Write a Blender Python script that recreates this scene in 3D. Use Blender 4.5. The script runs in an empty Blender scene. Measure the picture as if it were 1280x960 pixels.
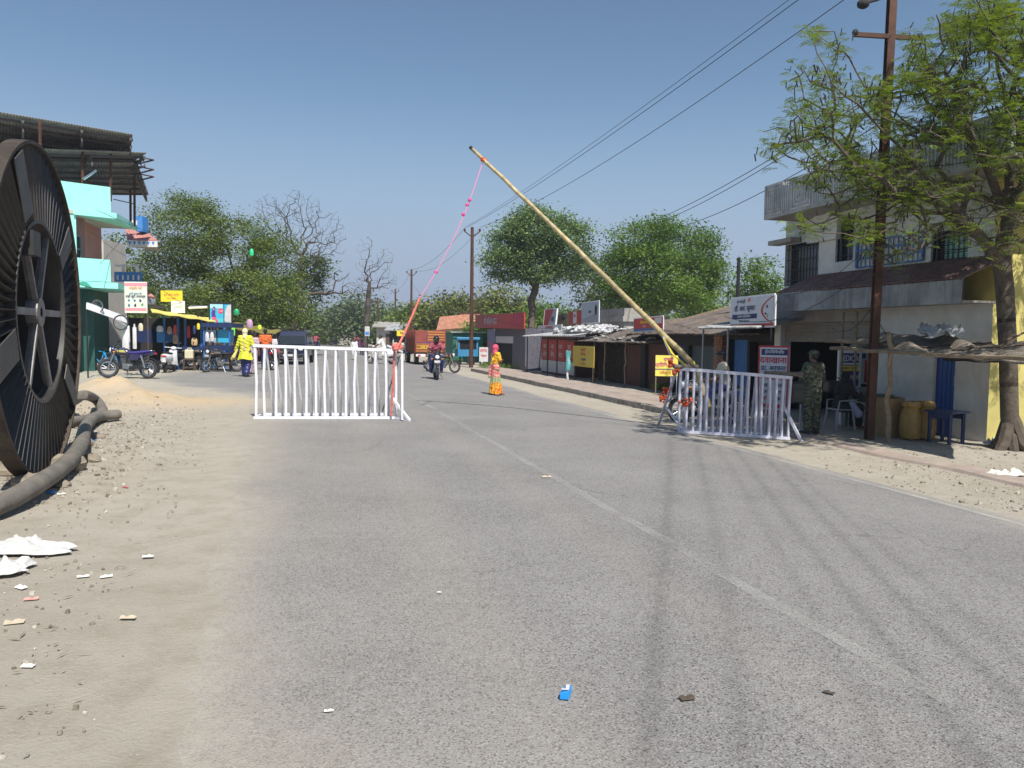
import bpy, math, random
import numpy as np
from mathutils import Vector, Matrix, Euler
R = math.radians
scene = bpy.context.scene
col = scene.collection
random.seed(7)

# ---------------------------------------------------------------- camera
CAM_H = 1.65
FOC = 960.0                       # pixels on the 1280 wide photograph
PITCH, ROLL = R(3.58), R(0.7)
cd = bpy.data.cameras.new('camera'); cam = bpy.data.objects.new('camera', cd); col.objects.link(cam)
cd.sensor_width = 36.0; cd.lens = FOC / 1280 * 36.0
cd.clip_start = 0.05; cd.clip_end = 3000
CM = (Matrix.Rotation(R(90) - PITCH, 3, 'X') @ Matrix.Rotation(ROLL, 3, 'Z'))
cam.matrix_world = Matrix.Translation((0, 0, CAM_H)) @ CM.to_4x4()
scene.camera = cam

# ---------------------------------------------------------------- light
SUN_AZ = Vector((0.38, -0.925)).normalized()     # horizontal direction towards the sun
SUN_EL = R(54)
w = bpy.data.worlds.new('World'); scene.world = w; w.use_nodes = True
nt = w.node_tree
bg = nt.nodes['Background']
sky = nt.nodes.new('ShaderNodeTexSky'); sky.sky_type = 'NISHITA'; sky.sun_disc = False
sky.sun_elevation = SUN_EL; sky.sun_rotation = math.atan2(SUN_AZ.x, SUN_AZ.y)
sky.altitude = 600; sky.air_density = 1.0; sky.dust_density = 0.5; sky.ozone_density = 3.5
# thick low haze band: the clear-sky colour gives way to a pale lilac-blue near the horizon
gx = nt.nodes.new('ShaderNodeTexCoord'); sx_ = nt.nodes.new('ShaderNodeSeparateXYZ'); nt.links.new(gx.outputs['Generated'], sx_.inputs[0])
mr_ = nt.nodes.new('ShaderNodeMapRange'); mr_.interpolation_type = 'SMOOTHSTEP'; mr_.inputs[1].default_value = 0.32; mr_.inputs[2].default_value = 0.03; nt.links.new(sx_.outputs[2], mr_.inputs[0])
sc0 = nt.nodes.new('ShaderNodeMix'); sc0.data_type = 'RGBA'; sc0.blend_type = 'MULTIPLY'; sc0.inputs[0].default_value = 1; sc0.inputs[7].default_value = (0.92, 0.92, 0.84, 1); nt.links.new(sky.outputs[0], sc0.inputs[6])
sc1 = nt.nodes.new('ShaderNodeMix'); sc1.data_type = 'RGBA'; sc1.inputs[7].default_value = (2.65, 3.25, 4.35, 1); nt.links.new(mr_.outputs[0], sc1.inputs[0]); nt.links.new(sc0.outputs[2], sc1.inputs[6])
nt.links.new(sc1.outputs[2], bg.inputs[0]); bg.inputs[1].default_value = 0.102
sd = bpy.data.lights.new('sun', 'SUN'); sd.energy = 4.8; sd.angle = R(0.55); sd.color = (1.0, 0.955, 0.88)
so = bpy.data.objects.new('sun', sd); col.objects.link(so)
sv = Vector((SUN_AZ.x * math.cos(SUN_EL), SUN_AZ.y * math.cos(SUN_EL), math.sin(SUN_EL)))
so.rotation_euler = sv.to_track_quat('Z', 'Y').to_euler(); so.location = sv * 60
scene.view_settings.view_transform = 'Standard'; scene.view_settings.look = 'None'
scene.view_settings.exposure = 0.42; scene.view_settings.gamma = 1.0
try:
    scene.view_settings.use_curve_mapping = False
except Exception: pass
scene.cycles.max_bounces = 6; scene.cycles.transparent_max_bounces = 12

SCR = bpy.data.scenes.new('scratch')
def evaluate(ob):
    SCR.collection.objects.link(ob); vl = SCR.view_layers[0]; vl.update(); dg = vl.depsgraph; dg.update()
    me = bpy.data.meshes.new_from_object(ob.evaluated_get(dg)); SCR.collection.objects.unlink(ob); return me
# ---------------------------------------------------------------- layout helpers
def offs(x, y): return x - (2.95 - 0.275 * y)
def sstep(a, b, x):
    t = min(1, max(0, (x - a) / (b - a))); return t * t * (3 - 2 * t)
def zg(x, y):
    return -0.27 * sstep(0.6, 6.6, offs(x, y))
def ray(px, py):
    return CM @ Vector(((px - 640) / FOC, -(py - 480) / FOC, -1.0))
def P(px, py, Y):
    d = ray(px, py); k = Y / d.y
    return Vector((d.x * k, Y, CAM_H + d.z * k))
def G(px, py, lift=0.0):
    d = ray(px, py); z = 0.0
    for _ in range(25):
        k = (z - CAM_H) / d.z; z0 = z
        z = zg(d.x * k, d.y * k)
        if abs(z - z0) < 1e-4: break
    return Vector((d.x * k, d.y * k, z + lift))
DV = Vector((-0.265, 0.964, 0)).normalized(); NV = Vector((DV.y, -DV.x, 0))
O0 = Vector((2.95, 0, 0)); RZ = math.atan2(DV.y, DV.x)
def W(s, t, z=0): return O0 + DV * s + NV * t + Vector((0, 0, z))     # road frame: s away, t to the right
def FP(px, py, t):
    d = ray(px, py); o = Vector((0, 0, CAM_H)) - O0
    k = (t - o.dot(NV)) / d.dot(NV)
    q = o + d * k
    return q.dot(DV), q.z
def ST(p):
    q = Vector(p) - O0; return q.dot(DV), q.dot(NV)

# ---------------------------------------------------------------- materials
MC = {}
def mat(name, color, rough=0.7, metal=0.0, var=0.0, vscale=6.0, bump=0.0, bscale=40.0, dirt=0.0, dirtcol=(0.22, 0.18, 0.13), spec=0.5, alpha=1.0, coat=0.0, emis=0):
    if name in MC: return MC[name]
    m = bpy.data.materials.new(name); m.use_nodes = True; MC[name] = m
    n = m.node_tree.nodes; l = m.node_tree.links; b = n['Principled BSDF']
    b.inputs['Roughness'].default_value = rough; b.inputs['Metallic'].default_value = metal
    b.inputs['Specular IOR Level'].default_value = spec
    if coat: b.inputs['Coat Weight'].default_value = coat; b.inputs['Coat Roughness'].default_value = 0.12
    c = (*color, 1)
    b.inputs['Base Color'].default_value = c
    tc = n.new('ShaderNodeTexCoord')
    last = None
    if var > 0:
        no = n.new('ShaderNodeTexNoise'); no.inputs['Scale'].default_value = vscale; no.inputs['Detail'].default_value = 6; no.inputs['Roughness'].default_value = 0.65
        l.new(tc.outputs['Object'], no.inputs['Vector'])
        mr = n.new('ShaderNodeMapRange'); mr.inputs[1].default_value = 0.3; mr.inputs[2].default_value = 0.7
        mr.inputs[3].default_value = 1 - var; mr.inputs[4].default_value = 1 + var * 0.6
        l.new(no.outputs[0], mr.inputs[0])
        mx = n.new('ShaderNodeMix'); mx.data_type = 'RGBA'; mx.blend_type = 'MULTIPLY'; mx.inputs[0].default_value = 1
        mx.inputs[6].default_value = c; l.new(mr.outputs[0], mx.inputs[7]); last = mx.outputs[2]
    if dirt > 0:
        no2 = n.new('ShaderNodeTexNoise'); no2.inputs['Scale'].default_value = vscale * 0.45; no2.inputs['Detail'].default_value = 9; no2.inputs['Roughness'].default_value = 0.7
        mp = n.new('ShaderNodeMapping'); mp.inputs['Location'].default_value = (3.1, 7.7, 1.3); mp.inputs['Scale'].default_value = (1, 1, 0.45)
        l.new(tc.outputs['Object'], mp.inputs[0]); l.new(mp.outputs[0], no2.inputs['Vector'])
        mr2 = n.new('ShaderNodeMapRange'); mr2.inputs[1].default_value = 0.48; mr2.inputs[2].default_value = 0.72; mr2.inputs[4].default_value = dirt
        l.new(no2.outputs[0], mr2.inputs[0])
        mx2 = n.new('ShaderNodeMix'); mx2.data_type = 'RGBA'
        l.new(mr2.outputs[0], mx2.inputs[0])
        if last: l.new(last, mx2.inputs[6])
        else: mx2.inputs[6].default_value = c
        mx2.inputs[7].default_value = (*dirtcol, 1); last = mx2.outputs[2]
    if last: l.new(last, b.inputs['Base Color'])
    if bump > 0:
        nb = n.new('ShaderNodeTexNoise'); nb.inputs['Scale'].default_value = bscale; nb.inputs['Detail'].default_value = 5
        l.new(tc.outputs['Object'], nb.inputs['Vector'])
        bp = n.new('ShaderNodeBump'); bp.inputs['Strength'].default_value = bump; bp.inputs['Distance'].default_value = 0.02
        l.new(nb.outputs[0], bp.inputs['Height']); l.new(bp.outputs[0], b.inputs['Normal'])
    if emis: b.inputs['Emission Color'].default_value = c; b.inputs['Emission Strength'].default_value = emis
    return m

def attr_mat(name, attr, c0, c1, rough=0.7, transl=0.0, extra=None):
    """leaf material: per-leaf tint attribute picks between two colours"""
    m = bpy.data.materials.new(name); m.use_nodes = True
    n = m.node_tree.nodes; l = m.node_tree.links; b = n['Principled BSDF']
    a = n.new('ShaderNodeAttribute'); a.attribute_name = attr
    mx = n.new('ShaderNodeMix'); mx.data_type = 'RGBA'; mx.inputs[6].default_value = (*c0, 1); mx.inputs[7].default_value = (*c1, 1)
    l.new(a.outputs['Fac'], mx.inputs[0]); l.new(mx.outputs[2], b.inputs['Base Color'])
    b.inputs['Roughness'].default_value = rough; b.inputs['Specular IOR Level'].default_value = 0.35
    if transl > 0:
        t = n.new('ShaderNodeBsdfTranslucent'); ms = n.new('ShaderNodeMixShader'); ms.inputs[0].default_value = transl
        hs = n.new('ShaderNodeHueSaturation'); hs.inputs['Value'].default_value = 1.5; hs.inputs['Hue'].default_value = 0.485
        l.new(mx.outputs[2], hs.inputs['Color']); l.new(hs.outputs[0], t.inputs[0])
        l.new(b.outputs[0], ms.inputs[1]); l.new(t.outputs[0], ms.inputs[2]); l.new(ms.outputs[0], n['Material Output'].inputs[0])
    return m

# ---------------------------------------------------------------- object helpers
def tag(o, label=None, cat=None, group=None, kind=None):
    if label: o['label'] = label
    if cat: o['category'] = cat
    if group: o['group'] = group
    if kind: o['kind'] = kind
    return o
def thing(name, label, cat, loc=(0, 0, 0), rz=0.0, group=None):
    o = bpy.data.objects.new(name, None); col.objects.link(o); o.empty_display_size = 0.2
    o.location = loc; o.rotation_euler = (0, 0, rz); tag(o, label, cat, group); return o
def copy_tree(o, parent=None):
    c = o.copy(); col.objects.link(c); c.parent = parent
    for ch in list(o.children): copy_tree(ch, c)
    return c
def again(root, loc, rz, label, group=None, scale=None):
    c = copy_tree(root); c.location = loc; c.rotation_euler = (0, 0, rz); c['label'] = label
    if group: c['group'] = group
    if scale: c.scale = (scale,) * 3
    return c
def recolor(root, old, new):
    for ch in root.children:
        if ch.type == 'MESH' and ch.data.materials and ch.data.materials[0] and ch.data.materials[0].name == old.name:
            ch.data = ch.data.copy(); ch.data.materials[0] = new
        recolor(ch, old, new)

class MB:
    def __init__(s, M=None):
        s.v = []; s.f = []; s.mi = []; s.m = 0; s.M = M
    def add(s, vs, fs):
        b = len(s.v)
        if s.M is not None: vs = [s.M @ Vector(v) for v in vs]
        s.v.extend(tuple(v) for v in vs); s.f.extend(tuple(i + b for i in f) for f in fs); s.mi.extend([s.m] * len(fs)); return s
    def box(s, c, size, rot=None):
        x, y, z = (a / 2 for a in size)
        vs = [Vector((i * x, j * y, k * z)) for i in (-1, 1) for j in (-1, 1) for k in (-1, 1)]
        if rot is not None:
            E = Euler(rot).to_matrix() if not isinstance(rot, Matrix) else rot
            vs = [E @ v for v in vs]
        c = Vector(c)
        return s.add([v + c for v in vs], [(0, 1, 3, 2), (4, 6, 7, 5), (0, 4, 5, 1), (2, 3, 7, 6), (0, 2, 6, 4), (1, 5, 7, 3)])
    def box2(s, a, b):
        return s.box([(a[i] + b[i]) / 2 for i in range(3)], [abs(b[i] - a[i]) for i in range(3)])
    def bar(s, p, q, w, h=None):
        """square section bar"""
        h = h or w; p = Vector(p); q = Vector(q); d = q - p
        E = d.to_track_quat('Z', 'Y').to_matrix()
        return s.box((p + q) / 2, (w, h, d.length), E)
    def tube(s, pts, rad, seg=8, cap=True):
        pts = [Vector(p) for p in pts]
        if not hasattr(rad, '__len__'): rad = [rad] * len(pts)
        n = len(pts); vs = []; up = None
        for i, p in enumerate(pts):
            a = pts[max(0, i - 1)]; b = pts[min(n - 1, i + 1)]; t = (b - a)
            if t.length < 1e-9: t = Vector((0, 0, 1))
            t.normalize()
            if up is None:
                up = Vector((0, 0, 1)) if abs(t.z) < 0.9 else Vector((1, 0, 0))
            u = up - t * up.dot(t)
            if u.length < 1e-4: u = t.orthogonal()
            u.normalize(); up = u; v = t.cross(u)
            for k in range(seg):
                a_ = 2 * math.pi * k / seg
                vs.append(p + (u * math.cos(a_) + v * math.sin(a_)) * rad[i])
        fs = []
        for i in range(n - 1):
            for k in range(seg):
                k2 = (k + 1) % seg
                fs.append((i * seg + k, i * seg + k2, (i + 1) * seg + k2, (i + 1) * seg + k))
        if cap:
            fs.append(tuple(range(seg))[::-1]); fs.append(tuple((n - 1) * seg + k for k in range(seg)))
        return s.add(vs, fs)
    def ball(s, c, r, seg=12, ring=8, E=None):
        if not hasattr(r, '__len__'): r = (r, r, r)
        c = Vector(c); vs = []; fs = []
        for i in range(ring + 1):
            th = math.pi * i / ring
            for k in range(seg):
                a = 2 * math.pi * k / seg
                v = Vector((r[0] * math.sin(th) * math.cos(a), r[1] * math.sin(th) * math.sin(a), r[2] * math.cos(th)))
                if E is not None: v = E @ v
                vs.append(c + v)
        for i in range(ring):
            for k in range(seg):
                k2 = (k + 1) % seg
                q = (i * seg + k, (i + 1) * seg + k, (i + 1) * seg + k2, i * seg + k2)
                if i == 0: q = (q[0], q[1], q[2])
                elif i == ring - 1: q = (q[0], q[1], q[3])
                fs.append(q)
        return s.add(vs, fs)
    def lathe(s, prof, c=(0, 0, 0), axis='Z', seg=24, cap=True):
        vs = []; fs = []; c = Vector(c); n = len(prof)
        for r, h in prof:
            for k in range(seg):
                a = 2 * math.pi * k / seg; x = r * math.cos(a); y = r * math.sin(a)
                v = (x, y, h) if axis == 'Z' else ((h, x, y) if axis == 'X' else (y, h, x))
                vs.append(c + Vector(v))
        for i in range(n - 1):
            for k in range(seg):
                k2 = (k + 1) % seg; fs.append((i * seg + k, i * seg + k2, (i + 1) * seg + k2, (i + 1) * seg + k))
        if cap:
            fs.append(tuple(range(seg))[::-1]); fs.append(tuple((n - 1) * seg + k for k in range(seg)))
        return s.add(vs, fs)
    def torus(s, c, Rr, r, axis='Y', seg=28, sub=8, arc=(0, 2 * math.pi), rz=None):
        c = Vector(c); full = abs(arc[1] - arc[0] - 2 * math.pi) < 1e-6; vs = []; fs = []
        n = seg if full else seg + 1; rz = rz or r
        for i in range(n):
            a = arc[0] + (arc[1] - arc[0]) * i / seg
            for k in range(sub):
                b = 2 * math.pi * k / sub; q = Rr + r * math.cos(b); h = rz * math.sin(b)
                x, y = q * math.cos(a), q * math.sin(a)
                v = {'Z': (x, y, h), 'Y': (x, h, y), 'X': (h, x, y)}[axis]
                vs.append(c + Vector(v))
        for i in range(seg):
            i2 = (i + 1) % n
            for k in range(sub):
                k2 = (k + 1) % sub; fs.append((i * sub + k, i * sub + k2, i2 * sub + k2, i2 * sub + k))
        return s.add(vs, fs)
    def prism(s, poly, axis, a, b):
        """polygon in the plane normal to axis, extruded a..b.  axis X: poly=(y,z), Y: (x,z), Z: (x,y)"""
        def V3(p, h): return {'X': (h, p[0], p[1]), 'Y': (p[0], h, p[1]), 'Z': (p[0], p[1], h)}[axis]
        n = len(poly); vs = [V3(p, a) for p in poly] + [V3(p, b) for p in poly]
        fs = [tuple(range(n))[::-1], tuple(range(n, 2 * n))] + [(i, (i + 1) % n, n + (i + 1) % n, n + i) for i in range(n)]
        return s.add(vs, fs)
    def sheet(s, fn, nu, nv, thick=0.0):
        """grid surface fn(u,v)->point; thick gives it real thickness"""
        g = [[Vector(fn(i / nu, j / nv)) for j in range(nv + 1)] for i in range(nu + 1)]
        vs = [p for r_ in g for p in r_]; W_ = nv + 1
        fs = [(i * W_ + j, (i + 1) * W_ + j, (i + 1) * W_ + j + 1, i * W_ + j + 1) for i in range(nu) for j in range(nv)]
        if thick:
            nrm = [Vector((0, 0, 0)) for _ in vs]
            for f in fs:
                nn = (vs[f[1]] - vs[f[0]]).cross(vs[f[3]] - vs[f[0]])
                for i in f: nrm[i] += nn
            k = len(vs)
            vs = vs + [v - (nrm[i].normalized() if nrm[i].length > 0 else Vector((0, 0, 1))) * thick for i, v in enumerate(vs)]
            top = list(fs)
            fs = fs + [tuple(i + k for i in f)[::-1] for f in top]
            for i in range(nu):
                for (a, b) in ((i * W_, (i + 1) * W_), ((i + 1) * W_ + nv, i * W_ + nv)): fs.append((b, a, a + k, b + k))
            for j in range(nv):
                for (a, b) in ((j + 1, j), (nu * W_ + j, nu * W_ + j + 1)): fs.append((b, a, a + k, b + k))
        return s.add(vs, fs)
    def build(s, name, mats, parent=None, smooth=False, bevel=0.0):
        me = bpy.data.meshes.new(name); me.from_pydata(s.v, [], s.f)
        if not isinstance(mats, (list, tuple)): mats = [mats]
        for m in mats: me.materials.append(m)
        if len(mats) > 1: me.polygons.foreach_set('material_index', s.mi)
        if smooth: me.polygons.foreach_set('use_smooth', [True] * len(s.f))
        me.update(); me.validate()
        o = bpy.data.objects.new(name, me); col.objects.link(o)
        if parent is not None: o.parent = parent
        if bevel:
            md = o.modifiers.new('bevel', 'BEVEL'); md.width = bevel; md.segments = 2; md.limit_method = 'ANGLE'
        if smooth:
            try:
                me.set_sharp_from_angle(angle=R(42))
            except Exception: pass
        return o

def np_mesh(name, V, F, mats, parent=None, attrs=None, mi=None, smooth=False):
    """fast mesh from arrays, F = (n,3) or (n,4)"""
    me = bpy.data.meshes.new(name); nV = len(V); nF, k = F.shape
    me.vertices.add(nV); me.vertices.foreach_set('co', np.asarray(V, dtype=np.float32).ravel())
    me.loops.add(nF * k); me.loops.foreach_set('vertex_index', F.astype(np.int32).ravel())
    me.polygons.add(nF); me.polygons.foreach_set('loop_start', np.arange(0, nF * k, k, dtype=np.int32))
    if mi is not None: me.polygons.foreach_set('material_index', np.asarray(mi, dtype=np.int32))
    me.polygons.foreach_set('use_smooth', np.full(nF, smooth))
    for m in (mats if isinstance(mats, (list, tuple)) else [mats]): me.materials.append(m)
    me.update(calc_edges=True)
    if attrs:
        for an, dom, arr in attrs:
            a = me.attributes.new(an, 'FLOAT', dom); a.data.foreach_set('value', np.asarray(arr, dtype=np.float32))
    me.validate()
    o = bpy.data.objects.new(name, me); col.objects.link(o)
    if parent is not None: o.parent = parent
    return o

def text_geo(mb, s, size, origin, xdir, updir, depth=0.004, align='CENTER', sx=1.0, bold=0.0):
    """lettering as real mesh, added to builder mb"""
    cu = bpy.data.curves.new('txt', 'FONT'); cu.body = s; cu.size = size; cu.align_x = align; cu.align_y = 'CENTER'
    cu.extrude = depth / 2; cu.offset = bold; cu.resolution_u = 2
    ob = bpy.data.objects.new('txt', cu); me = evaluate(ob)
    X = Vector(xdir).normalized(); U = Vector(updir).normalized(); N = X.cross(U)
    vs = [Vector(origin) + X * v.co.x * sx + U * v.co.y + N * v.co.z for v in me.vertices]
    fs = [tuple(p.vertices) for p in me.polygons]
    if vs: mb.add(vs, fs)
    bpy.data.meshes.remove(me); bpy.data.objects.remove(ob); bpy.data.curves.remove(cu)
# ================================================================ materials used widely
M_WHITE = mat('white_paint', (0.78, 0.78, 0.8), 0.45, var=0.12, vscale=9, dirt=0.35, dirtcol=(0.35, 0.33, 0.3))
M_BLACK = mat('black_plastic', (0.018, 0.018, 0.02), 0.45)
M_RUBBER = mat('rubber', (0.03, 0.029, 0.028), 0.85, var=0.3, vscale=20, dirt=0.4, dirtcol=(0.16, 0.14, 0.11))
M_CHROME = mat('chrome', (0.62, 0.62, 0.64), 0.22, 1.0)
M_STEEL = mat('dull_steel', (0.3, 0.3, 0.31), 0.45, 0.8, var=0.2, vscale=15)
M_RUST = mat('rusty_iron', (0.085, 0.04, 0.026), 0.8, 0.2, var=0.4, vscale=5, dirt=0.5, dirtcol=(0.16, 0.07, 0.035))
M_WOOD = mat('weathered_wood', (0.24, 0.18, 0.12), 0.85, var=0.4, vscale=8, bump=0.4)
M_DKWOOD = mat('dark_wood', (0.09, 0.065, 0.045), 0.85, var=0.4, vscale=8, bump=0.3)
M_CONC = mat('old_concrete', (0.33, 0.31, 0.28), 0.9, var=0.25, vscale=2, dirt=0.6, dirtcol=(0.12, 0.11, 0.1), bump=0.3)
M_RED = mat('red_sign', (0.5, 0.035, 0.035), 0.5, var=0.15, vscale=4, dirt=0.15)
M_YEL = mat('yellow_sign', (0.85, 0.66, 0.05), 0.5, var=0.12, vscale=5)
M_BLUE = mat('blue_paint', (0.03, 0.15, 0.42), 0.5, var=0.2, vscale=5, dirt=0.2)
M_DKBLUE = mat('dark_blue', (0.015, 0.03, 0.1), 0.5, var=0.2, vscale=5)
M_INK = mat('ink_navy', (0.02, 0.025, 0.12), 0.5)
M_INKR = mat('ink_red', (0.55, 0.03, 0.04), 0.5)
M_GLASS = mat('dark_glass', (0.02, 0.025, 0.03), 0.08, spec=0.8)
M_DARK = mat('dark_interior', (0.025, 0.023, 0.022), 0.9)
M_ROPEP = mat('pink_rope', (0.75, 0.12, 0.2), 0.7)

# ================================================================ ground
def px_line(pts): return [G(*p) for p in pts]
rng = np.random.default_rng(3)
def vnoise(x, y, seed=0):
    xi = np.floor(x).astype(np.int64); yi = np.floor(y).astype(np.int64); xf = x - xi; yf = y - yi
    def h(a, b):
        n = (a * 374761393 + b * 668265263 + seed * 69069) & 0xffffffff
        n = ((n ^ (n >> 13)) * 1274126177) & 0xffffffff
        return ((n ^ (n >> 16)) & 0xffff) / 65535.0
    u = xf * xf * (3 - 2 * xf); v = yf * yf * (3 - 2 * yf)
    return (h(xi, yi) * (1 - u) + h(xi + 1, yi) * u) * (1 - v) + (h(xi, yi + 1) * (1 - u) + h(xi + 1, yi + 1) * u) * v
def fbm(x, y, o=4, seed=0):
    t = 0; a = 0.5
    for i in range(o): t = t + a * vnoise(x * 2 ** i, y * 2 ** i, seed + i); a *= 0.5
    return t
def ss(a, b, x): t = np.clip((x - a) / (b - a), 0, 1); return t * t * (3 - 2 * t)

def left_edge(Y):        # lateral position of the ragged left asphalt edge
    base = -3.95 - 0.05 * np.clip(Y, 0, 14) + 0.55 * (fbm(Y * 0.6, Y * 0 + 3.3, 5, 5) - 0.45)
    far = -9.0
    k = ss(18.0, 27.0, Y)
    return base * (1 - k) + far * k
mounds = [(G(188, 506), 1.5, 0.34), (G(138, 492), 1.2, 0.42), (G(245, 502), 1.4, 0.18), (G(60, 600), 1.6, 0.12), (G(150, 560), 1.3, 0.08), (G(215, 540), 0.9, 0.06)]
def ground_h(X, Y):
    off = X - (2.95 - 0.275 * Y)
    z = -0.27 * ss(0.6, 6.6, off)
    wl = ss(0.15, 3.2, left_edge(Y) - off) * (1 - ss(27, 31, Y))
    wr = ss(4.9, 5.7, off) * (1 - ss(6.2, 6.5, off)) + ss(8.2, 9.0, off)
    n1 = fbm(X * 1.1, Y * 1.1, 5, 11) - 0.48; n2 = fbm(X * 6, Y * 6, 3, 31) - 0.45
    z = z + wl * (0.11 * n1 + 0.03 * n2) + (1 - wl) * ss(-1.5, 0.0, left_edge(Y) - off) * (n2 * 0.022 + n1 * 0.02) + wr * 0.05 * (n1 + n2 * 0.6)
    for c, r, h in mounds:
        d2 = ((X - c.x) ** 2 + (Y - c.y) ** 2) / (r * r)
        z = z + h * np.exp(-d2 * 1.6) * (0.75 + 0.9 * (fbm(X * 3, Y * 3, 4, 7) - 0.2)) * np.clip(wl * 1.4, 0, 1)
    return z
def gh(x, y): return float(ground_h(np.array([x]), np.array([y]))[0])

xs = np.unique(np.concatenate([np.linspace(-600, -40, 15), np.linspace(-40, -16, 30), np.arange(-16, 12, 0.11), np.linspace(12, 40, 30), np.linspace(40, 600, 15)]))
ys = np.unique(np.concatenate([np.linspace(-60, -3, 12), np.arange(-3, 12, 0.10), np.arange(12, 26, 0.16), np.linspace(26, 60, 60), np.linspace(60, 900, 40)]))
XX, YY = np.meshgrid(xs, ys); ZZ = ground_h(XX, YY)
V = np.stack([XX, YY, ZZ - 0.005], -1).reshape(-1, 3); nx = len(xs); ny = len(ys)
ii, jj = np.meshgrid(np.arange(nx - 1), np.arange(ny - 1)); a = (jj * nx + ii).ravel()
F = np.stack([a, a + 1, a + 1 + nx, a + nx], -1)

m = bpy.data.materials.new('dirt'); m.use_nodes = True; n = m.node_tree.nodes; l = m.node_tree.links; b = n['Principled BSDF']
def NZ(n, l, vec, scale, det=5, rough=0.6, typ='N'):
    t = n.new('ShaderNodeTexNoise' if typ == 'N' else 'ShaderNodeTexVoronoi'); t.inputs['Scale'].default_value = scale
    if typ == 'N': t.inputs['Detail'].default_value = det; t.inputs['Roughness'].default_value = rough
    l.new(vec, t.inputs['Vector']); return t
def MR(n, l, src, a, b_, c=0.0, d=1.0):
    t = n.new('ShaderNodeMapRange'); t.inputs[1].default_value = a; t.inputs[2].default_value = b_; t.inputs[3].default_value = c; t.inputs[4].default_value = d
    l.new(src, t.inputs[0]); return t.outputs[0]
def MIX(n, l, fac, A, B, mode='MIX'):
    t = n.new('ShaderNodeMix'); t.data_type = 'RGBA'; t.blend_type = mode
    for s_, v_ in ((0, fac), (6, A), (7, B)):
        if isinstance(v_, (int, float)): t.inputs[s_].default_value = v_
        elif isinstance(v_, tuple): t.inputs[s_].default_value = (*v_, 1)
        else: l.new(v_, t.inputs[s_])
    return t.outputs[2]
def MUL(n, l, a_, b_, op='MULTIPLY'):
    t = n.new('ShaderNodeMath'); t.operation = op; t.use_clamp = False
    for s_, v_ in ((0, a_), (1, b_)):
        if isinstance(v_, (int, float)): t.inputs[s_].default_value = v_
        else: l.new(v_, t.inputs[s_])
    return t.outputs[0]
def dirt_chain(n, l, tc):
    big = NZ(n, l, tc, 0.35, 6).outputs[0]; mid = NZ(n, l, tc, 3.0, 8, 0.7).outputs[0]; fin = NZ(n, l, tc, 45, 6, 0.75).outputs[0]
    vor = NZ(n, l, tc, 26, typ='V')
    c = MIX(n, l, MR(n, l, big, 0.35, 0.65), (0.355, 0.317, 0.26), (0.41, 0.37, 0.31))
    c = MIX(n, l, MR(n, l, mid, 0.45, 0.7), c, (0.315, 0.28, 0.222))
    c = MIX(n, l, MUL(n, l, MR(n, l, fin, 0.58, 0.78), 0.4), c, (0.2, 0.172, 0.135))
    c = MIX(n, l, MUL(n, l, MR(n, l, vor.outputs['Distance'], 0.16, 0.05), MR(n, l, mid, 0.42, 0.62)), c, (0.5, 0.465, 0.41))
    return c, mid, fin
tc = n.new('ShaderNodeTexCoord').outputs['Object']
c, mid, fin = dirt_chain(n, l, tc)
sandA = n.new('ShaderNodeAttribute'); sandA.attribute_name = 'sand'
c = MIX(n, l, MUL(n, l, sandA.outputs['Fac'], MR(n, l, mid, 0.3, 0.55, 0.5, 1.0)), c, (0.50, 0.38, 0.24))
l.new(c, b.inputs['Base Color']); b.inputs['Roughness'].default_value = 0.95; b.inputs['Specular IOR Level'].default_value = 0.2
bp = n.new('ShaderNodeBump'); bp.inputs['Strength'].default_value = 0.7; bp.inputs['Distance'].default_value = 0.025
l.new(MUL(n, l, MUL(n, l, mid, 1.2), fin, 'ADD'), bp.inputs['Height']); l.new(bp.outputs[0], b.inputs['Normal'])
M_DIRT = m
sand = np.zeros(len(V))
for cc, r_, h_ in mounds[:3]:
    sand = np.maximum(sand, np.exp(-(((V[:, 0] - cc.x) ** 2 + (V[:, 1] - cc.y) ** 2) / (r_ * r_)) * 1.1))
g = np_mesh('ground', V, F, M_DIRT, smooth=True, attrs=[('sand', 'POINT', sand)]); g['kind'] = 'structure'

# ---- road
def seg_dist(px_, py_, poly):
    d = np.full(px_.shape, 1e9)
    for (ax, ay), (bx, by) in zip(poly[:-1], poly[1:]):
        vx, vy = bx - ax, by - ay; L2 = vx * vx + vy * vy
        t = np.clip(((px_ - ax) * vx + (py_ - ay) * vy) / L2, 0, 1)
        d = np.minimum(d, np.hypot(px_ - ax - t * vx, py_ - ay - t * vy))
    return d
yr = [-5.0]
while yr[-1] < 700: yr.append(yr[-1] + max(0.07, 0.011 * abs(yr[-1])))
yr = np.array(yr); orow = np.concatenate([np.arange(-10, -5, 0.2), np.arange(-5, 5.4, 0.07)])
OO, YR = np.meshgrid(orow, yr)
XR = OO + 2.95 - 0.275 * YR; ZR = -0.27 * ss(0.6, 6.6, OO)
V = np.stack([XR, YR, ZR], -1).reshape(-1, 3); nx = len(orow); ny = len(yr)
ii, jj = np.meshgrid(np.arange(nx - 1), np.arange(ny - 1)); a = (jj * nx + ii).ravel()
F = np.stack([a, a + 1, a + 1 + nx, a + nx], -1)
LE = left_edge(YR); RE = 4.75 + 0.35 * (fbm(YR * 0.8, YR * 0 + 9.1, 4, 2) - 0.5)
keepv = ((OO > LE) & (OO < RE)).ravel(); F = F[keepv[F].any(1)]
x_, y_ = V[:, 0], V[:, 1]; o_ = OO.ravel(); le = LE.ravel()
V[:, 2] -= 0.035 * (1 - ss(0.0, 0.8, o_ - le)) + 0.05 * ss(-0.2, 0.05, o_ - RE.ravel())
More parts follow.
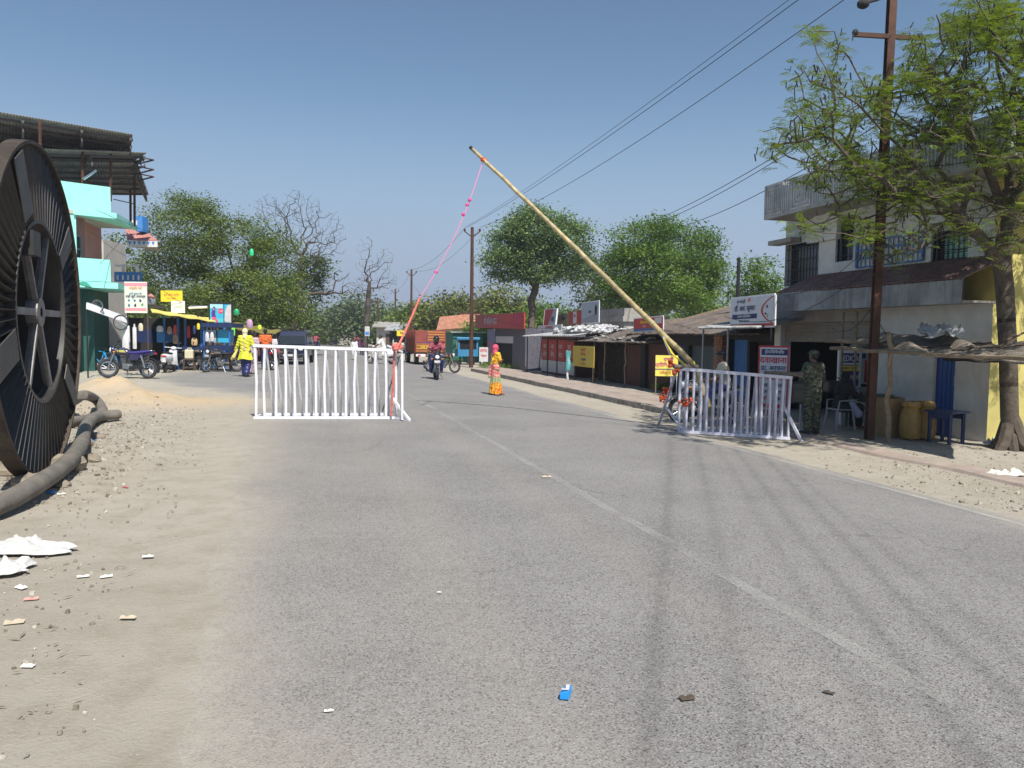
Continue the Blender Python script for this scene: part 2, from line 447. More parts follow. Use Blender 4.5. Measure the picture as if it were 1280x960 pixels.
tyre = np.zeros(len(V))
tracks = [([(838, 545), (836, 620), (824, 760), (806, 958)], .035, .75), ([(868, 550), (890, 640), (906, 730), (922, 860), (932, 958)], .03, .6),
          ([(915, 556), (985, 650), (1058, 740), (1148, 850), (1228, 958)], .03, .75), ([(946, 560), (1030, 650), (1128, 750), (1278, 880)], .03, .8),
          ([(962, 562), (1060, 650), (1178, 745), (1278, 830)], .03, .6), ([(895, 556), (946, 640), (1010, 750), (1088, 900), (1110, 958)], .035, .45)]
for poly, wd, amp in tracks:
    pl = [(q.x, q.y) for q in px_line(poly)]
    d = seg_dist(x_, y_, pl); wj = wd * (0.8 + 0.6 * fbm(x_ * 1.3, y_ * 1.3, 3, 17))
    tyre = np.maximum(tyre, amp * np.exp(-(d / wj) ** 2 * 0.7) * (0.6 + 0.5 * fbm(x_ * 2, y_ * 2, 3, 23)))
    tyre = np.maximum(tyre, amp * 0.22 * np.exp(-(d / 0.16) ** 2))
nz = fbm(x_ * 0.8, y_ * 0.8, 5, 41); nz2 = fbm(x_ * 0.5 + 50, y_ * 0.25, 4, 43)
dust = np.clip(1.05 - (o_ - le) / (0.7 + 1.3 * nz), 0, 1) + 0.5 * np.clip(1 - (o_ - le) / 2.6, 0, 1) * (nz + 0.25)
dust = dust + np.clip((o_ - 4.15) / 0.7 + (nz - 0.5) * 1.3, 0, 1) + ss(0.5, 0.8, nz2) * 0.45 * ss(15, 25, y_) * (o_ < -3)
dust = dust + 0.14 * np.exp(-((o_ + 1.9 - 0.1 * np.sin(y_)) / 0.28) ** 2) + 0.10 * np.exp(-((o_ + 0.55) / 0.2) ** 2)
m = bpy.data.materials.new('asphalt'); m.use_nodes = True; n = m.node_tree.nodes; l = m.node_tree.links; b = n['Principled BSDF']
tc = n.new('ShaderNodeTexCoord').outputs['Object']
big = NZ(n, l, tc, 0.6, 6).outputs[0]; mid = NZ(n, l, tc, 9.0, 6, 0.7).outputs[0]; fin = NZ(n, l, tc, 130, 3, 0.7).outputs[0]
vor = NZ(n, l, tc, 125, typ='V'); vor2 = NZ(n, l, tc, 62, typ='V')
c = MIX(n, l, MR(n, l, big, 0.35, 0.65), (0.185, 0.179, 0.174), (0.25, 0.242, 0.232))
c = MIX(n, l, MR(n, l, mid, 0.4, 0.65, 0, 0.5), c, (0.265, 0.255, 0.24))
cell = n.new('ShaderNodeSeparateColor'); l.new(vor.outputs['Color'], cell.inputs[0])
c = MIX(n, l, MR(n, l, cell.outputs[0], 0.66, 0.9, 0, 0.6), c, (0.36, 0.35, 0.33))
c = MIX(n, l, MR(n, l, cell.outputs[1], 0.76, 0.86, 0, 0.65), c, (0.08, 0.053, 0.052))
cell2 = n.new('ShaderNodeSeparateColor'); l.new(vor2.outputs['Color'], cell2.inputs[0])
c = MIX(n, l, MUL(n, l, MR(n, l, cell2.outputs[0], 0.86, 0.9, 0, 0.75), MR(n, l, vor2.outputs['Distance'], 0.5, 0.3)), c, (0.05, 0.048, 0.047))
ck = n.new('ShaderNodeTexVoronoi'); ck.feature = 'DISTANCE_TO_EDGE'; ck.inputs['Scale'].default_value = 0.55
cw = NZ(n, l, tc, 2.2, 6, 0.7); va = n.new('ShaderNodeVectorMath'); va.operation = 'MULTIPLY_ADD'; va.inputs[1].default_value = (.5, .5, .5); l.new(cw.outputs['Color'], va.inputs[0]); l.new(tc, va.inputs[2]); l.new(va.outputs[0], ck.inputs['Vector'])
c = MIX(n, l, MUL(n, l, MR(n, l, ck.outputs['Distance'], 0.006, 0.001), MR(n, l, NZ(n, l, tc, 0.35, 3).outputs[0], 0.52, 0.6, 0, 0.55)), c, (0.05, 0.048, 0.045))
st_ = NZ(n, l, tc, 0.9, 7, 0.75).outputs[0]; c = MIX(n, l, MR(n, l, st_, 0.58, 0.7, 0, 0.35), c, (0.12, 0.117, 0.113))
ta = n.new('ShaderNodeAttribute'); ta.attribute_name = 'tyre'
c = MIX(n, l, MUL(n, l, ta.outputs['Fac'], 0.5), c, (0.04, 0.039, 0.039))
da = n.new('ShaderNodeAttribute'); da.attribute_name = 'dust'
dn = NZ(n, l, tc, 14, 8, 0.75).outputs[0]
df = MUL(n, l, da.outputs['Fac'], MR(n, l, dn, 0.3, 0.62, 0.55, 1.15)); dclamp = n.new('ShaderNodeClamp'); l.new(df, dclamp.inputs[0])
c = MIX(n, l, dclamp.outputs[0], c, dirt_chain(n, l, tc)[0])
l.new(c, b.inputs['Base Color']); b.inputs['Roughness'].default_value = 0.85; b.inputs['Specular IOR Level'].default_value = 0.3
bp = n.new('ShaderNodeBump'); bp.inputs['Strength'].default_value = 0.5; bp.inputs['Distance'].default_value = 0.008
l.new(MUL(n, l, vor.outputs['Distance'], fin, 'ADD'), bp.inputs['Height']); l.new(bp.outputs[0], b.inputs['Normal'])
o = np_mesh('road', V, F, m, attrs=[('margin', 'POINT', np.clip(1 - (o_ - le) / 0.75, 0, 1)), ('tyre', 'POINT', np.clip(tyre, 0, 1)), ('dust', 'POINT', np.clip(dust, 0, 1.3))], smooth=True); o['kind'] = 'structure'

# ---- painted lines, worn
def worn(name, lo, hi):
    m = bpy.data.materials.new(name); m.use_nodes = True; n = m.node_tree.nodes; l = m.node_tree.links; b = n['Principled BSDF']
    tc = n.new('ShaderNodeTexCoord').outputs['Object']
    a1 = NZ(n, l, tc, 60, 4, 0.8).outputs[0]; a2 = NZ(n, l, tc, 1.1, 5, 0.7).outputs[0]
    s = MUL(n, l, MUL(n, l, a1, 0.6), MUL(n, l, a2, 0.5), 'ADD')
    f = MR(n, l, s, lo, hi)
    b.inputs['Base Color'].default_value = (0.5, 0.49, 0.46, 1); b.inputs['Roughness'].default_value = 0.8
    tr = n.new('ShaderNodeBsdfTransparent'); mx = n.new('ShaderNodeMixShader'); l.new(f, mx.inputs[0]); l.new(tr.outputs[0], mx.inputs[1]); l.new(b.outputs[0], mx.inputs[2])
    l.new(mx.outputs[0], n['Material Output'].inputs[0]); return m
def strip(name, o0, o1, y0, y1, m):
    mb = MB(); yy = [y0]
    while yy[-1] < y1: yy.append(yy[-1] + max(0.25, 0.03 * yy[-1]))
    mb.sheet(lambda u, v: (lambda y, o: (o + 2.95 - 0.275 * y, y, -0.27 * sstep(0.6, 6.6, o) + 0.005))(yy[int(round(u * (len(yy) - 1)))], o0 + (o1 - o0) * v + 0.012 * math.sin(yy[int(round(u * (len(yy) - 1)))] * 2.3)), len(yy) - 1, 3)
    o = mb.build(name, m); o['kind'] = 'structure'; return o
strip('centre_line', -0.05, 0.055, 0.5, 200, worn('worn_paint', 0.47, 0.86))
strip('edge_line', 4.22, 4.33, -2, 200, worn('edge_paint', 0.44, 0.74))

# ---- kerb and footpath on the right (gap in front of the white building is dirt)
M_KERB = mat('kerb_concrete', (0.34, 0.3, 0.26), 0.9, var=0.35, vscale=4, dirt=0.7, dirtcol=(0.1, 0.08, 0.07), bump=0.5, bscale=25)
M_PAVE = mat('pink_paving', (0.34, 0.27, 0.23), 0.9, var=0.3, vscale=2.2, dirt=0.85, dirtcol=(0.33, 0.29, 0.23), bump=0.4, bscale=18)
mb = MB(); kb = MB()
def okerb(s): return 6.15
s0 = ST(G(836, 500))[0] ; s1 = ST(G(622, 466))[0]
nseg = 60
def lay(s0_, s1_, t0, t1, z0, z1, b_, seed, seg=0.6):
    rr = random.Random(seed); s = s0_
    while s < s1_:
        L = seg * rr.uniform(0.8, 1.2); e = min(s + L - 0.03, s1_)
        dz = rr.uniform(-0.02, 0.01)
        vs = [W(a_, t_, z_ + (dz if z_ == z1 else 0)) for z_ in (z0, z1) for a_, t_ in ((s, t0), (e, t0 + rr.uniform(-.01, .01)), (e, t1), (s, t1))]
        b_.add(vs, [(0, 1, 2, 3), (4, 7, 6, 5), (0, 4, 5, 1), (1, 5, 6, 2), (2, 6, 7, 3), (3, 7, 4, 0)])
        s += L
lay(17.5, s1 + 2, 6.0, 6.14, -0.35, -0.12, kb, 1)
kb.build('kerb', M_KERB)['kind'] = 'structure'
mb.sheet(lambda u, v: W(17.5 + (s1 + 2 - 17.5) * u, 6.14 + 1.75 * v, -0.135 + 0.012 * math.sin(u * 90 + v * 5) - (0.0 if 0.02 < v < 0.98 else 0.0)), 120, 6)
mb.sheet(lambda u, v: W(17.5 + (s1 + 2 - 17.5) * u, 7.89, -0.135 - 0.2 * v), 60, 1)
mb.sheet(lambda u, v: W(6 + 11.5 * u, 6.3 + 0.7 * v + 0.06 * math.sin(u * 23), (-0.40, -0.235, -0.23, -0.225, -0.23, -0.40)[int(round(v * 5))] + 0.006 * math.sin(u * 40)), 80, 5)
mb.build('footpath', M_PAVE)['kind'] = 'structure'
# ================================================================ trees
M_BARK = mat('bark', (0.12, 0.095, 0.072), 0.95, var=0.4, vscale=7, bump=0.8, bscale=22)
M_BARKL = mat('pale_bark', (0.10, 0.08, 0.06), 0.95, var=0.45, vscale=6, dirt=0.5, dirtcol=(0.09, 0.07, 0.055), bump=0.8, bscale=18)
M_TWIG = mat('dry_wood', (0.085, 0.068, 0.058), 0.95, var=0.3, vscale=5)
L_A = attr_mat('leaves_mid', 'tint', (0.045, 0.082, 0.012), (0.20, 0.27, 0.05), 0.6, 0.3)
L_B = attr_mat('leaves_fresh', 'tint', (0.05, 0.11, 0.016), (0.17, 0.28, 0.045), 0.55, 0.35)
L_C = attr_mat('leaves_grey', 'tint', (0.05, 0.085, 0.03), (0.20, 0.26, 0.12), 0.6, 0.25)
L_M = attr_mat('leaves_round', 'tint', (0.05, 0.10, 0.028), (0.25, 0.36, 0.13), 0.6, 0.3)
L_D = attr_mat('leaves_dry', 'tint', (0.065, 0.085, 0.02), (0.22, 0.25, 0.065), 0.7, 0.25)
L_N = attr_mat('leaves_spring', 'tint', (0.055, 0.10, 0.012), (0.22, 0.31, 0.03), 0.5, 0.25)

def grow(root_pts, attract, seed=0, step=0.5, bend=0.25, cost=0.45):
    """connect attractor points to a trunk; returns nodes, parent list"""
    rg = np.random.default_rng(seed)
    N = [np.array(p, float) for p in root_pts]; par = [-1] + list(range(len(root_pts) - 1))
    path = [0.0]
    for i in range(1, len(N)): path.append(path[-1] + np.linalg.norm(N[i] - N[i - 1]))
    k0 = max(1, int(len(root_pts) * 0.45))
    arr = np.zeros((200000, 3)); L = np.zeros(200000); cnt = len(N)
    arr[:cnt] = N; L[:cnt] = path
    A = np.array(attract); top = np.array(root_pts[-1]); order = np.argsort(np.linalg.norm(A - top, axis=1) + rg.random(len(A)) * step)
    tips = []
    for q in A[order]:
        d = np.linalg.norm(arr[k0:cnt] - q, axis=1)
        up = (q[2] - arr[k0:cnt, 2])
        sc = d + cost * L[k0:cnt] * 0.35 + np.where(up < -0.1, 0.5 * np.abs(up), 0)
        j = int(np.argmin(sc)) + k0; p0 = arr[j].copy(); dist = np.linalg.norm(q - p0)
        if dist < 1e-3: continue
        m_ = max(1, int(round(dist / step)))
        side = rg.normal(size=3) * bend * dist * 0.35; side[2] += -0.12 * dist * bend * 2
        prev = j
        for s_ in range(1, m_ + 1):
            t = s_ / m_; pt = p0 + (q - p0) * t + side * math.sin(math.pi * t) + rg.normal(size=3) * step * 0.07
            arr[cnt] = pt; L[cnt] = L[prev] + np.linalg.norm(pt - arr[prev]); par.append(prev); prev = cnt; cnt += 1
        tips.append(prev)
    return arr[:cnt], par, tips

def branch_mesh(arr, par, r_tip, expo, r_base, thick0, seg_big=8):
    n = len(arr); cntd = np.zeros(n); child = np.zeros(n, int)
    for i in range(1, n): child[par[i]] += 1
    cntd[child == 0] = 1
    for i in range(n - 1, 0, -1): cntd[par[i]] += cntd[i]
    cntd[cntd == 0] = 1
    r = r_tip * cntd ** expo
    r *= 1.0
    if r[0] > 0:
        k = r_base / r[0]; f = (r / r[0]) ** 1.5; r = r * (1 + (k - 1) * f)
    V = []; Fc = []
    for i in range(1, n):
        p = arr[par[i]]; q = arr[i]; ra = r[par[i]]; rb = r[i]
        if ra > rb * 1.7: ra = rb * 1.35
        if max(ra, rb) < thick0: seg = 3
        else: seg = seg_big if rb > r_base * 0.3 else 5
        d = q - p; Ln = np.linalg.norm(d)
        if Ln < 1e-5: continue
        d = d / Ln; u = np.cross(d, (0.3, 0.1, 1.0) if abs(d[2]) < 0.9 else (1, 0, 0)); u /= np.linalg.norm(u); v = np.cross(d, u)
        b0 = len(V); e0 = p - d * ra * 0.25; e1 = q + d * rb * 0.25
        for k in range(seg):
            a = 2 * math.pi * k / seg; o = u * math.cos(a) + v * math.sin(a); V.append(e0 + o * ra)
        for k in range(seg):
            a = 2 * math.pi * k / seg; o = u * math.cos(a) + v * math.sin(a); V.append(e1 + o * rb)
        for k in range(seg):
            k2 = (k + 1) % seg; Fc.append((b0 + k, b0 + k2, b0 + seg + k2, b0 + seg + k))
    return np.array(V), np.array(Fc), r

def leaf_quads(centres, size, seed, aspect=0.5, upbias=0.6, tint=None, droop=0.0):
    rg = np.random.default_rng(seed); n = len(centres)
    nrm = rg.normal(size=(n, 3)); nrm[:, 2] = np.abs(nrm[:, 2]) + upbias; nrm /= np.linalg.norm(nrm, axis=1)[:, None]
    t = rg.normal(size=(n, 3)); t[:, 2] -= droop; t -= nrm * (t * nrm).sum(1)[:, None]; t /= np.linalg.norm(t, axis=1)[:, None]
    s = np.cross(nrm, t); sz = size * rg.uniform(0.6, 1.35, size=(n, 1)); h = sz * aspect
    V = np.stack([centres, centres + t * sz * 0.5 + s * h * 0.5, centres + t * sz, centres + t * sz * 0.5 - s * h * 0.5 + nrm * h * 0.15], 1).reshape(-1, 3)
    a = np.arange(n) * 4; F = np.stack([a, a + 1, a + 2, a + 3], 1)
    if tint is None: tint = rg.random(n)
    return V, F, tint

def ellipsoid_pts(rg, blobs, n, shell=0.0):
    """points spread in a union of ellipsoids; blobs=(cx,cy,cz,rx,ry,rz)"""
    vol = np.array([b[3] * b[4] * b[5] for b in blobs]); vol = vol ** 0.8; vol /= vol.sum(); out = []
    for b, k in zip(blobs, rg.multinomial(n, vol)):
        d = rg.normal(size=(k, 3)); d /= np.linalg.norm(d, axis=1)[:, None]
        rad = rg.random(k) ** (1 / 3.0); rad = shell + (1 - shell) * rad
        out.append(np.array(b[:3]) + d * rad[:, None] * np.array(b[3:6]))
    return np.concatenate(out)

def make_tree(name, label, base, blobs, trunk_r, n_att, n_leaf, leaf, lmat, bmat=None, seed=1, group='trees along the road', clump=0.5, fork=0.5, lean=(0, 0), shell=0.35, r_tip=0.012, expo=0.5, step=0.5, aspect=0.5, bare=0, droop=0.3, trunk_bits=None):
    rg = np.random.default_rng(seed); base = Vector(base)
    blobs = [(b[0] - base.x, b[1] - base.y, b[2] - base.z, *b[3:]) for b in blobs]
    cx = np.mean([b[0] for b in blobs]); cy = np.mean([b[1] for b in blobs]); zmin = min(b[2] - b[5] for b in blobs)
    ftop = max(0.8, zmin + (max(b[2] for b in blobs) - zmin) * fork)
    root = thing(name, label, 'tree', base, 0, group)
    tr = [(0, 0, -0.25), (0.02, 0, 0.15)]
    k = max(3, int(ftop / 0.6))
    for i in range(1, k + 1):
        t = i / k; tr.append((cx * 0.5 * t ** 1.6 + lean[0] * math.sin(t * 2.6) + rg.normal() * trunk_r * 0.25, cy * 0.5 * t ** 1.6 + lean[1] * math.sin(t * 2.6) + rg.normal() * trunk_r * 0.25, 0.15 + (ftop - 0.15) * t))
    if trunk_bits: tr = trunk_bits
    att = ellipsoid_pts(rg, blobs, n_att, shell)
    arr, par, tips = grow(tr, att, seed, step=step)
    V, F, r = branch_mesh(arr, par, r_tip, expo, trunk_r, trunk_r * 0.12)
    np_mesh('trunk', V, F, bmat or M_BARK, root, smooth=True)
    if n_leaf:
        nodes = arr[tips]; ok = rg.random(len(nodes)) > bare; nodes = nodes[ok]
        per = rg.gamma(2.2, 1.0, len(nodes)); per /= per.sum()
        idx = rg.choice(len(nodes), n_leaf, p=per)
        off = rg.normal(size=(n_leaf, 3)) * clump * np.array([1, 1, 0.6]) * 0.55
        ct = nodes[idx] + off
        ctint = np.clip(rg.normal(0.45, 0.22, len(nodes))[idx] + rg.normal(0, 0.15, n_leaf), 0, 1)
        V, F, t = leaf_quads(ct, leaf, seed, aspect, tint=ctint, droop=droop)
        np_mesh('crown', V, F, lmat, root, attrs=[('tint', 'FACE', t)])
    return root, arr, par, tips, r

def blob_px(px, py, Y, rx, rz, ry=None):
    """ellipsoid centred at a picture point at depth Y; radii given in pixels of the photograph"""
    p = P(px, py, Y); k = Y / FOC
    return (p.x, p.y, p.z, rx * k, (ry or rx) * k, rz * k)

# --- big left tree (behind the stalls)
Y = 47
p = G(300, 452); bs = P(285, 440, Y); bs.z = 0
make_tree('broadleaf_tree', 'large dense spreading green tree over the market stalls, left side of the road', bs,
          [blob_px(235, 300, 46, 52, 52), blob_px(290, 318, 46, 55, 45), blob_px(200, 350, 45, 30, 45), blob_px(345, 335, 47, 38, 45), blob_px(300, 375, 44, 70, 33), blob_px(355, 380, 46, 30, 30), blob_px(240, 385, 45, 60, 25), blob_px(225, 262, 46, 25, 18), blob_px(320, 290, 48, 30, 25)],
          0.26, 620, 62000, 0.155, L_A, seed=4, clump=0.72, fork=0.35, shell=0.45, droop=0.5, aspect=0.45)
# --- leafy edge tree
make_tree('broadleaf_tree', 'smaller light green tree at the road-side edge of the dense tree, left side', (P(385, 440, 56).x, 56, 0),
          [blob_px(385, 365, 56, 22, 22), blob_px(395, 335, 56, 18, 16), blob_px(372, 400, 56, 20, 18)], 0.12, 90, 4200, 0.24, L_C, seed=9, clump=0.7, step=0.7)
# --- bare trees
def bare_tree(label, basepx, Y, blobs, tr_, n, seed, **k):
    b_ = P(basepx, 440, Y); b_.z = 0
    return make_tree('leafless_tree', label, b_, blobs, tr_, n, 0, 0.1, None, M_TWIG, seed=seed, r_tip=0.0085, expo=0.48, shell=0.1, group='leafless trees', **k)
bare_tree('tall leafless tree with fine spreading twigs rising above the dense green tree on the left', 372, 55,
          [blob_px(372, 262, 55, 30, 25), blob_px(348, 262, 55, 32, 22), blob_px(405, 290, 55, 28, 30), blob_px(380, 310, 55, 35, 28), blob_px(352, 305, 55, 20, 25), blob_px(422, 300, 55, 12, 22)], 0.17, 800, 12, fork=0.15, step=0.6)
bare_tree('slender leafless tree with upright bare limbs standing near the road centre', 457, 62,
          [blob_px(455, 330, 62, 12, 34), blob_px(468, 335, 62, 16, 26), blob_px(483, 325, 62, 12, 18), blob_px(450, 360, 62, 16, 14), blob_px(485, 352, 62, 14, 12), blob_px(462, 305, 62, 6, 14)], 0.19, 300, 5, fork=0.3, step=0.7)
bare_tree('leafless tree with one long low branch reaching over the road from the left', 360, 52,
          [blob_px(420, 368, 52, 12, 8), blob_px(440, 360, 52, 14, 10), blob_px(402, 380, 52, 14, 4), blob_px(430, 345, 52, 16, 8)], 0.14, 80, 8, fork=0.7, step=0.6)
# --- right round trees
b_ = P(668, 440, 52); b_.z = -0.25
make_tree('broadleaf_tree', 'round grey-green tree with forked dark trunk behind the red and white signs', b_,
          [blob_px(672, 290, 52, 40, 28), blob_px(645, 305, 52, 30, 28), blob_px(710, 305, 52, 32, 30), blob_px(635, 330, 52, 30, 20), blob_px(675, 335, 52, 35, 18), blob_px(715, 335, 52, 25, 18), blob_px(665, 275, 52, 22, 16)],
          0.24, 420, 36000, 0.19, L_M, seed=21, clump=0.8, fork=0.12, shell=0.5, lean=(-0.25, 0))
b_ = P(815, 440, 50); b_.z = -0.25
make_tree('broadleaf_tree', 'broad bright green tree with a domed crown behind the tiled shop roofs', b_,
          [blob_px(800, 308, 50, 38, 32), blob_px(850, 312, 50, 42, 32), blob_px(820, 345, 50, 75, 38), blob_px(775, 335, 50, 25, 28), blob_px(880, 345, 50, 28, 30), blob_px(835, 370, 50, 60, 25), blob_px(785, 375, 50, 32, 20), blob_px(820, 290, 50, 35, 16)],
          0.26, 620, 52000, 0.185, L_B, seed=33, clump=0.8, fork=0.2, shell=0.5)
b_ = P(735, 440, 60); b_.z = -0.25
make_tree('broadleaf_tree', 'thin dull green tree in the gap between the two round-crowned trees', b_,
          [blob_px(735, 355, 60, 24, 35), blob_px(755, 370, 60, 24, 25), blob_px(730, 330, 60, 16, 20)], 0.14, 120, 4500, 0.24, L_C, seed=35, clump=0.8, step=0.8)
b_ = P(948, 440, 38); b_.z = -0.25
make_tree('broadleaf_tree', 'small bright green tree just left of the two-storey white building', b_,
          [blob_px(950, 345, 38, 22, 22), blob_px(960, 365, 38, 20, 18), blob_px(925, 368, 38, 18, 12)], 0.09, 90, 4200, 0.17, L_B, seed=37, clump=0.6, step=0.5)
# --- background trees and bushes, both sides and at the end of the road
bgt = [ # px, Y, top px y, half width px, leaf mat, label
 (560, 78, 372, 40, L_D, 'yellowish dry-leaved tree far behind the truck on the right'),
 (598, 80, 362, 38, L_D, 'olive tree with dry crown behind the tall rusty pole'),
 (640, 72, 358, 36, L_D, 'pale yellow-green tree left behind the forked grey-green tree'),
 (620, 60, 395, 34, L_B, 'low fresh green bush tree directly behind the red shop board'),
 (690, 66, 380, 40, L_B, 'bushy fresh green tree behind the red and white roof signs'),
 (765, 64, 385, 36, L_A, 'dark green tree low behind the concrete roof parapet'),
 (525, 92, 385, 30, L_A, 'dark green tree behind the orange truck, far right side'),
 (900, 52, 378, 34, L_B, 'green bushy tree behind the long tiled roof, right end'),
 (445, 110, 372, 34, L_C, 'grey-green far tree below the slender leafless tree'),
 (495, 120, 395, 30, L_A, 'small far green tree between the distant utility poles'),
 (412, 150, 398, 22, L_C, 'hazy far tree at the vanishing end of the road, left'),
 (392, 120, 405, 18, L_A, 'low far tree at the left roadside behind the dark car'),
 (430, 170, 405, 22, L_A, 'hazy dark tree closing the far end of the road'),
 (470, 150, 400, 24, L_C, 'hazy grey-green tree at the far end of the road, right'),
 (340, 75, 385, 34, L_A, 'dark bushy tree behind the parked cars on the left'),
 (150, 62, 300, 40, L_A, 'dark green tree partly hidden behind the green building'),
 (265, 66, 360, 45, L_A, 'dark green tree in the second row behind the yellow awning'),
]
for i, (px, Y, ty, hw, lm, lab) in enumerate(bgt):
    base = P(px, 440, Y); base.z = -0.25 if px > 500 else 0
    hz = (418 - ty) / FOC * Y + 1.65; k = Y / FOC; rz_ = hz * 0.30
    bl = [(base.x, Y, hz - rz_, hw * k, hw * k * 0.8, rz_), (base.x - hw * k * 0.55, Y, hz * 0.55, hw * k * 0.6, hw * k * 0.5, hz * 0.28), (base.x + hw * k * 0.55, Y, hz * 0.5, hw * k * 0.6, hw * k * 0.5, hz * 0.28), (base.x, Y - 1, hz * 0.33, hw * k * 0.9, hw * k * 0.5, hz * 0.2)]
    make_tree('roadside_tree', lab, base, bl, 0.13, 110, 5200, 0.0045 * Y + 0.04, lm, seed=100 + i, group='background trees', clump=0.02 * Y, step=1.2, fork=0.3, shell=0.4)
# far wood closing the horizon
rg = np.random.default_rng(77); cs = []; tt = []
for i in range(420):
    side = rg.random() < 0.5
    yy = rg.uniform(150, 420); xx = (-45 - rg.random() * 260 if side else 20 + rg.random() * 330) - 0.275 * yy * 0.6 if yy < 300 else rg.uniform(-330, 330)
    if abs(xx - (2.95 - 0.275 * yy)) < 9 and yy < 300: continue
    hh = rg.uniform(6, 11); nl = 190
    d = rg.normal(size=(nl, 3)); d /= np.linalg.norm(d, axis=1)[:, None]; d *= rg.uniform(0.6, 1.05, (nl, 1))
    cs.append(np.array([xx, yy, hh * 0.5]) + d * np.array([rg.uniform(4, 8), 4, hh * 0.5])); tt.append(np.clip(rg.normal(0.45, 0.2) + rg.normal(0, 0.15, nl), 0, 1))
V, F, t = leaf_quads(np.concatenate(cs), 1.7, 5, 0.7, tint=np.concatenate(tt))
o = np_mesh('distant_wood', V, F, L_A, attrs=[('tint', 'FACE', t)]); tag(o, 'low hazy green wood along the horizon', 'wood', kind='stuff')

# --- the near right tree: leaning trunk, arching limbs, feathery spring leaves
tb = G(1262, 561); TBY = tb.y
def TP(px, py, dy=0): return P(px, py, TBY + dy) - tb
root = thing('feathery_tree', 'nearest tree, pale gnarled trunk and feathery bright spring leaves beside the white building', 'tree', tb)
tr = [TP(1264, 570), TP(1264, 545), TP(1262, 520), TP(1261, 480), TP(1260, 440), TP(1258, 400), TP(1256, 360), TP(1252, 325), TP(1254, 300), TP(1262, 270)]
rg = np.random.default_rng(91)
lines = [ # explicit main limbs in the picture, with depth offsets
 [(1252, 325, 0), (1220, 290, -.4), (1195, 262, -.8), (1160, 245, -1.2), (1120, 215, -1.5), (1085, 180, -1.8)],
 [(1215, 288, -.4), (1180, 262, -.3), (1150, 242, .2), (1110, 228, .5), (1060, 215, .7), (1015, 212, .8)],
 [(1195, 262, -.8), (1160, 220, -1.4), (1130, 190, -1.9), (1090, 150, -2.2), (1060, 118, -2.4), (1035, 95, -2.5), (1018, 55, -2.6)],
 [(1260, 270, 0), (1262, 220, .3), (1268, 170, .5), (1255, 110, .5), (1240, 60, .3), (1225, 15, .2)],
 [(1260, 270, 0), (1240, 215, -.5), (1215, 175, -.9), (1195, 130, -1.2), (1205, 80, -1.5), (1220, 20, -1.6)],
 [(1254, 300, 0), (1285, 260, .3), (1310, 210, .5), (1330, 150, .6)],
 [(1240, 215, -.5), (1200, 165, .1), (1150, 118, .5), (1120, 115, .8), (1080, 122, 1.0), (1040, 120, 1.2)],
 [(1150, 242, .2), (1110, 262, -.2), (1075, 275, -.5), (1035, 270, -.9)],
 [(1195, 130, -1.2), (1150, 95, -1.5), (1180, 60, -1.7), (1170, 20, -1.8)],
]
att = []
for ln in lines:
    for (a_, b_) in zip(ln[:-1], ln[1:]):
        for t in (0.0, 0.5): att.append(TP(*[a_[i] + (b_[i] - a_[i]) * t for i in range(3)]))
    att.append(TP(*ln[-1]))
nmain = len(att)
clp = [(1020, 40, 16, 12), (1045, 60, 14, 12), (1000, 95, 14, 10), (1035, 105, 22, 14), (1000, 130, 24, 8), (975, 175, 20, 18), (1010, 165, 26, 20), (1040, 150, 30, 22), (1060, 190, 35, 22), (1020, 200, 30, 14), (1090, 120, 34, 24),
       (1150, 60, 20, 22), (1150, 100, 34, 24), (1200, 40, 40, 34), (1250, 50, 40, 40), (1190, 100, 34, 26), (1240, 120, 40, 30), (1120, 160, 34, 22), (1180, 165, 34, 24), (1240, 190, 36, 30), (1100, 235, 38, 22), (1060, 240, 32, 16), (1020, 225, 26, 12),
       (1010, 285, 18, 10), (1050, 275, 26, 12), (1090, 290, 26, 16), (1110, 320, 22, 12), (1150, 260, 34, 18), (1200, 235, 34, 20), (1255, 250, 28, 22), (1160, 300, 16, 8), (1240, 20, 50, 30), (1290, 80, 30, 60), (1300, 190, 30, 50), (1370, 60, 60, 50), (1350, 160, 50, 50), (1400, 230, 60, 40), (1320, 280, 40, 30), (1200, 280, 30, 14), (1180, 130, 40, 40), (1270, 150, 40, 40), (1140, 230, 30, 20), (1250, 300, 24, 14), (1080, 300, 18, 8), (1075, 210, 30, 16), (1130, 200, 24, 18)]  # clusters past the right frame edge are added to deepen the crown's shade
clp_pts = []
for (cx, cy, rx, rz) in clp:
    k = max(6, int(rx * rz / 28))
    for _ in range(k):
        u = rg.normal(size=2) * 0.5; clp_pts.append(TP(cx + u[0] * rx, cy + u[1] * rz, rg.uniform(-2.6, 1.8)))
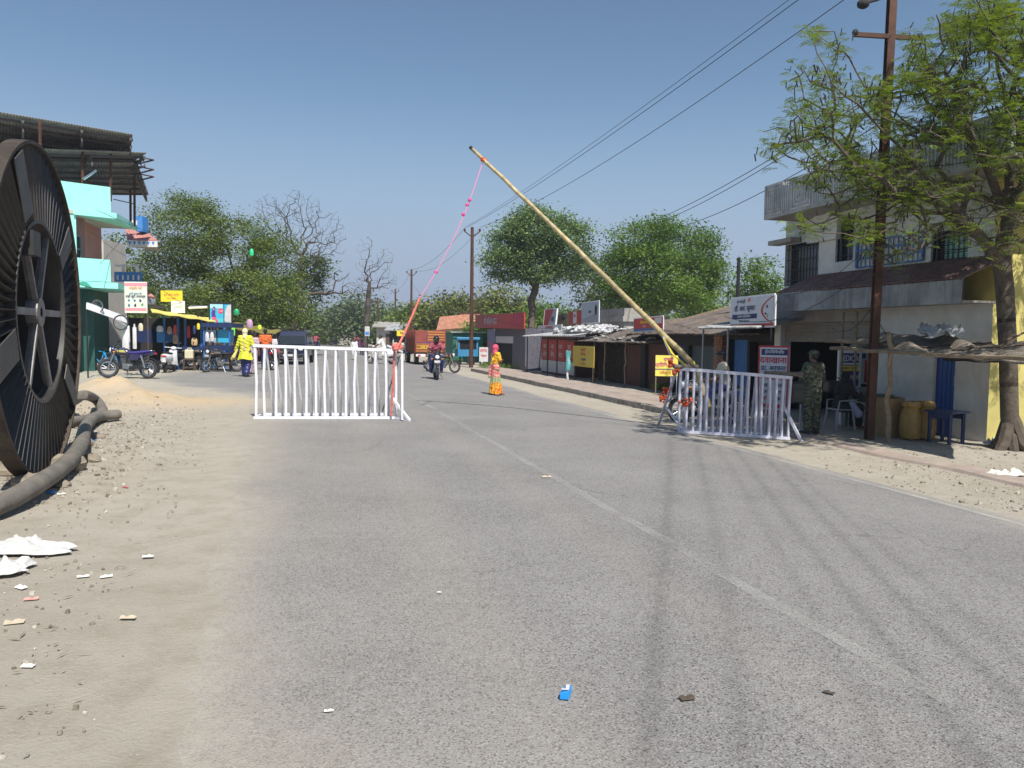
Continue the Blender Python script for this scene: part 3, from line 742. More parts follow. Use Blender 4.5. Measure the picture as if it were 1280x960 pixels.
# main limbs are explicit branches: connect in order first
arrm = [np.array(p) for p in tr]; parm = [-1] + list(range(len(tr) - 1))
for ln in lines:
    pts = [np.array(TP(*q)) for q in ln]
    j = int(np.argmin([np.linalg.norm(a_ - pts[0]) for a_ in arrm[5:]])) + 5
    for q0, q1 in zip([arrm[j]] + pts[1:-1], pts[1:]):
        for t in (0.34, 0.67, 1.0):
            arrm.append(q0 + (q1 - q0) * t + rg.normal(size=3) * 0.025); parm.append(j); j = len(arrm) - 1
arrg = np.zeros((60000, 3)); arrg[:len(arrm)] = arrm; cnt = len(arrm); par = list(parm); tips = []
A = np.array(clp_pts); k0 = 9
rootd = np.array(TP(1254, 300))
for q in A[np.argsort(np.linalg.norm(A - rootd, axis=1))]:
    d = np.linalg.norm(arrg[k0:cnt] - q, axis=1) + 0.15 * np.linalg.norm(arrg[k0:cnt] - rootd, axis=1)
    j = int(np.argmin(d)) + k0; p0 = arrg[j].copy(); dist = np.linalg.norm(q - p0); m_ = max(1, int(dist / 0.22)); side = rg.normal(size=3) * 0.12 * dist; prev = j
    for s_ in range(1, m_ + 1):
        t = s_ / m_; arrg[cnt] = p0 + (q - p0) * t + side * math.sin(math.pi * t) + rg.normal(size=3) * 0.015; par.append(prev); prev = cnt; cnt += 1
    tips.append(prev)
arrg = arrg[:cnt]
V, F, r = branch_mesh(arrg, par, 0.010, 0.45, 0.15, 0.012, 10)
np_mesh('trunk', V, F, M_BARKL, root, smooth=True)
mb = MB()   # swollen root foot
for a_ in range(7):
    an = a_ * 0.9; kf = (1, .7, 1.2, .8, 1.1, .6, 1.15)[a_]; mb.tube([(0.02, 0, 0.55 * kf), (0.07 * math.cos(an), 0.07 * math.sin(an), 0.38 * kf), (0.16 * math.cos(an) * kf, 0.16 * math.sin(an) * kf, 0.12), (0.36 * math.cos(an) * kf, 0.36 * math.sin(an) * kf, -0.12)], [0.09, 0.12, 0.11, 0.07], 8)
mb.build('root_flare', M_BARKL, root, smooth=True)
# compound leaves: rachis with leaflet pairs
def fronds(tipsP, per, seed, L0=0.19, npair=6, lsz=0.066):
    rg = np.random.default_rng(seed); k = rg.poisson(per, len(tipsP)); tp = np.repeat(tipsP, k, axis=0); n = len(tp); tin = np.repeat(rg.normal(0.5, 0.2, len(tipsP)), k)
    az = rg.uniform(0, 2 * math.pi, n); el = rg.uniform(-0.35, 0.45, n); d = np.stack([np.cos(az) * np.cos(el), np.sin(az) * np.cos(el), np.sin(el)], 1)
    L = (L0 * rg.uniform(0.6, 1.3, n))[:, None]; o = tp + rg.normal(size=(n, 3)) * 0.085
    s = np.cross(d, [0, 0, 1.0]) + rg.normal(size=(n, 3)) * 0.15; s /= np.linalg.norm(s, axis=1)[:, None]; up = np.cross(s, d)
    VV = []; TT = []
    for i in range(npair):
        t = (i + 0.6) / npair; c = o + d * L * t - np.array([0, 0, 0.2 * t * t]) * L; ll = (lsz * math.sin(math.pi * (0.18 + 0.72 * t)) * rg.uniform(0.8, 1.2, n))[:, None]; b = d * ll * 0.2
        for sg in (-1, 1):
            a = s * sg * 0.95 + d * 0.4
            VV.append(np.stack([c - b * 0.5, c + a * ll * 0.5 - b + up * 0.004, c + a * ll, c + a * ll * 0.5 + b], 1)); TT.append(np.clip(tin + rg.normal(0, 0.12, n), 0, 1))
    V = np.concatenate(VV).reshape(-1, 3); T = np.concatenate(TT); a = np.arange(len(T)) * 4
    return V, np.stack([a, a + 1, a + 2, a + 3], 1), T
V, F, t = fronds(arrg[tips], 8.5, 5)
np_mesh('crown', V, F, L_N, root, attrs=[('tint', 'FACE', t)])
# dry dark seed pods left hanging in the crown
pm = MB(); sel = [t_ for t_ in tips if rg.random() < 0.25]
for t_ in sel:
    for _ in range(4):
        q = Vector(arrg[t_]) + Vector(rg.normal(size=3)) * 0.12; e = q + Vector((rg.normal() * 0.02, rg.normal() * 0.02, -0.11))
        pm.box((q + e) / 2, (0.02, 0.006, 0.11), (rg.normal() * 0.3, rg.normal() * 0.3, rg.uniform(0, 3)))
tag(pm.build('seed_pods', mat('pod', (0.035, 0.022, 0.018), 0.8), root), kind='stuff')
print('near tree nodes', cnt, 'leaf faces', len(F))
# ================================================================ signs
def sign(name, label, cat, bl, br, up, h, bg, items, thick=0.03, group=None, frame=None, posts=None):
    """flat board: bottom-left, bottom-right world points, up vector, height.  items: ('t', text, u, v, size_frac, mat[, sx]) or ('r', u0, v0, u1, v1, mat) or ('poly', [(u,v)..], mat)"""
    bl = Vector(bl); br = Vector(br); X = (br - bl); w_ = X.length; X.normalize(); U = Vector(up).normalized(); N = X.cross(U)
    U = N.cross(X); base = bl.copy()
    root = thing(name, label, cat, base, 0, group)
    def at(u, v, d=0): return X * (u * w_) + U * (v * h) + N * d
    mb = MB(); vs = [at(0, 0, -thick), at(1, 0, -thick), at(1, 1, -thick), at(0, 1, -thick), at(0, 0), at(1, 0), at(1, 1), at(0, 1)]
    mb.add(vs, [(3, 2, 1, 0), (4, 5, 6, 7), (0, 1, 5, 4), (1, 2, 6, 5), (2, 3, 7, 6), (3, 0, 4, 7)]); mb.build('board', bg, root)
    groups = {}
    lay_ = 0.004
    for it in items:
        if it[0] == 'r':
            m = it[5]; b_ = groups.setdefault(('p', m.name), (MB(), m))[0]; u0, v0, u1, v1 = it[1:5]; lay_ += 0.0012
            b_.add([at(u0, v0, lay_), at(u1, v0, lay_), at(u1, v1, lay_), at(u0, v1, lay_)], [(0, 1, 2, 3)])
        elif it[0] == 'poly':
            m = it[2]; b_ = groups.setdefault(('p', m.name), (MB(), m))[0]; lay_ += 0.0012
            b_.add([at(u, v, lay_) for u, v in it[1]], [tuple(range(len(it[1])))])
    for it in items:
        if it[0] == 't':
            m = it[5]; b_ = groups.setdefault(('t', m.name), (MB(), m))[0]
            text_geo(b_, it[1], it[4] * h, at(it[2], it[3], lay_ + 0.004), X, U, 0.003, sx=it[6] if len(it) > 6 else 1.0, bold=0.012 * it[4] * h)
    for (k, _), (b_, m) in groups.items(): b_.build('lettering' if k == 't' else 'printed_panel', m, root)
    if frame:
        fm, fw = frame; fb = MB()
        for a_, b_ in (((0, 0), (1, 0)), ((1, 0), (1, 1)), ((1, 1), (0, 1)), ((0, 1), (0, 0))): fb.bar(at(*a_, -thick / 2), at(*b_, -thick / 2), fw, thick + 0.03)
        fb.build('frame', fm, root)
    if posts:
        for (u, z0, rad, pm) in posts:
            pb = MB(); q = at(u, 0, -thick - rad); top = at(u, 1, -thick - rad)
            pb.tube([Vector((q.x, q.y, z0 - base.z)), q, top], rad, 8); pb.build('post', pm, root, smooth=True)
    return root
def sgn_px(pxs, t, **k):
    """board in a plane parallel to the road, px corners (left, bottom) (right, bottom), top"""
    (x0, yb0), (x1, yb1), yt0 = pxs
    sa, za = FP(x0, yb0, t); sb, zb = FP(x1, yb1, t); _, zt = FP(x0, yt0, t)
    return W(sa, t, za), W(sb, t, zb), zt - za
def plane_px(Y, x0, x1, yb, yt):
    a = P(x0, yb, Y); b = P(x1, yb, Y); b.z = a.z; return a, b, P(x0, yt, Y).z - a.z

# ================================================================ facade with openings (local x along, y out of the wall, z up)
def facade(mb, x0, x1, z0, z1, y, ops, depth=0.15):
    xs_ = sorted(set([x0, x1] + [v for o in ops for v in (o[0], o[2])])); zs = sorted(set([z0, z1] + [v for o in ops for v in (o[1], o[3])]))
    for a, b in zip(xs_[:-1], xs_[1:]):
        for c, d in zip(zs[:-1], zs[1:]):
            mx, mz = (a + b) / 2, (c + d) / 2
            if any(o[0] < mx < o[2] and o[1] < mz < o[3] for o in ops): continue
            mb.add([(a, y, c), (b, y, c), (b, y, d), (a, y, d)], [(3, 2, 1, 0)])
    for o in ops:
        a, c, b, d = o[:4]; q = y - depth
        mb.add([(a, y, c), (b, y, c), (b, y, d), (a, y, d), (a, q, c), (b, q, c), (b, q, d), (a, q, d)], [(0, 1, 5, 4), (1, 2, 6, 5), (2, 3, 7, 6), (3, 0, 4, 7)])
def corrug(mb, p00, p10, p01, p11, n=40, amp=0.02, thick=0.006, along='u'):
    """corrugated sheet between four corners; ridges run from p00-p10 edge to p01-p11 edge"""
    p00, p10, p01, p11 = map(Vector, (p00, p10, p01, p11)); N = (p10 - p00).cross(p01 - p00).normalized()
    mb.sheet(lambda u, v: p00 * (1 - u) * (1 - v) + p10 * u * (1 - v) + p01 * (1 - u) * v + p11 * u * v + N * amp * math.sin(u * n * 2 * math.pi), n * 4, 3, thick)

M_WWALL = mat('white_wall', (0.66, 0.65, 0.62), 0.9, var=0.2, vscale=1.5, dirt=0.65, dirtcol=(0.3, 0.29, 0.27), bump=0.15)
M_YWALL = mat('yellow_wall', (0.52, 0.45, 0.15), 0.9, var=0.25, vscale=1.5, dirt=0.6, dirtcol=(0.35, 0.31, 0.12), bump=0.15)
M_PARA = mat('parapet_plaster', (0.42, 0.43, 0.43), 0.85, var=0.3, vscale=3, dirt=0.7, dirtcol=(0.12, 0.12, 0.12))
M_SHEET = mat('weathered_sheet', (0.36, 0.37, 0.38), 0.75, 0.0, var=0.3, vscale=2.5, dirt=0.75, dirtcol=(0.1, 0.09, 0.09))
M_TILE = mat('old_roof_tiles', (0.125, 0.10, 0.085), 0.95, var=0.45, vscale=2.5, dirt=0.6, dirtcol=(0.22, 0.19, 0.16), bump=0.8, bscale=12)
M_PTILE = mat('plum_tiles', (0.19, 0.11, 0.10), 0.9, var=0.4, vscale=4, dirt=0.6, dirtcol=(0.3, 0.25, 0.21))
M_SHUT = mat('grey_shutter', (0.34, 0.31, 0.28), 0.6, var=0.15, vscale=4, dirt=0.3)
M_MAROON = mat('maroon_door', (0.09, 0.025, 0.02), 0.6, var=0.3, vscale=4, dirt=0.4, dirtcol=(0.05, 0.03, 0.025))
M_TEAL = mat('teal_grey_door', (0.05, 0.075, 0.085), 0.6, var=0.3, vscale=4, dirt=0.3)
M_BRICK = mat('brick', (0.28, 0.13, 0.08), 0.9, var=0.5, vscale=9, dirt=0.5, dirtcol=(0.3, 0.26, 0.22), bump=0.5)
M_TARP = mat('silver_sheet', (0.7, 0.72, 0.75), 0.3, 0.6, var=0.2, vscale=5)

# ================================================================ two-storey white building
tl, tu = 9.7, 10.1
sN = FP(1235, 500, tl)[0]; sF = FP(968, 480, tl)[0]; sA = FP(1093, 480, tl)[0]
B = thing('two_storey_building', 'white two-storey building with grey patterned balcony parapet and yellow end, right side', 'building', W(sN, tl, -0.25), RZ)
zO = -0.25
def L(px, py, t): s_, z_ = FP(px, py, t); return s_ - sN, z_ - zO       # local x, z
H1 = L(1150, 381, tl)[1]; xa = sA - sN; xF = sF - sN; dU = tl - tu      # dU = local y of upper wall (-0.4)
xd0 = L(1192, 500, tl)[0]; xd1 = L(1165, 500, tl)[0]; zd = L(1178, 445, tl)[1]
mb = MB(); facade(mb, 0, xa, -0.1, H1, 0, [(xd0, -0.05, xd1, zd)], 0.12)
mb.box2((0.0, -0.14, -0.1), (xd0 - 0.001, -6, H1)) if False else None
mb.add([(0, 0, -.1), (0, -6, -.1), (0, -6, H1), (0, 0, H1)], [(0, 1, 2, 3)]); mb.add([(0, 0, H1), (xa, 0, H1), (xa, -0.4, H1), (0, -0.4, H1)], [(3, 2, 1, 0)])
mb.add([(xa, 0, -.1), (xa, -3, -.1), (xa, -3, H1), (xa, 0, H1)], [(3, 2, 1, 0)])
mb.build('ground_floor_wall', M_WWALL, B)
mb = MB(); mb.box(((xd0 + xd1) / 2, -0.09, zd / 2 - 0.03), (xd1 - xd0 - 0.02, 0.04, zd))
for k in range(5): mb.box((xd0 + (xd1 - xd0) * (k + 0.5) / 5, -0.065, zd / 2), (0.012, 0.012, zd - 0.1))
d_ = mb.build('door', mat('door_blue', (0.012, 0.07, 0.30), 0.45, var=0.2, vscale=4, dirt=0.2), B)
mb = MB(); mb.bar((xd0 + 0.06, -0.06, 1.0), (xd0 + 0.06, -0.06, 1.2), 0.02); mb.build('handle', M_STEEL, d_)
# open shop bay on the left
hb = L(1040, 402, tl)[1]; hs = L(1040, 428, tl)[1]
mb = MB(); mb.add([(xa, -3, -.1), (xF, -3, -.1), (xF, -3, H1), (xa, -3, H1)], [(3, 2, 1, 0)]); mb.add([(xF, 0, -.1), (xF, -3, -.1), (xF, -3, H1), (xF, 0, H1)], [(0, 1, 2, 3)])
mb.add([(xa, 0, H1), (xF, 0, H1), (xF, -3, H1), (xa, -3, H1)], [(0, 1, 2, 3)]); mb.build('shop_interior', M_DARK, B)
mb = MB(); nsl = 14
mb.sheet(lambda u, v: (xa + 0.25 + (xF - xa - 0.5) * u, -0.12 + 0.014 * math.sin(v * nsl * 2 * math.pi), hs + (hb - hs) * v), 2, nsl * 6); mb.build('rolling_shutter', M_SHUT, B)
mb = MB(); mb.box2((xa + 0.003, 0.02, hb), (xF, -0.35, H1 - 0.003)); mb.build('shop_lintel', M_CONC, B)
mb = MB(); mb.box2((xF - 0.25, 0.03, -0.1), (xF + 0.02, -0.3, hb - 0.003)); mb.build('pillar', M_WWALL, B)
# upper wall
xe = L(1243, 300, tu)[0]; z2 = H1; z3 = L(985, 262, tu)[1]
def win(px0, px1, py0, py1): # px0 right side px (near), px1 left
    x0, zb = L(px0, py1, tu); x1, zt = L(px1, py0, tu); _, zb2 = L(px1, py1, tu); return (x0, zb, x1, zb + (zt - zb2))
Wn = [win(1022, 982, 303, 354), win(1209, 1165, 286, 327), win(1066, 1046, 270, 325)]
mb = MB(); facade(mb, xe, xF + 0.25, z2, z3, dU, Wn, 0.2)
mb.add([(xF + .25, dU, z2), (xF + .25, -6, z2), (xF + .25, -6, z3), (xF + .25, dU, z3)], [(0, 1, 2, 3)])
mb.build('upper_wall', M_WWALL, B)
for (x0, za, x1, zb_) in Wn:
    f = MB(); yy = dU - 0.08
    for a_, b_ in (((x0, za), (x1, za)), ((x1, za), (x1, zb_)), ((x1, zb_), (x0, zb_)), ((x0, zb_), (x0, za))): f.bar((a_[0], yy, a_[1]), (b_[0], yy, b_[1]), 0.05)
    wo = f.build('window', M_DKBLUE, B)
    f = MB(); f.box(((x0 + x1) / 2, dU - 0.19, (za + zb_) / 2), (x1 - x0, 0.02, zb_ - za)); f.build('pane', M_GLASS, wo)
    f = MB(); k = int((x1 - x0) / 0.13)
    for i in range(1, k): f.tube([(x0 + (x1 - x0) * i / k, dU - 0.03, za), (x0 + (x1 - x0) * i / k, dU - 0.03, zb_)], 0.009, 5)
    for i in range(4): f.tube([(x0, dU - 0.03, za + (zb_ - za) * (i + .5) / 4), (x1, dU - 0.03, za + (zb_ - za) * (i + .5) / 4)], 0.009, 5)
    f.build('grille', M_BLACK, wo)
mb = MB()   # yellow end of the facade and the end wall
zt_ = L(1250, 150, tu)[1]
xy1 = L(1205, 400, tu)[0]
mb.add([(xe - 0.003, dU, H1 - .2), (xe - 0.003, -6, H1 - .2), (xe - 0.003, -6, zt_), (xe - 0.003, dU, zt_)], [(0, 1, 2, 3)])
mb.box2((0.003, dU + 0.006, H1 - 0.05), (xy1, dU - 0.2, L(1210, 330, tu)[1]))
mb.add([(-0.006, 0, -.1), (-0.006, -6, -.1), (-0.006, -6, H1 + 0.9), (-0.006, dU, H1 + 0.9), (-0.006, dU, H1), (-0.006, 0, H1)], [(0, 1, 2, 3, 4, 5)])
mb.build('yellow_end_wall', M_YWALL, B)
# balcony slab and patterned parapet
tp = 9.0; yp = tl - tp
xp1, zp1 = L(956, 233, tp); _, zp0 = L(956, 268, tp); xp0 = L(1265, 150, tp)[0]
mb = MB(); mb.box2((xp0, yp - 0.01, zp0 - 0.12), (xp1, -6, zp0)); mb.build('balcony_slab', M_CONC, B)
mb = MB(); mb.box2((xp0, yp, zp0 - 0.14), (xp1, yp - 0.1, zp1)); mb.box2((xp1 - 0.1, yp - 0.102, zp0 - 0.14), (xp1, -2.5, zp1)); mb.build('parapet', M_PARA, B)
mb = MB(); rr = random.Random(4); x = xp0 + 0.1; Hh = zp1 - zp0 + 0.06; zc = (zp1 + zp0) / 2 - 0.05
panel = 0
while x < xp1 - 0.9:
    if panel % 5 == 2:
        for q in range(4):
            r_ = Hh / 2 * (1 - q * 0.24) - 0.04
            for a_, b_ in (((-1, -1), (1, -1)), ((1, -1), (1, 1)), ((1, 1), (-1, 1)), ((-1, 1), (-1, -1))):
                mb.bar((x + Hh / 2 + a_[0] * r_, yp + 0.008, zc + a_[1] * r_), (x + Hh / 2 + b_[0] * r_, yp + 0.008, zc + b_[1] * r_), 0.03)
        x += Hh + 0.05
    else:
        for q in range(8): mb.box((x + 0.06 + q * 0.085, yp + 0.008, zc), (0.032, 0.03, Hh - 0.1))
        x += 0.74
    panel += 1
for q in range(4):
    r_ = Hh / 2 * (1 - q * 0.24) - 0.03; xc = xp1 - Hh / 2 - 0.05
    for a_, b_ in (((-1, -1), (1, -1)), ((1, -1), (1, 1)), ((1, 1), (-1, 1)), ((-1, 1), (-1, -1))):
        mb.bar((xc + a_[0] * r_, yp + 0.008, zc + a_[1] * r_), (xc + b_[0] * r_, yp + 0.008, zc + b_[1] * r_), 0.03)
mb.build('parapet_relief', mat('relief', (0.56, 0.57, 0.57), 0.85, var=0.3, vscale=4, dirt=0.6, dirtcol=(0.18, 0.18, 0.18)), B)
# ledges and arch hood above window
x0, z0 = L(990, 302, 9.8); x1, z1_ = L(962, 302, 9.8); mb = MB(); mb.box2((x0, -0.05, z0), (x1, dU, z0 + 0.12)); mb.build('ledge', M_CONC, B)
x0, z0 = L(1042, 298, 9.9); x1, _ = L(1006, 298, 9.9); mb = MB(); mb.prism([(x0, z0), (x1, z0), (x1 + 0.05, z0 + 0.55), ((x0 + x1) / 2, z0 + 0.75), (x0 - 0.05, z0 + 0.55)], 'Y', dU + 0.003, dU + 0.14); mb.build('window_hood', M_WWALL, B)
mb = MB(); x0, z0 = L(1150, 325, 10.0); x1, _ = L(1068, 325, 10.0); zt2 = L(1150, 290, 10.0)[1]
for i in range(2): mb.bar((x0 + (x1 - x0) * i, dU + 0.03, z0), (x0 + (x1 - x0) * i, dU + 0.03, zt2), 0.06)
for i in range(4): mb.bar((x0, dU + 0.03, z0 + (zt2 - z0) * i / 3), (x1, dU + 0.03, z0 + (zt2 - z0) * i / 3), 0.035)
for i in range(14): mb.bar((x0 + (x1 - x0) * i / 14, dU + 0.03, z0), (x0 + (x1 - x0) * i / 14, dU + 0.03, zt2), 0.018)
mb.build('balcony_grille', M_BLUE, B)
# plum tiled pent roof and corrugated valance
tv = 8.95; yv = tl - tv
xv0, zv1 = L(1203, 349, tv); xv1, _ = L(970, 362, tv); zv0 = L(1203, 379, tv)[1]
_, zr = L(1110, 336, tu)
mb = MB(); nn = 46
mb.sheet(lambda u, v: (xv0 + (xv1 - xv0) * u, yv + (dU - yv) * v, zv1 + (zr - zv1) * v + 0.03 * abs(math.sin(u * nn * math.pi)) + 0.025 * ((v * 8) % 1)), nn * 4, 24, 0.02)
mb.build('pent_roof', M_PTILE, B)
mb = MB(); corrug(mb, (xv1, yv, zv0), (xv0, yv, zv0), (xv1, yv, zv1), (xv0, yv, zv1), 30, 0.022); mb.build('valance', M_SHEET, B)
mb = MB(); mb.box2((xv0, yv - 0.03, zv0 + 0.02), (xv1, dU, zv0 + 0.06)); mb.build('soffit', M_CONC, B)
# frame of white panels left of the lower wall
mb = MB(); x0, z0 = L(1088, 428, 9.2); x1, _ = L(1053, 428, 9.2); z1_ = L(1088, 388, 9.2)[1]; ym = tl - 9.2
for i in range(3): mb.bar((x0 + (x1 - x0) * i / 2, ym, z0 - 1.2), (x0 + (x1 - x0) * i / 2, ym, z1_), 0.04)
for i in range(3): mb.bar((x0, ym, z0 + (z1_ - z0) * i / 2), (x1, ym, z0 + (z1_ - z0) * i / 2), 0.04)
mb.build('sign_frame', M_WOOD, B)

# ================================================================ lean-to shelter in front
root = thing('lean_to_shelter', 'ramshackle bamboo shelter with sagging sheet roof in front of the white building', 'shelter', G(1112, 553))
bp = G(1112, 553); zt = P(1112, 428, bp.y).z
def bent(mb, a, b, r0, r1, seed, wob=0.04, n=7, seg=7):
    rr = random.Random(seed); a = Vector(a); b = Vector(b); pts = [a + (b - a) * i / n + Vector((rr.uniform(-wob, wob), rr.uniform(-wob, wob), rr.uniform(-wob, wob) * .3)) * (0 < i < n) for i in range(n + 1)]
    mb.tube(pts, [r0 + (r1 - r0) * i / n for i in range(n + 1)], seg); return mb
def bamboo_post(px, py, pty, r, seed, m=None):
    g_ = G(px, py); top = P(px - 2, pty, g_.y); b_ = MB(); bent(b_, g_ - bp - Vector((0, 0, .2)), top - bp, r, r * .85, seed); return b_.build('post', m or M_WOOD, root, smooth=True)
bamboo_post(1112, 553, 415, 0.05, 1); bamboo_post(1217, 547, 430, 0.055, 2, M_RUST); 
roofc = [P(1062, 434, 15.6), P(1290, 445, 11.4), P(1075, 419, 16.6), P(1290, 427, 13.0)]
c0, c1, c2, c3 = [q - bp for q in roofc]
mb = MB(); rr = random.Random(9)
mb.sheet(lambda u, v: c0 * (1 - u) * (1 - v) + c1 * u * (1 - v) + c2 * (1 - u) * v + c3 * u * v + Vector((0, 0, 0.035 * math.sin(u * 17 + v * 4) + 0.05 * math.sin(u * 5) - 0.10 * math.sin(u * 9.4) ** 2 * (1 - v) + 0.03 * math.sin(v * 9 + u * 31))), 60, 10, 0.02)
mb.build('roof_sheet', mat('mat_roof', (0.2, 0.17, 0.14), 0.9, var=0.5, vscale=6, dirt=0.5), root)
mb = MB(); q0 = P(1145, 424, 14.4) - bp; q1 = P(1205, 424, 13.2) - bp; q2 = P(1150, 413, 15.4) - bp; q3 = P(1200, 414, 14.6) - bp
mb.sheet(lambda u, v: q0 * (1 - u) * (1 - v) + q1 * u * (1 - v) + q2 * (1 - u) * v + q3 * u * v + Vector((0, 0, 0.1 + 0.05 * math.sin(u * 13 + v * 7) + 0.03 * math.sin(u * 31 - v * 12))), 24, 10, 0.01)
mb.build('silver_cover', M_TARP, root)
mb = MB(); bent(mb, c0 + Vector((-.3, .2, -0.03)), c1 + Vector((0, 0, -0.05)), 0.04, 0.035, 5, 0.06, 12); mb.build('beam', M_WOOD, root, smooth=True)
mb = MB(); bent(mb, P(1010, 424, 16.8) - bp, P(1120, 432, 14.6) - bp, 0.045, 0.04, 6, 0.03, 8); mb.build('beam', M_WOOD, root, smooth=True)
mb = MB(); bent(mb, P(1180, 449, 14.6) - bp, P(1275, 452, 12.4) - bp, 0.03, 0.03, 8, 0.05, 8); mb.build('beam', M_BLACK, root, smooth=True)
for i, (a_, b_) in enumerate([((1085, 431, 15.2), (1160, 420, 15.6)), ((1130, 436, 14.2), (1240, 428, 13.6)), ((1190, 437, 13.2), (1290, 431, 12.4)), ((1240, 436, 12.5), (1282, 415, 12.3))]):
    mb = MB(); bent(mb, P(*a_) - bp, P(*b_) - bp, 0.022, 0.016, 20 + i, 0.06, 8, 5); mb.build('stick', M_DKWOOD, root, smooth=True)

# ================================================================ long low shop block, mid right
ts = 9.8
def shop_root(label, px_near, px_far, t=ts, name='shop'):
    s0_ = FP(px_near, 470, t)[0]; s1_ = FP(px_far, 470, t)[0]
    r_ = thing(name, label, 'shop', W(s0_, t, -0.27), RZ, 'small shops along the right side'); return r_, s0_, s1_
def LZ(px, py, t, s0_): s_, z_ = FP(px, py, t); return s_ - s0_, z_ + 0.27
# clinic shop with corrugated canopy (px 897..972)
S, s0_, s1_ = shop_root('shop with corrugated canopy, brick pillar and blue shutter beside the white building', 968, 897)
X1 = s1_ - s0_; eh = LZ(930, 412, ts, s0_)[1]
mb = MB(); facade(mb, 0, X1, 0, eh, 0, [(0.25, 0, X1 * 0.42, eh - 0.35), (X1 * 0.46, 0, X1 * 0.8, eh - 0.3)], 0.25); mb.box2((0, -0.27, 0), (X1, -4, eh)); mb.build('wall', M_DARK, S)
mb = MB(); mb.sheet(lambda u, v: (X1 * 0.46 + X1 * 0.34 * u, -0.2 + 0.012 * math.sin(u * 60), (eh - 0.3) * v), 60, 1); mb.build('shutter', M_BLUE, S)
mb = MB()
rr = random.Random(3)
for r_ in range(int(eh / 0.09)):
    for k in range(2): mb.box((X1 * 0.88 + 0.25 * k + (0.03 if r_ % 2 else 0), 0.05, 0.05 + r_ * 0.09), (0.235, 0.2, 0.078))
mb.build('brick_pillar', M_BRICK, S)
ca0, cz = LZ(1000, 409, 8.3, s0_); ca1, cz1 = LZ(850, 430, 8.3, s0_); xc1, zc1 = LZ(872, 428, 8.3, s0_)
mb = MB(); corrug(mb, (-1.4, ts - 8.3, cz), (xc1, ts - 8.3, cz), (-1.4, -1.6, cz + 0.55), (xc1, -1.6, cz + 0.55), 44, 0.03, 0.012); mb.build('canopy', M_SHEET, S)
for xx in (0.3, X1 * 0.55):
    mb = MB(); mb.tube([(xx, 1.3, 0), (xx, 1.3, cz)], 0.03, 8); mb.build('post', M_STEEL, S, smooth=True)
# big tiled shed: dark doors
S, s0_, s1_ = shop_root('long low shed under a large dark tiled roof with teal and brown doors', 896, 800)
X1 = s1_ - s0_; eh = LZ(850, 426, ts, s0_)[1]
mb = MB(); facade(mb, 0, X1, 0, eh + .2, 0, [(0.15, 0, X1 * .33, eh - 0.15), (X1 * .38, 0, X1 * .52, eh - 0.15), (X1 * 0.55, 0, X1 * 0.93, eh - 0.15)], 0.15); mb.box2((0, -0.17, 0), (X1, -5, eh)); mb.build('wall', M_DARK, S)
for a_, b_, m_ in ((0.15, X1 * .33, M_TEAL), (X1 * .38, X1 * .52, M_DKBLUE), (X1 * .55, X1 * .93, M_MAROON)):
    mb = MB(); mb.sheet(lambda u, v: (a_ + (b_ - a_) * u, -0.13 + 0.008 * math.sin(u * (b_ - a_) * 40), (eh - 0.15) * v), 60, 1); mb.build('door', m_, S)
rt = 14.5; zr_ = LZ(872, 383, rt, s0_)[1]; za_ = LZ(850, 420, 9.2, s0_)[1]
sg0 = -3.2; sg1 = X1 * 1.0
nn = 90
def tile_roof(mb, x0, x1, y0, z0, y1, z1, nn, rows, seed=0, sag=0.05):
    rr = random.Random(seed); ph = [rr.uniform(-1, 1) for _ in range(200)]
    mb.sheet(lambda u, v: (x0 + (x1 - x0) * u, y0 + (y1 - y0) * v, z0 + (z1 - z0) * v + 0.035 * abs(math.sin(u * nn * math.pi)) + 0.03 * (1 - (v * rows) % 1) - sag * math.sin(u * 6 + seed) * math.sin(v * 3) + 0.012 * ph[int(u * nn) % 200]), nn * 4, rows * 3, 0.03)
mb = MB(); tile_roof(mb, sg0, sg1, ts - 9.2, za_, ts - rt, zr_, nn, 16, 1, 0.1); mb.build('roof', M_TILE, S)
mb = MB(); mb.bar((sg1, ts - 9.2, za_ + 0.02), (sg1, ts - rt, zr_ + 0.05), 0.10); mb.build('gable_board', M_WOOD, S)
# wood-and-tile row, px 716..800
S, s0_, s1_ = shop_root('closed dark shop with ragged low tile eave and maroon boards, behind the small yellow sign', 814, 742)
X1 = s1_ - s0_; eh = LZ(780, 428, ts, s0_)[1]
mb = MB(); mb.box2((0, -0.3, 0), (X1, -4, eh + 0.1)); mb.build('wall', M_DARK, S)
mb = MB(); mb.sheet(lambda u, v: (0.1 + X1 * 0.45 * u, -0.2 + 0.01 * math.sin(u * 50), (eh - 0.1) * v), 50, 1); mb.build('door', M_MAROON, S)
mb = MB(); rr = random.Random(8)
for i in range(24):
    x = X1 * 0.5 + X1 * 0.5 * i / 24; mb.bar((x, -0.2, 0), (x + rr.uniform(-.03, .03), -0.2, eh - rr.uniform(0, .3)), 0.05, 0.02)
mb.build('slat_front', M_DKWOOD, S)
for i, fx in enumerate((0.22, 0.58, 0.78)):
    mb = MB(); bent(mb, (X1 * fx, 0.5, 0), (X1 * fx - 0.05, 0.5, eh), 0.04, 0.035, 30 + i, 0.03); mb.build('post', M_WOOD, S, smooth=True)
mb = MB(); tile_roof(mb, -0.8, X1 + 1.5, 0.75, eh - 0.05, -3.2, eh + 0.95, 60, 10, 2, 0.16); mb.build('roof', M_TILE, S)
mb = MB(); rr = random.Random(12)
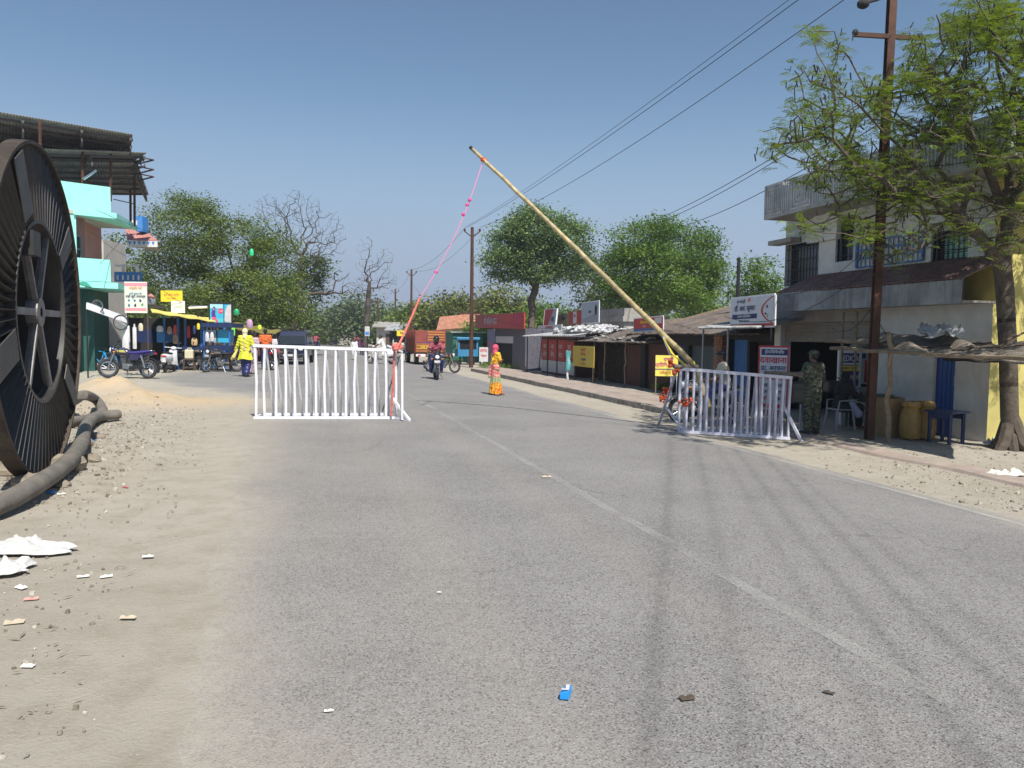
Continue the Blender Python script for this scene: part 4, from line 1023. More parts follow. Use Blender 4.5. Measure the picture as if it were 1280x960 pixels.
for i in range(60):
    x = rr.uniform(-0.7, X1 + 1.4); v = rr.uniform(0, 0.5); mb.box((x, 0.75 - 3.9 * v, eh + 0.06 + v * 1.0), (rr.uniform(.2, .5), rr.uniform(.1, .25), 0.04), (rr.uniform(-.2, .3), rr.uniform(-.3, .3), rr.uniform(-.5, .5)))
tag(mb.build('loose_tiles', M_CONC, S), kind='stuff')
# concrete parapet block behind
xs0, z0 = FP(780, 412, 11.5); xs1, _ = FP(733, 412, 11.5); zt = FP(780, 385, 11.5)[1]
S = thing('concrete_building', 'bare grey concrete flat-roofed block rising behind the tile roofs', 'building', W(xs0, 11.5, -0.27), RZ)
mb = MB(); mb.box2((0, 0, 0), (xs1 - xs0, -0.9, zt + 0.27)); mb.build('wall', M_CONC, S)
mb = MB(); mb.box2((-0.15, 0.12, zt - 0.35), (xs1 - xs0 - 1.2, -1.0, zt - 0.1)); mb.build('roof_slab', M_CONC, S)
# red advertisement shop, px 677..716
tr_ = 9.5
S, s0_, s1_ = shop_root('shop with red printed shutters with white lower band under a tin roof heaped with bags', 717, 676, tr_)
X1 = s1_ - s0_; eh = LZ(700, 421, tr_, s0_)[1]
mb = MB(); mb.box2((0, -0.06, 0), (X1, -4, eh)); mb.build('wall', M_MAROON, S)
pw = X1 / 4
M_AD = mat('ad_red', (0.42, 0.04, 0.03), 0.55, var=0.2, vscale=5); M_PALE = mat('pale_print', (0.6, 0.58, 0.58), 0.6, var=0.2, vscale=8)
for i in range(4):
    mb = MB(); mb.box2((pw * i + 0.03, 0.0, 0.72), (pw * (i + 1) - 0.03, -0.04, eh - 0.15)); pn = mb.build('shutter_panel', M_AD, S)
    mb = MB(); mb.box2((pw * i + 0.03, 0.0, 0.1), (pw * (i + 1) - 0.03, -0.04, 0.69)); mb.build('lower_panel', M_PALE, S)
    for j, (tx, sz) in enumerate((('खाद', .3), ('बीज', .34), ('दवा', .3))): mb = MB(); text_geo(mb, tx, sz, (pw * (i + .5), 0.004, eh - 0.5 - j * 0.42), (-1, 0, 0), (0, 0, 1), 0.003); mb.build('lettering', M_PALE, pn)
mb = MB(); corrug(mb, (-1.9, 0.9, eh + 0.05), (X1 + 0.6, 0.9, eh + 0.0), (-1.9, -3.2, eh + 0.55), (X1 + 0.6, -3.2, eh + 0.5), 30, 0.03, 0.012); mb.build('tin_roof', M_SHEET, S)
for xx in (0.1, X1 - .1):
    mb = MB(); mb.tube([(xx, 0.8, -0.1), (xx, 0.8, eh)], 0.03, 8); mb.build('post', M_BLACK, S, smooth=True)
sc, zc_ = FP(722, 417, 9.6); hp = thing('bag_heap', 'heap of white plastic bags and rags spread on the tin roof', 'heap', W(sc, 9.6, zc_), RZ)
hp['kind'] = 'stuff'
mb = MB(); rr = random.Random(15)
for i in range(150):
    u = rr.gauss(0, 1.3); v = rr.uniform(0, 1); mb.ball((u, -v * 2.0 + 0.5, 0.02 + rr.uniform(0, .28) * (1 - abs(u) / 5) + 0.12 * v), (rr.uniform(.1, .28), rr.uniform(.08, .2), rr.uniform(.04, .12)), 6, 4)
for k, v in enumerate(mb.v): mb.v[k] = (v[0] + rr.uniform(-.03, .03), v[1] + rr.uniform(-.03, .03), v[2] + rr.uniform(-.03, .03))
mb.build('bags', mat('bag_white', (0.6, 0.6, 0.6), 0.6, var=0.5, vscale=3, dirt=0.5, dirtcol=(.2, .15, .15)), hp)
# building with shutter under the red board, px 608..655
tb_ = 9.2
S, s0_, s1_ = shop_root('small slate shop with a lavender column and dark shutter under the long red board', 656, 609, tb_)
X1 = s1_ - s0_; eh = LZ(640, 411, tb_, s0_)[1]
mb = MB(); facade(mb, 0, X1, 0, eh, 0, [(X1 * .3, 0, X1 * .72, eh - 0.9)], 0.2); mb.box2((0, -0.22, 0), (X1, -4, eh)); mb.add([(0, 0, 0), (0, -.22, 0), (0, -.22, eh), (0, 0, eh)], [(0, 1, 2, 3)]); mb.build('wall', mat('slate_wall', (0.10, 0.10, 0.13), 0.7, var=0.3, dirt=0.3), S)
mb = MB(); mb.box2((X1 * .78, 0.02, 0), (X1, -.1, eh)); mb.build('lavender_column', mat('lavender', (0.30, 0.31, 0.45), 0.7, var=0.15, dirt=0.3), S)
mb = MB(); mb.sheet(lambda u, v: (X1 * .3 + X1 * .42 * u, -0.15 + 0.012 * math.sin(v * 90), (eh - .9) * v), 2, 90); mb.build('shutter', M_DARK, S)
mb = MB(); mb.box2((X1 * .28, 0.03, eh - 0.85), (X1 * .74, 0.0, eh - 0.45)); mb.build('header_board', M_PALE, S)
mb = MB(); mb.box2((X1 * .8, 0.024, 0.9), (X1 * .98, 0.05, eh - 0.8)); q = mb.build('side_poster', mat('poster_pink', (0.6, 0.25, 0.4), 0.6, var=0.4, vscale=3), S)
# ---- signs on the right
a_, b_, h_ = sgn_px(((594, 410), (655, 411), 394), 8.6)
M_REDB = M_RED
sign('shop_board', 'long red board with white lettering on top of the lavender shop', 'sign', a_, b_, (0, 0, 1), h_, M_RED, [('r', 0.8, 0.08, 0.97, 0.92, mat('crimson', (0.45, 0.02, 0.07), 0.5)), ('t', 'जी कॉर्नर 420', 0.36, 0.48, 0.62, M_PALE, 1.15)], 0.06)
a_, b_, h_ = sgn_px(((679, 408), (694, 408), 387), 10.2)
sign('roof_sign', 'red and white leaning sign, leftmost on the roof above the red shop', 'sign', a_, b_, (0.1, 0, 1), h_, mat('sign_grey', (0.42, 0.43, 0.46), 0.5, var=0.1), [('poly', [(0, 0), (0.35, 0), (0.75, 1), (0, 1)], M_RED), ('t', 'NK', 0.72, 0.4, 0.4, M_DKBLUE)], 0.05, 'signs on the shop roofs', frame=(M_WHITE, 0.04))
a_, b_, h_ = sgn_px(((697, 407), (711, 406), 393), 10.8)
sign('roof_sign', 'faded tan board between the leaning red-white sign and the red one', 'sign', a_, b_, (0, 0, 1), h_, mat('tan_board', (0.26, 0.2, 0.12), 0.7, var=0.2), [('t', 'किराना', 0.5, 0.55, 0.4, M_MAROON)], 0.05, 'signs on the shop roofs')
a_, b_, h_ = sgn_px(((711, 406), (727, 404), 390), 10.4)
sign('roof_sign', 'red board with white centre strip beside the tall grey sign', 'sign', a_, b_, (0, 0, 1), h_, M_AD, [('r', 0.35, 0.05, 0.62, 0.95, M_PALE), ('t', 'बीज', 0.48, 0.6, 0.3, M_AD)], 0.05, 'signs on the shop roofs')
a_, b_, h_ = sgn_px(((727, 404), (748, 403), 379), 10.2)
sign('roof_sign', 'tall pale grey sign with a dark figure printed on it, on the shop roof', 'sign', a_, b_, (0, 0, 1), h_, mat('grey_blue', (0.36, 0.39, 0.45), 0.5, var=0.1), [('poly', [(0.05, 0.2), (0.95, 0.5), (0.95, 0.02), (0.05, 0.02)], mat('mid_grey', (.27, .28, .3), .6)), ('poly', [(0.8, 0.35), (0.9, 0.4), (0.92, 0.7), (0.88, 0.85), (0.82, 0.85), (0.78, 0.7)], M_DARK), ('t', 'Lux', 0.5, 0.55, 0.22, M_DARK)], 0.05, 'signs on the shop roofs', frame=(M_WHITE, 0.03))
a_, b_, h_ = sgn_px(((672, 413), (702, 412), 407), 9.4)
sign('fascia_board', 'narrow white and pink fascia board at the edge of the tin roof', 'sign', a_, b_, (0, 0, 1), h_, M_PALE, [('t', 'श्री जनरल स्टोर', 0.5, 0.5, 0.75, M_INKR)], 0.05)
a_, b_, h_ = sgn_px(((716, 457), (742, 460), 432), 8.9)
sign('yellow_sign', 'dull yellow sign on wooden posts under the ragged tile eave', 'sign', a_, b_, (0, 0, 1), h_, mat('dull_yellow', (0.55, 0.4, 0.05), 0.6, var=0.15), [('t', 'बालू गिट्टी', 0.5, 0.82, 0.17, M_INKR), ('t', 'सीमेंट छड़', 0.5, 0.6, 0.17, M_INKR), ('t', '- ॥ सप्लायर', 0.5, 0.35, 0.17, M_INK), ('t', 'मो. 9934 420', 0.5, 0.13, 0.12, M_INKR)], 0.03, posts=[(0.05, -0.3, 0.03, M_DKWOOD), (0.92, -0.3, 0.04, M_WOOD)])
a_, b_, h_ = sgn_px(((792, 414), (828, 412), 399), 9.4)
sign('red_sign', 'red sign with blue lower edge on the tile roof, crossed by the bamboo pole', 'sign', a_, b_, (0, 0, 1), h_, M_RED, [('r', 0, 0, 1, 0.16, M_BLUE), ('r', 0.74, 0.5, 0.98, 0.95, M_PALE), ('t', 'मोबाइल सेंटर', 0.38, 0.66, 0.3, M_YEL), ('t', 'रिचार्ज', 0.4, 0.34, 0.22, M_PALE)], 0.05, frame=(M_WHITE, 0.03))
a_, b_, h_ = sgn_px(((913, 409), (967, 407), 374), 8.5)
arc = [(0.99, 0.98)] + [(0.99 - 0.27 * math.sin(k / 12 * math.pi) ** 0.8, 0.98 - 0.92 * k / 12) for k in range(1, 12)] + [(0.99, 0.06)]
arc2 = [(0.99, 0.94)] + [(0.99 - 0.225 * math.sin(k / 12 * math.pi) ** 0.8, 0.94 - 0.84 * k / 12) for k in range(1, 12)] + [(0.99, 0.10)]
SG = mat('hoarding_white', (0.62, 0.64, 0.68), 0.5, var=0.08)
sign('clinic_hoarding', 'white hoarding with red curve and Hindi lettering above the corrugated canopy', 'sign', a_, b_, (0, 0, 1), h_, SG,
     [('r', 0, 0, 1, 0.09, M_RED), ('poly', arc, M_RED), ('poly', arc2, SG), ('r', 0.05, 0.27, 0.63, 0.43, M_INK), ('t', 'मां गायत्री', 0.26, 0.86, 0.14, M_INK), ('t', 'ॐ', 0.45, 0.88, 0.17, M_INKR), ('t', 'डॉ. आर. कुमार', 0.34, 0.62, 0.24, M_INK), ('t', 'जनरल फिजिशियन', 0.34, 0.35, 0.12, SG), ('t', 'समय 8 से 2 तक', 0.34, 0.18, 0.1, M_INK),
      ('poly', [(0.84, .6), (.87, .58), (.875, .68), (.845, .7)], M_MAROON), ('poly', [(0.80, .4), (.84, .36), (.85, .42), (.82, .45)], M_DARK), ('poly', [(0.85, .3), (.88, .28), (.885, .4), (.86, .38)], mat('olive', (.3, .3, .1), .6))], 0.05, frame=(M_WHITE, 0.035), posts=[(0.1, 1.6, 0.02, M_BLACK), (0.9, 1.6, 0.02, M_BLACK)])
g0 = G(947, 528); a_ = P(946, 513, g0.y); b_ = P(984, 517, g0.y - 0.5); a_, b_ = a_.copy(), b_.copy(); b_.z = a_.z; h_ = P(947, 432, g0.y).z - a_.z
WH = mat('banner_white', (0.7, 0.71, 0.75), 0.55, var=0.06)
sign('clinic_banner', 'red-bordered white banner headed with a Hindi clinic name behind the right barricade', 'sign', a_, b_, (0, 0, 1), h_, WH,
     [('r', 0.1, 0.86, 0.96, 0.95, M_INK), ('r', 0, 0, 1, 0.025, M_INKR), ('r', 0, 0.975, 1, 1, M_INKR), ('r', 0, 0, 0.05, 1, M_INKR), ('r', 0.95, 0, 1, 1, M_INKR), ('t', 'होमियोपैथिक', 0.53, 0.905, 0.065, WH), ('t', 'दवाखाना', 0.5, 0.78, 0.13, M_INKR), ('t', 'डा. अर्चना', 0.5, 0.66, 0.10, M_INK),
      ('t', 'बी.एच.एम.एस', 0.5, 0.585, 0.05, M_INK), ('t', 'पेट रोग', 0.3, 0.5, 0.07, M_INKR), ('t', 'चर्म रोग', 0.7, 0.5, 0.07, M_INKR), ('t', 'बुखार', 0.28, 0.4, 0.075, M_INK), ('t', 'खांसी', 0.72, 0.4, 0.075, M_INK), ('t', 'दमा', 0.28, 0.3, 0.075, M_INK), ('t', 'शुगर', 0.72, 0.3, 0.075, M_INK), ('t', 'गठिया', 0.28, 0.2, 0.075, M_INKR), ('t', 'लकवा', 0.72, 0.2, 0.075, M_INK), ('r', 0.08, 0.06, 0.92, 0.12, M_INKR)], 0.03, posts=[(0.04, -0.27, 0.02, M_WOOD), (0.96, -0.27, 0.02, M_WOOD)])
g0 = G(822, 495); a_ = P(819, 470, g0.y); b_ = P(847, 471, g0.y - .1); b_.z = a_.z; h_ = P(820, 444, g0.y).z - a_.z
YB = mat('bright_yellow', (0.9, 0.74, 0.14), 0.5, var=0.06)
sign('yellow_sign', 'bright yellow sign with magenta Hindi lettering beside the left end of the right barricade', 'sign', a_, b_, (0, 0, 1), h_, YB, [('t', 'पन्नी', 0.58, 0.8, 0.24, mat('magenta', (.6, .05, .25), .5)), ('t', 'प्रिंटिंग प्रेस', 0.45, 0.54, 0.22, MC['magenta']), ('r', 0.0, 0.3, 1.0, 0.36, mat('mid_grey2', (.2, .2, .18), .6)), ('t', 'मिलता है', 0.45, 0.16, 0.17, mat('orange_ink', (.7, .3, .08), .5))], 0.02, posts=[(0.03, -0.27, 0.02, M_WOOD), (0.97, -0.27, 0.015, M_WHITE)])
# MEDICAL sign and striped panel in the shade
Ym = 18.2; a_, b_, h_ = plane_px(Ym, 1047, 1073, 505, 438)
NVY = mat('navy_print', (0.035, 0.04, 0.22), 0.5, var=0.1)
sign('medical_sign', 'navy and white medicine shop sign in the shade behind the green table', 'sign', a_, b_, (0, 0, 1), h_, NVY, [('r', 0.04, 0.95, 0.96, 0.99, WH), ('t', 'MEDICAL', 0.5, 0.85, 0.16, WH, 0.62), ('r', 0.04, 0.74, 0.96, 0.77, WH), ('r', 0.04, 0.62, 0.96, 0.72, M_YEL), ('t', 'HOMEO CLINIC', 0.5, 0.67, 0.06, M_INK, 0.7), ('t', 'Dr. ARCHANA', 0.5, 0.5, 0.12, WH, 0.52), ('t', 'दवाखाना', 0.55, 0.3, 0.12, WH)], 0.03, frame=(M_WHITE, 0.04), posts=[(0.0, -0.27, 0.025, M_STEEL)])
a_, b_, h_ = plane_px(Ym + .3, 1075, 1087, 480, 440)
sign('striped_panel', 'narrow white panel with a red stripe beside the medicine shop sign', 'sign', a_, b_, (0, 0, 1), h_, WH, [('r', 0.4, 0.05, 0.65, 0.75, M_INKR), ('r', 0.1, 0.8, 0.45, 0.95, M_INK)], 0.03, posts=[(0.1, -0.27, 0.02, M_WHITE)])
# brick stub pillar, fence post with teal cloth, thin poles
g0 = G(661, 461); tp_ = thing('brick_pillar', 'broken brick gate pillar at the foot of the forked tree', 'pillar', g0, RZ)
mb = MB(); rr = random.Random(2); hh = P(661, 432, g0.y).z - g0.z
for r_ in range(int(hh / .1)):
    for k in range(2): mb.box((0.13 * (2 * k - 1), 0, 0.05 + r_ * .1), (0.25, 0.42, 0.085), (0, 0, rr.uniform(-.05, .05)))
tag(mb.build('brickwork', M_BRICK, tp_))
g0 = G(710, 476); tp_ = thing('wrapped_post', 'thin post wrapped with teal and white cloth beside the kerb', 'post', g0)
hh = P(709, 438, g0.y).z - g0.z; mb = MB(); bent(mb, (0, 0, -.2), (-0.05, 0, hh), 0.05, 0.04, 3, .02); mb.build('pole', M_PALE, tp_, smooth=True)
mb = MB(); mb.sheet(lambda u, v: ((0.09 + .03 * math.sin(v * 9 + u * 12)) * math.cos(u * 6.28) + .0, (0.09 + .03 * math.sin(v * 7)) * math.sin(u * 6.28), hh * (0.35 + .64 * v)), 14, 12); mb.build('cloth', mat('teal_cloth', (0.12, 0.4, 0.42), 0.8, var=.3), tp_, smooth=True)
g0 = G(684, 470); hh = P(684, 420, g0.y).z - g0.z; mb = MB(); mb.tube([(0, 0, -.2), (0, 0, hh)], 0.03, 6); o = mb.build('thin_pole', M_BLACK); o.location = g0; tag(o, 'thin black pole standing in front of the red shutters', 'pole')
# ================================================================ left side buildings
M_MINT = mat('mint_wall', (0.34, 0.82, 0.74), 0.85, var=0.1, vscale=1.2, dirt=0.3, dirtcol=(0.45, 0.6, 0.52), bump=0.1)
M_PINKW = mat('pink_plaster', (0.45, 0.22, 0.2), 0.85, var=0.15, vscale=2)
M_SOFF = mat('soffit_plaster', (0.5, 0.47, 0.43), 0.85, var=0.15, vscale=2)
M_DGREEN = mat('dark_green_shutter', (0.02, 0.10, 0.08), 0.6, var=0.2, vscale=4)
C0 = P(142, 440, 31); C0.z = 0
aV = Vector((-0.73, -0.68, 0)).normalized(); bV = DV.copy(); inV = Vector((bV.y * -1, bV.x, 0)).normalized()   # inward (left)
GB = thing('green_building', 'mint green two-storey building with pink recessed balcony under a rusty metal roof, left', 'building', C0)
def gz(py, Y=31): return P(142, py, Y).z
def slab(mb, a, b, c, d, z0, z1):
    vs = [Vector((p.x, p.y, z)) for z in (z0, z1) for p in (a, b, c, d)]
    mb.add(vs, [(3, 2, 1, 0), (4, 5, 6, 7), (0, 1, 5, 4), (1, 2, 6, 5), (2, 3, 7, 6), (3, 0, 4, 7)])
def q(a_=0, b_=0, i_=0): return aV * a_ + bV * b_ + inV * i_
zt, za, zb, zc = gz(234), gz(267), gz(325), gz(353)
mb = MB()
slab(mb, q(9, 0), q(0, 0), q(0, 0.6, 1.6), q(9, 0.6, 1.6), za, zt)                    # upper wall band
slab(mb, q(9, 0), q(1.25, 0), q(1.25, 0, .5), q(9, 0, .5), -0.2, za - 0.003)             # left jamb wall
mb.build('wall', M_MINT, GB)
mb = MB(); slab(mb, q(1.25, 0.6, 1.3), q(-0.2, 0.6, 1.3), q(-0.2, 1.0, 1.6), q(1.25, 1.0, 1.6), zc, za - 0.004)
slab(mb, q(0.0, 0.9, 1.3), q(0.0, 4.2, 1.3), q(0, 4.2, 1.7), q(0, .9, 1.7), zc, za - 0.006)
mb.build('recess_wall', M_PINKW, GB)
mb = MB(); slab(mb, q(.9, 0.5, 1.2), q(0.05, 0.5, 1.2), q(0.05, 0.55, 1.28), q(.9, 0.55, 1.28), zb - .3, za - 0.9); wn = mb.build('window', M_GLASS, GB)
mb = MB()
for k in range(3):
    c_ = q(.9 - 0.425 * k, 0.44, 1.17); mb.bar(c_ + Vector((0, 0, zb - .3)), c_ + Vector((0, 0, za - .9)), 0.05)
for zz in (zb - .3, (zb + za) / 2 - .5, za - .9): mb.bar(q(.9, .44, 1.17) + Vector((0, 0, zz)), q(.05, .44, 1.17) + Vector((0, 0, zz)), 0.05)
mb.build('window_frame', M_STEEL, wn)
mb = MB(); slab(mb, q(1.25, 0), q(0.05, 0), q(0.05, 0.1, .12), q(1.25, 0.1, .12), zc + .01, zb); mb.build('balcony_parapet', M_MINT, GB)
for nm, z0, z1, L_ in (('canopy_slab', za - 0.16, za - 0.01, 3.6), ('balcony_slab', zc - 0.25, zc - 0.01, 3.6)):
    mb = MB(); slab(mb, q(1.6, -0.05), q(-0.55, -0.05) * 0.4, q(-0.3, L_ * .95) * 0.98, q(0, L_, 2.2), z0, z1)
    slab(mb, q(1.6, -0.1), q(1.6, 0.9), q(0, L_, 2.2), q(.0, L_, 2.2), z0 + .01, z1 - .01)
    mb.build(nm, M_MINT if nm == 'balcony_slab' else M_SOFF, GB)
mb = MB(); slab(mb, q(1.3, -0.12), q(-0.24, -0.12), q(-0.33, 3.5), q(-0.26, 3.5), za - 0.2, za + 0.03); mb.build('canopy_edge', M_MINT, GB)
mb = MB(); slab(mb, q(1.25, 0.9, 1.0), q(-0.1, 0.9, 1.0), q(-0.1, 1.3, 1.4), q(1.25, 1.3, 1.4), -0.2, zc - 0.26); mb.sheet(lambda u, v: q(0.0, 1.3 + 2.6 * u, 1.0) + Vector((0, 0, -0.2 + (zc + .0) * v + 0)), 2, 2)
mb.build('ground_floor_shutter', M_DGREEN, GB)
mb = MB(); p0 = P(103, 352, 30) - C0; p1 = P(130, 359, 32) - C0; mb.sheet(lambda u, v: p0 * (1 - u) + p1 * u + Vector((0.25 * v, -0.9 * v, -0.15 * v)), 4, 2, 0.03); mb.build('awning', mat('green_awning', (0.05, 0.35, 0.25), .7), GB)
# steel roof tiers
M_ROOFU = mat('rusty_sheet', (0.33, 0.31, 0.30), 0.8, 0.0, var=0.25, vscale=1.5, dirt=0.5, dirtcol=(0.08, 0.05, 0.04))
def roof_tier(nm, pa, pb, pc, pd, npur, nc):
    """pa,pb near-high edge left/right, pc,pd far-low edge left/right"""
    a_, b_, c_, d_ = [P(*x) - C0 for x in (pa, pb, pc, pd)]
    mb = MB(); corrug(mb, b_, a_, d_, c_, nc, 0.02, 0.012); rf = mb.build(nm, M_ROOFU, GB)
    mb = MB()
    for i in range(npur):
        t = (i + .4) / npur; mb.bar(a_ + (c_ - a_) * t - Vector((0, 0, .12)), b_ + (d_ - b_) * t - Vector((0, 0, .12)), 0.07, 0.1)
    for s_ in (0.02, 0.35, 0.68, 0.985):
        e0 = a_ + (b_ - a_) * s_ - Vector((0, 0, .2)); e1 = c_ + (d_ - c_) * s_ - Vector((0, 0, .2)); mb.bar(e0, e1, 0.08, 0.1); mb.bar(e0 - Vector((0, 0, .35)), e1 - Vector((0, 0, .1)), 0.06)
        for k in range(6): mb.bar(e0 + (e1 - e0) * k / 6 - Vector((0, 0, .35 - .25 * k / 6)), e0 + (e1 - e0) * (k + .5) / 6, 0.035)
    mb.build('purlins', mat('purlin_grey', (.10, .09, .09), .8, .1, var=.3), rf)
roof_tier('roof', (-60, 130, 26.2), (166, 168, 31.2), (-60, 186, 30), (160, 214, 36), 6, 60)
roof_tier('roof', (-60, 182, 27), (184, 191, 32.2), (-60, 204, 29), (160, 206, 34), 3, 60)
roof_tier('roof', (-60, 200, 28), (172, 204, 33), (-60, 240, 31), (186, 243, 36), 6, 60)
for (px, y0, y1, Y) in ((103, 172, 226, 30.5), (138, 190, 236, 31.5), (168, 196, 268, 34), (163, 236, 268, 34), (50, 150, 230, 28)):
    mb = MB(); mb.tube([P(px, y1, Y) - C0 - Vector((0, 0, .5)), P(px, y0, Y) - C0], 0.055, 6); mb.build('steel_column', M_RUST, GB)
mb = MB(); mb.bar(P(104, 224, 30.4) - C0, P(121, 213, 30.4) - C0, 0.07); mb.build('brace', M_CHROME, GB)
for k, yy in enumerate((200, 212, 221)):
    mb = MB(); a_ = P(172, yy - 4, 33) - C0; b_ = P(192, yy, 32.5) - C0; c_ = P(172, yy + 5, 33.5) - C0; mb.bar(a_, b_, 0.05); mb.bar(b_, c_, 0.05); mb.build('roof_bracket', M_RUST, GB)
mb = MB(); mb.tube([P(142, 234, 32) - C0, P(163, 240, 34) - C0], .02, 5); mb.tube([P(142, 249, 32) - C0, P(168, 255, 34) - C0], .02, 5); mb.build('railing', M_RUST, GB)

# blue and white house behind
Yb = 38
BH = thing('blue_house', 'blue and white balconied house with small pink tiled awnings just beyond the green building', 'house', (P(160, 440, Yb).x, Yb, 0))
o_ = Vector(BH.location)
def bp_(px, py, Y=Yb): return P(px, py, Y) - o_
M_SKY = mat('sky_blue_paint', (0.06, 0.25, 0.62), 0.6, var=.1); M_PAWN = mat('pink_tiles', (0.5, 0.22, 0.19), 0.85, var=.3, vscale=5)
mb = MB(); a_ = bp_(140, 452, 39); b_ = bp_(172, 452, 39); mb.box2((a_.x - 3, 0.8, 0), (a_.x - .2, 3.0, bp_(150, 300, 39).z)); mb.build('wall', M_SOFF, BH)
def pbox(m, px0, py0, px1, py1, Y, d, nm, par=BH, oo=None):
    oo = o_ if oo is None else oo
    a = P(px0, py1, Y) - oo; b = P(px1, py0, Y) - oo; mb = MB(); mb.box2((a.x, a.y, a.z), (b.x, a.y + d, b.z)); return mb.build(nm, m, par)
pbox(M_SKY, 170, 270, 178, 289, 37.5, .6, 'roof_parapet'); pbox(M_SKY, 143, 340, 176, 352, 37.4, .15, 'balcony_panel')
for k in range(5):
    pbox(M_WHITE, 146 + k * 6.5, 344, 148 + k * 6.5, 350, 37.35, .04, 'baluster'); 
for k in range(4): pbox(M_WHITE, 157 + k * 4, 275, 159 + k * 4, 284, 37.4, .08, 'baluster')
pbox(M_WHITE, 143, 331, 172, 333, 37.3, .1, 'balcony_rail'); pbox(M_WHITE, 152, 330, 154.5, 340, 37.25, .1, 'rail_post'); pbox(M_WHITE, 169.5, 330, 172.5, 340, 37.25, .1, 'rail_post')
for (x0, x1, ya, yb_, xr) in ((158, 197, 288, 301, 180), (172, 194, 364, 373, 186)):
    mb = MB(); A_ = bp_(x0, ya, 39); B_ = bp_(xr, ya + 1, 39); Cc = bp_(x0 + 2, yb_, 36.5); D_ = bp_(x1, yb_ + 1, 36.5)
    mb.sheet(lambda u, v: (A_ * (1 - u) + B_ * u) * (1 - v) + (Cc * (1 - u) + D_ * u) * v + Vector((0, 0, 0.03 * abs(math.sin(u * 50)))), 40, 6, 0.05); mb.build('awning_roof', M_PAWN, BH)
    mb = MB(); mb.box2((Cc.x, Cc.y - .03, Cc.z - .28), (D_.x, Cc.y + .02, Cc.z)); fr = mb.build('awning_fringe', M_WHITE, BH)
    mb = MB(); nq = int((D_.x - Cc.x) / .22)
    for k in range(nq): mb.prism([(Cc.x + .22 * k + .03, Cc.z - .03), (Cc.x + .22 * k + .17, Cc.z - .03), (Cc.x + .22 * k + .1, Cc.z - .2)], 'Y', Cc.y - .045, Cc.y - .032)
    mb.build('fringe_pattern', M_SKY, fr)
    mb = MB(); E_ = D_ + Vector((0, 0, -.28)); F_ = bp_(xr - 5, yb_ + 12, 40); mb.add([Cc + Vector((0, 0, -.28)), E_, F_, Vector((Cc.x, F_.y, F_.z))], [(0, 1, 2, 3)]); mb.build('awning_soffit', M_SOFF, BH)

# ---------------------------------------------------------------- stalls
def px_sign(name, label, cat, x0, x1, yb, yt, Y, bg, items, posts=None, tilt=0, **k):
    a, b, h = plane_px(Y, x0, x1, yb, yt); return sign(name, label, cat, a, b, (tilt, 0, 1), h, bg, items, 0.04, posts=posts, **k)
BN = mat('banner_cream', (0.72, 0.76, 0.62), 0.6, var=.08); TEAL = mat('ink_teal', (0.03, 0.2, 0.3), .5); PK = mat('pale_pink', (0.75, 0.3, 0.35), .6)
px_sign('medicine_banner', 'cream hanging banner with Hindi lettering and small plant drawings, left market', 'banner', 156, 184, 391, 352, 27.5, BN,
        [('r', 0, 0.86, 1, 0.96, PK), ('r', 0.03, 0.07, 0.97, 0.16, PK), ('t', 'आयुर्वेद दवा', 0.5, 0.8, 0.09, mat('orange_ink', (.7, .3, .08), .5)), ('t', 'सभी प्रकार की', 0.5, 0.62, 0.07, TEAL), ('t', 'जड़ी बूटी उपलब्ध', 0.5, 0.53, 0.10, M_INK)] +
        [('poly', [(u + .05 * math.cos(a) * (1 + .35 * math.sin(3 * a + s_)), v + .045 * math.sin(a) * (1 + .3 * math.cos(2 * a + s_))) for a in [k * .7 for k in range(9)]], m_) for u, v, s_, m_ in ((.2, .4, 0, TEAL), (.45, .4, 1, TEAL), (.7, .4, 2, M_INK), (.2, .25, 3, TEAL), (.48, .25, 4, M_INK), (.8, .27, 5, mat('leafy_ink', (.1, .35, .1), .6)))],
        posts=[(0.98, 0, .025, M_DKWOOD)])
px_sign('yellow_board', 'small plain yellow board above the market stall roofs', 'sign', 201, 228, 377, 363, 36, M_YEL, [('t', 'हरि ओम स्टोर', 0.5, 0.6, 0.26, mat('orange_ink', (.7, .3, .08), .5)), ('t', 'पान भंडार', .5, .28, .22, MC['orange_ink'])], posts=[(0.5, 0, .04, M_BLACK)])
px_sign('white_board', 'small white board with a faded grey animal drawing over the yellow awning', 'sign', 214, 231, 391, 376, 35, M_WHITE, [('poly', [(.2, .3), (.25, .55), (.4, .62), (.7, .6), (.8, .75), (.85, .6), (.75, .45), (.72, .25), (.66, .25), (.64, .42), (.35, .42), (.28, .25)], mat('faint_grey', (.5, .55, .5), .6))], posts=[(0.5, 0, .04, M_BLACK)])
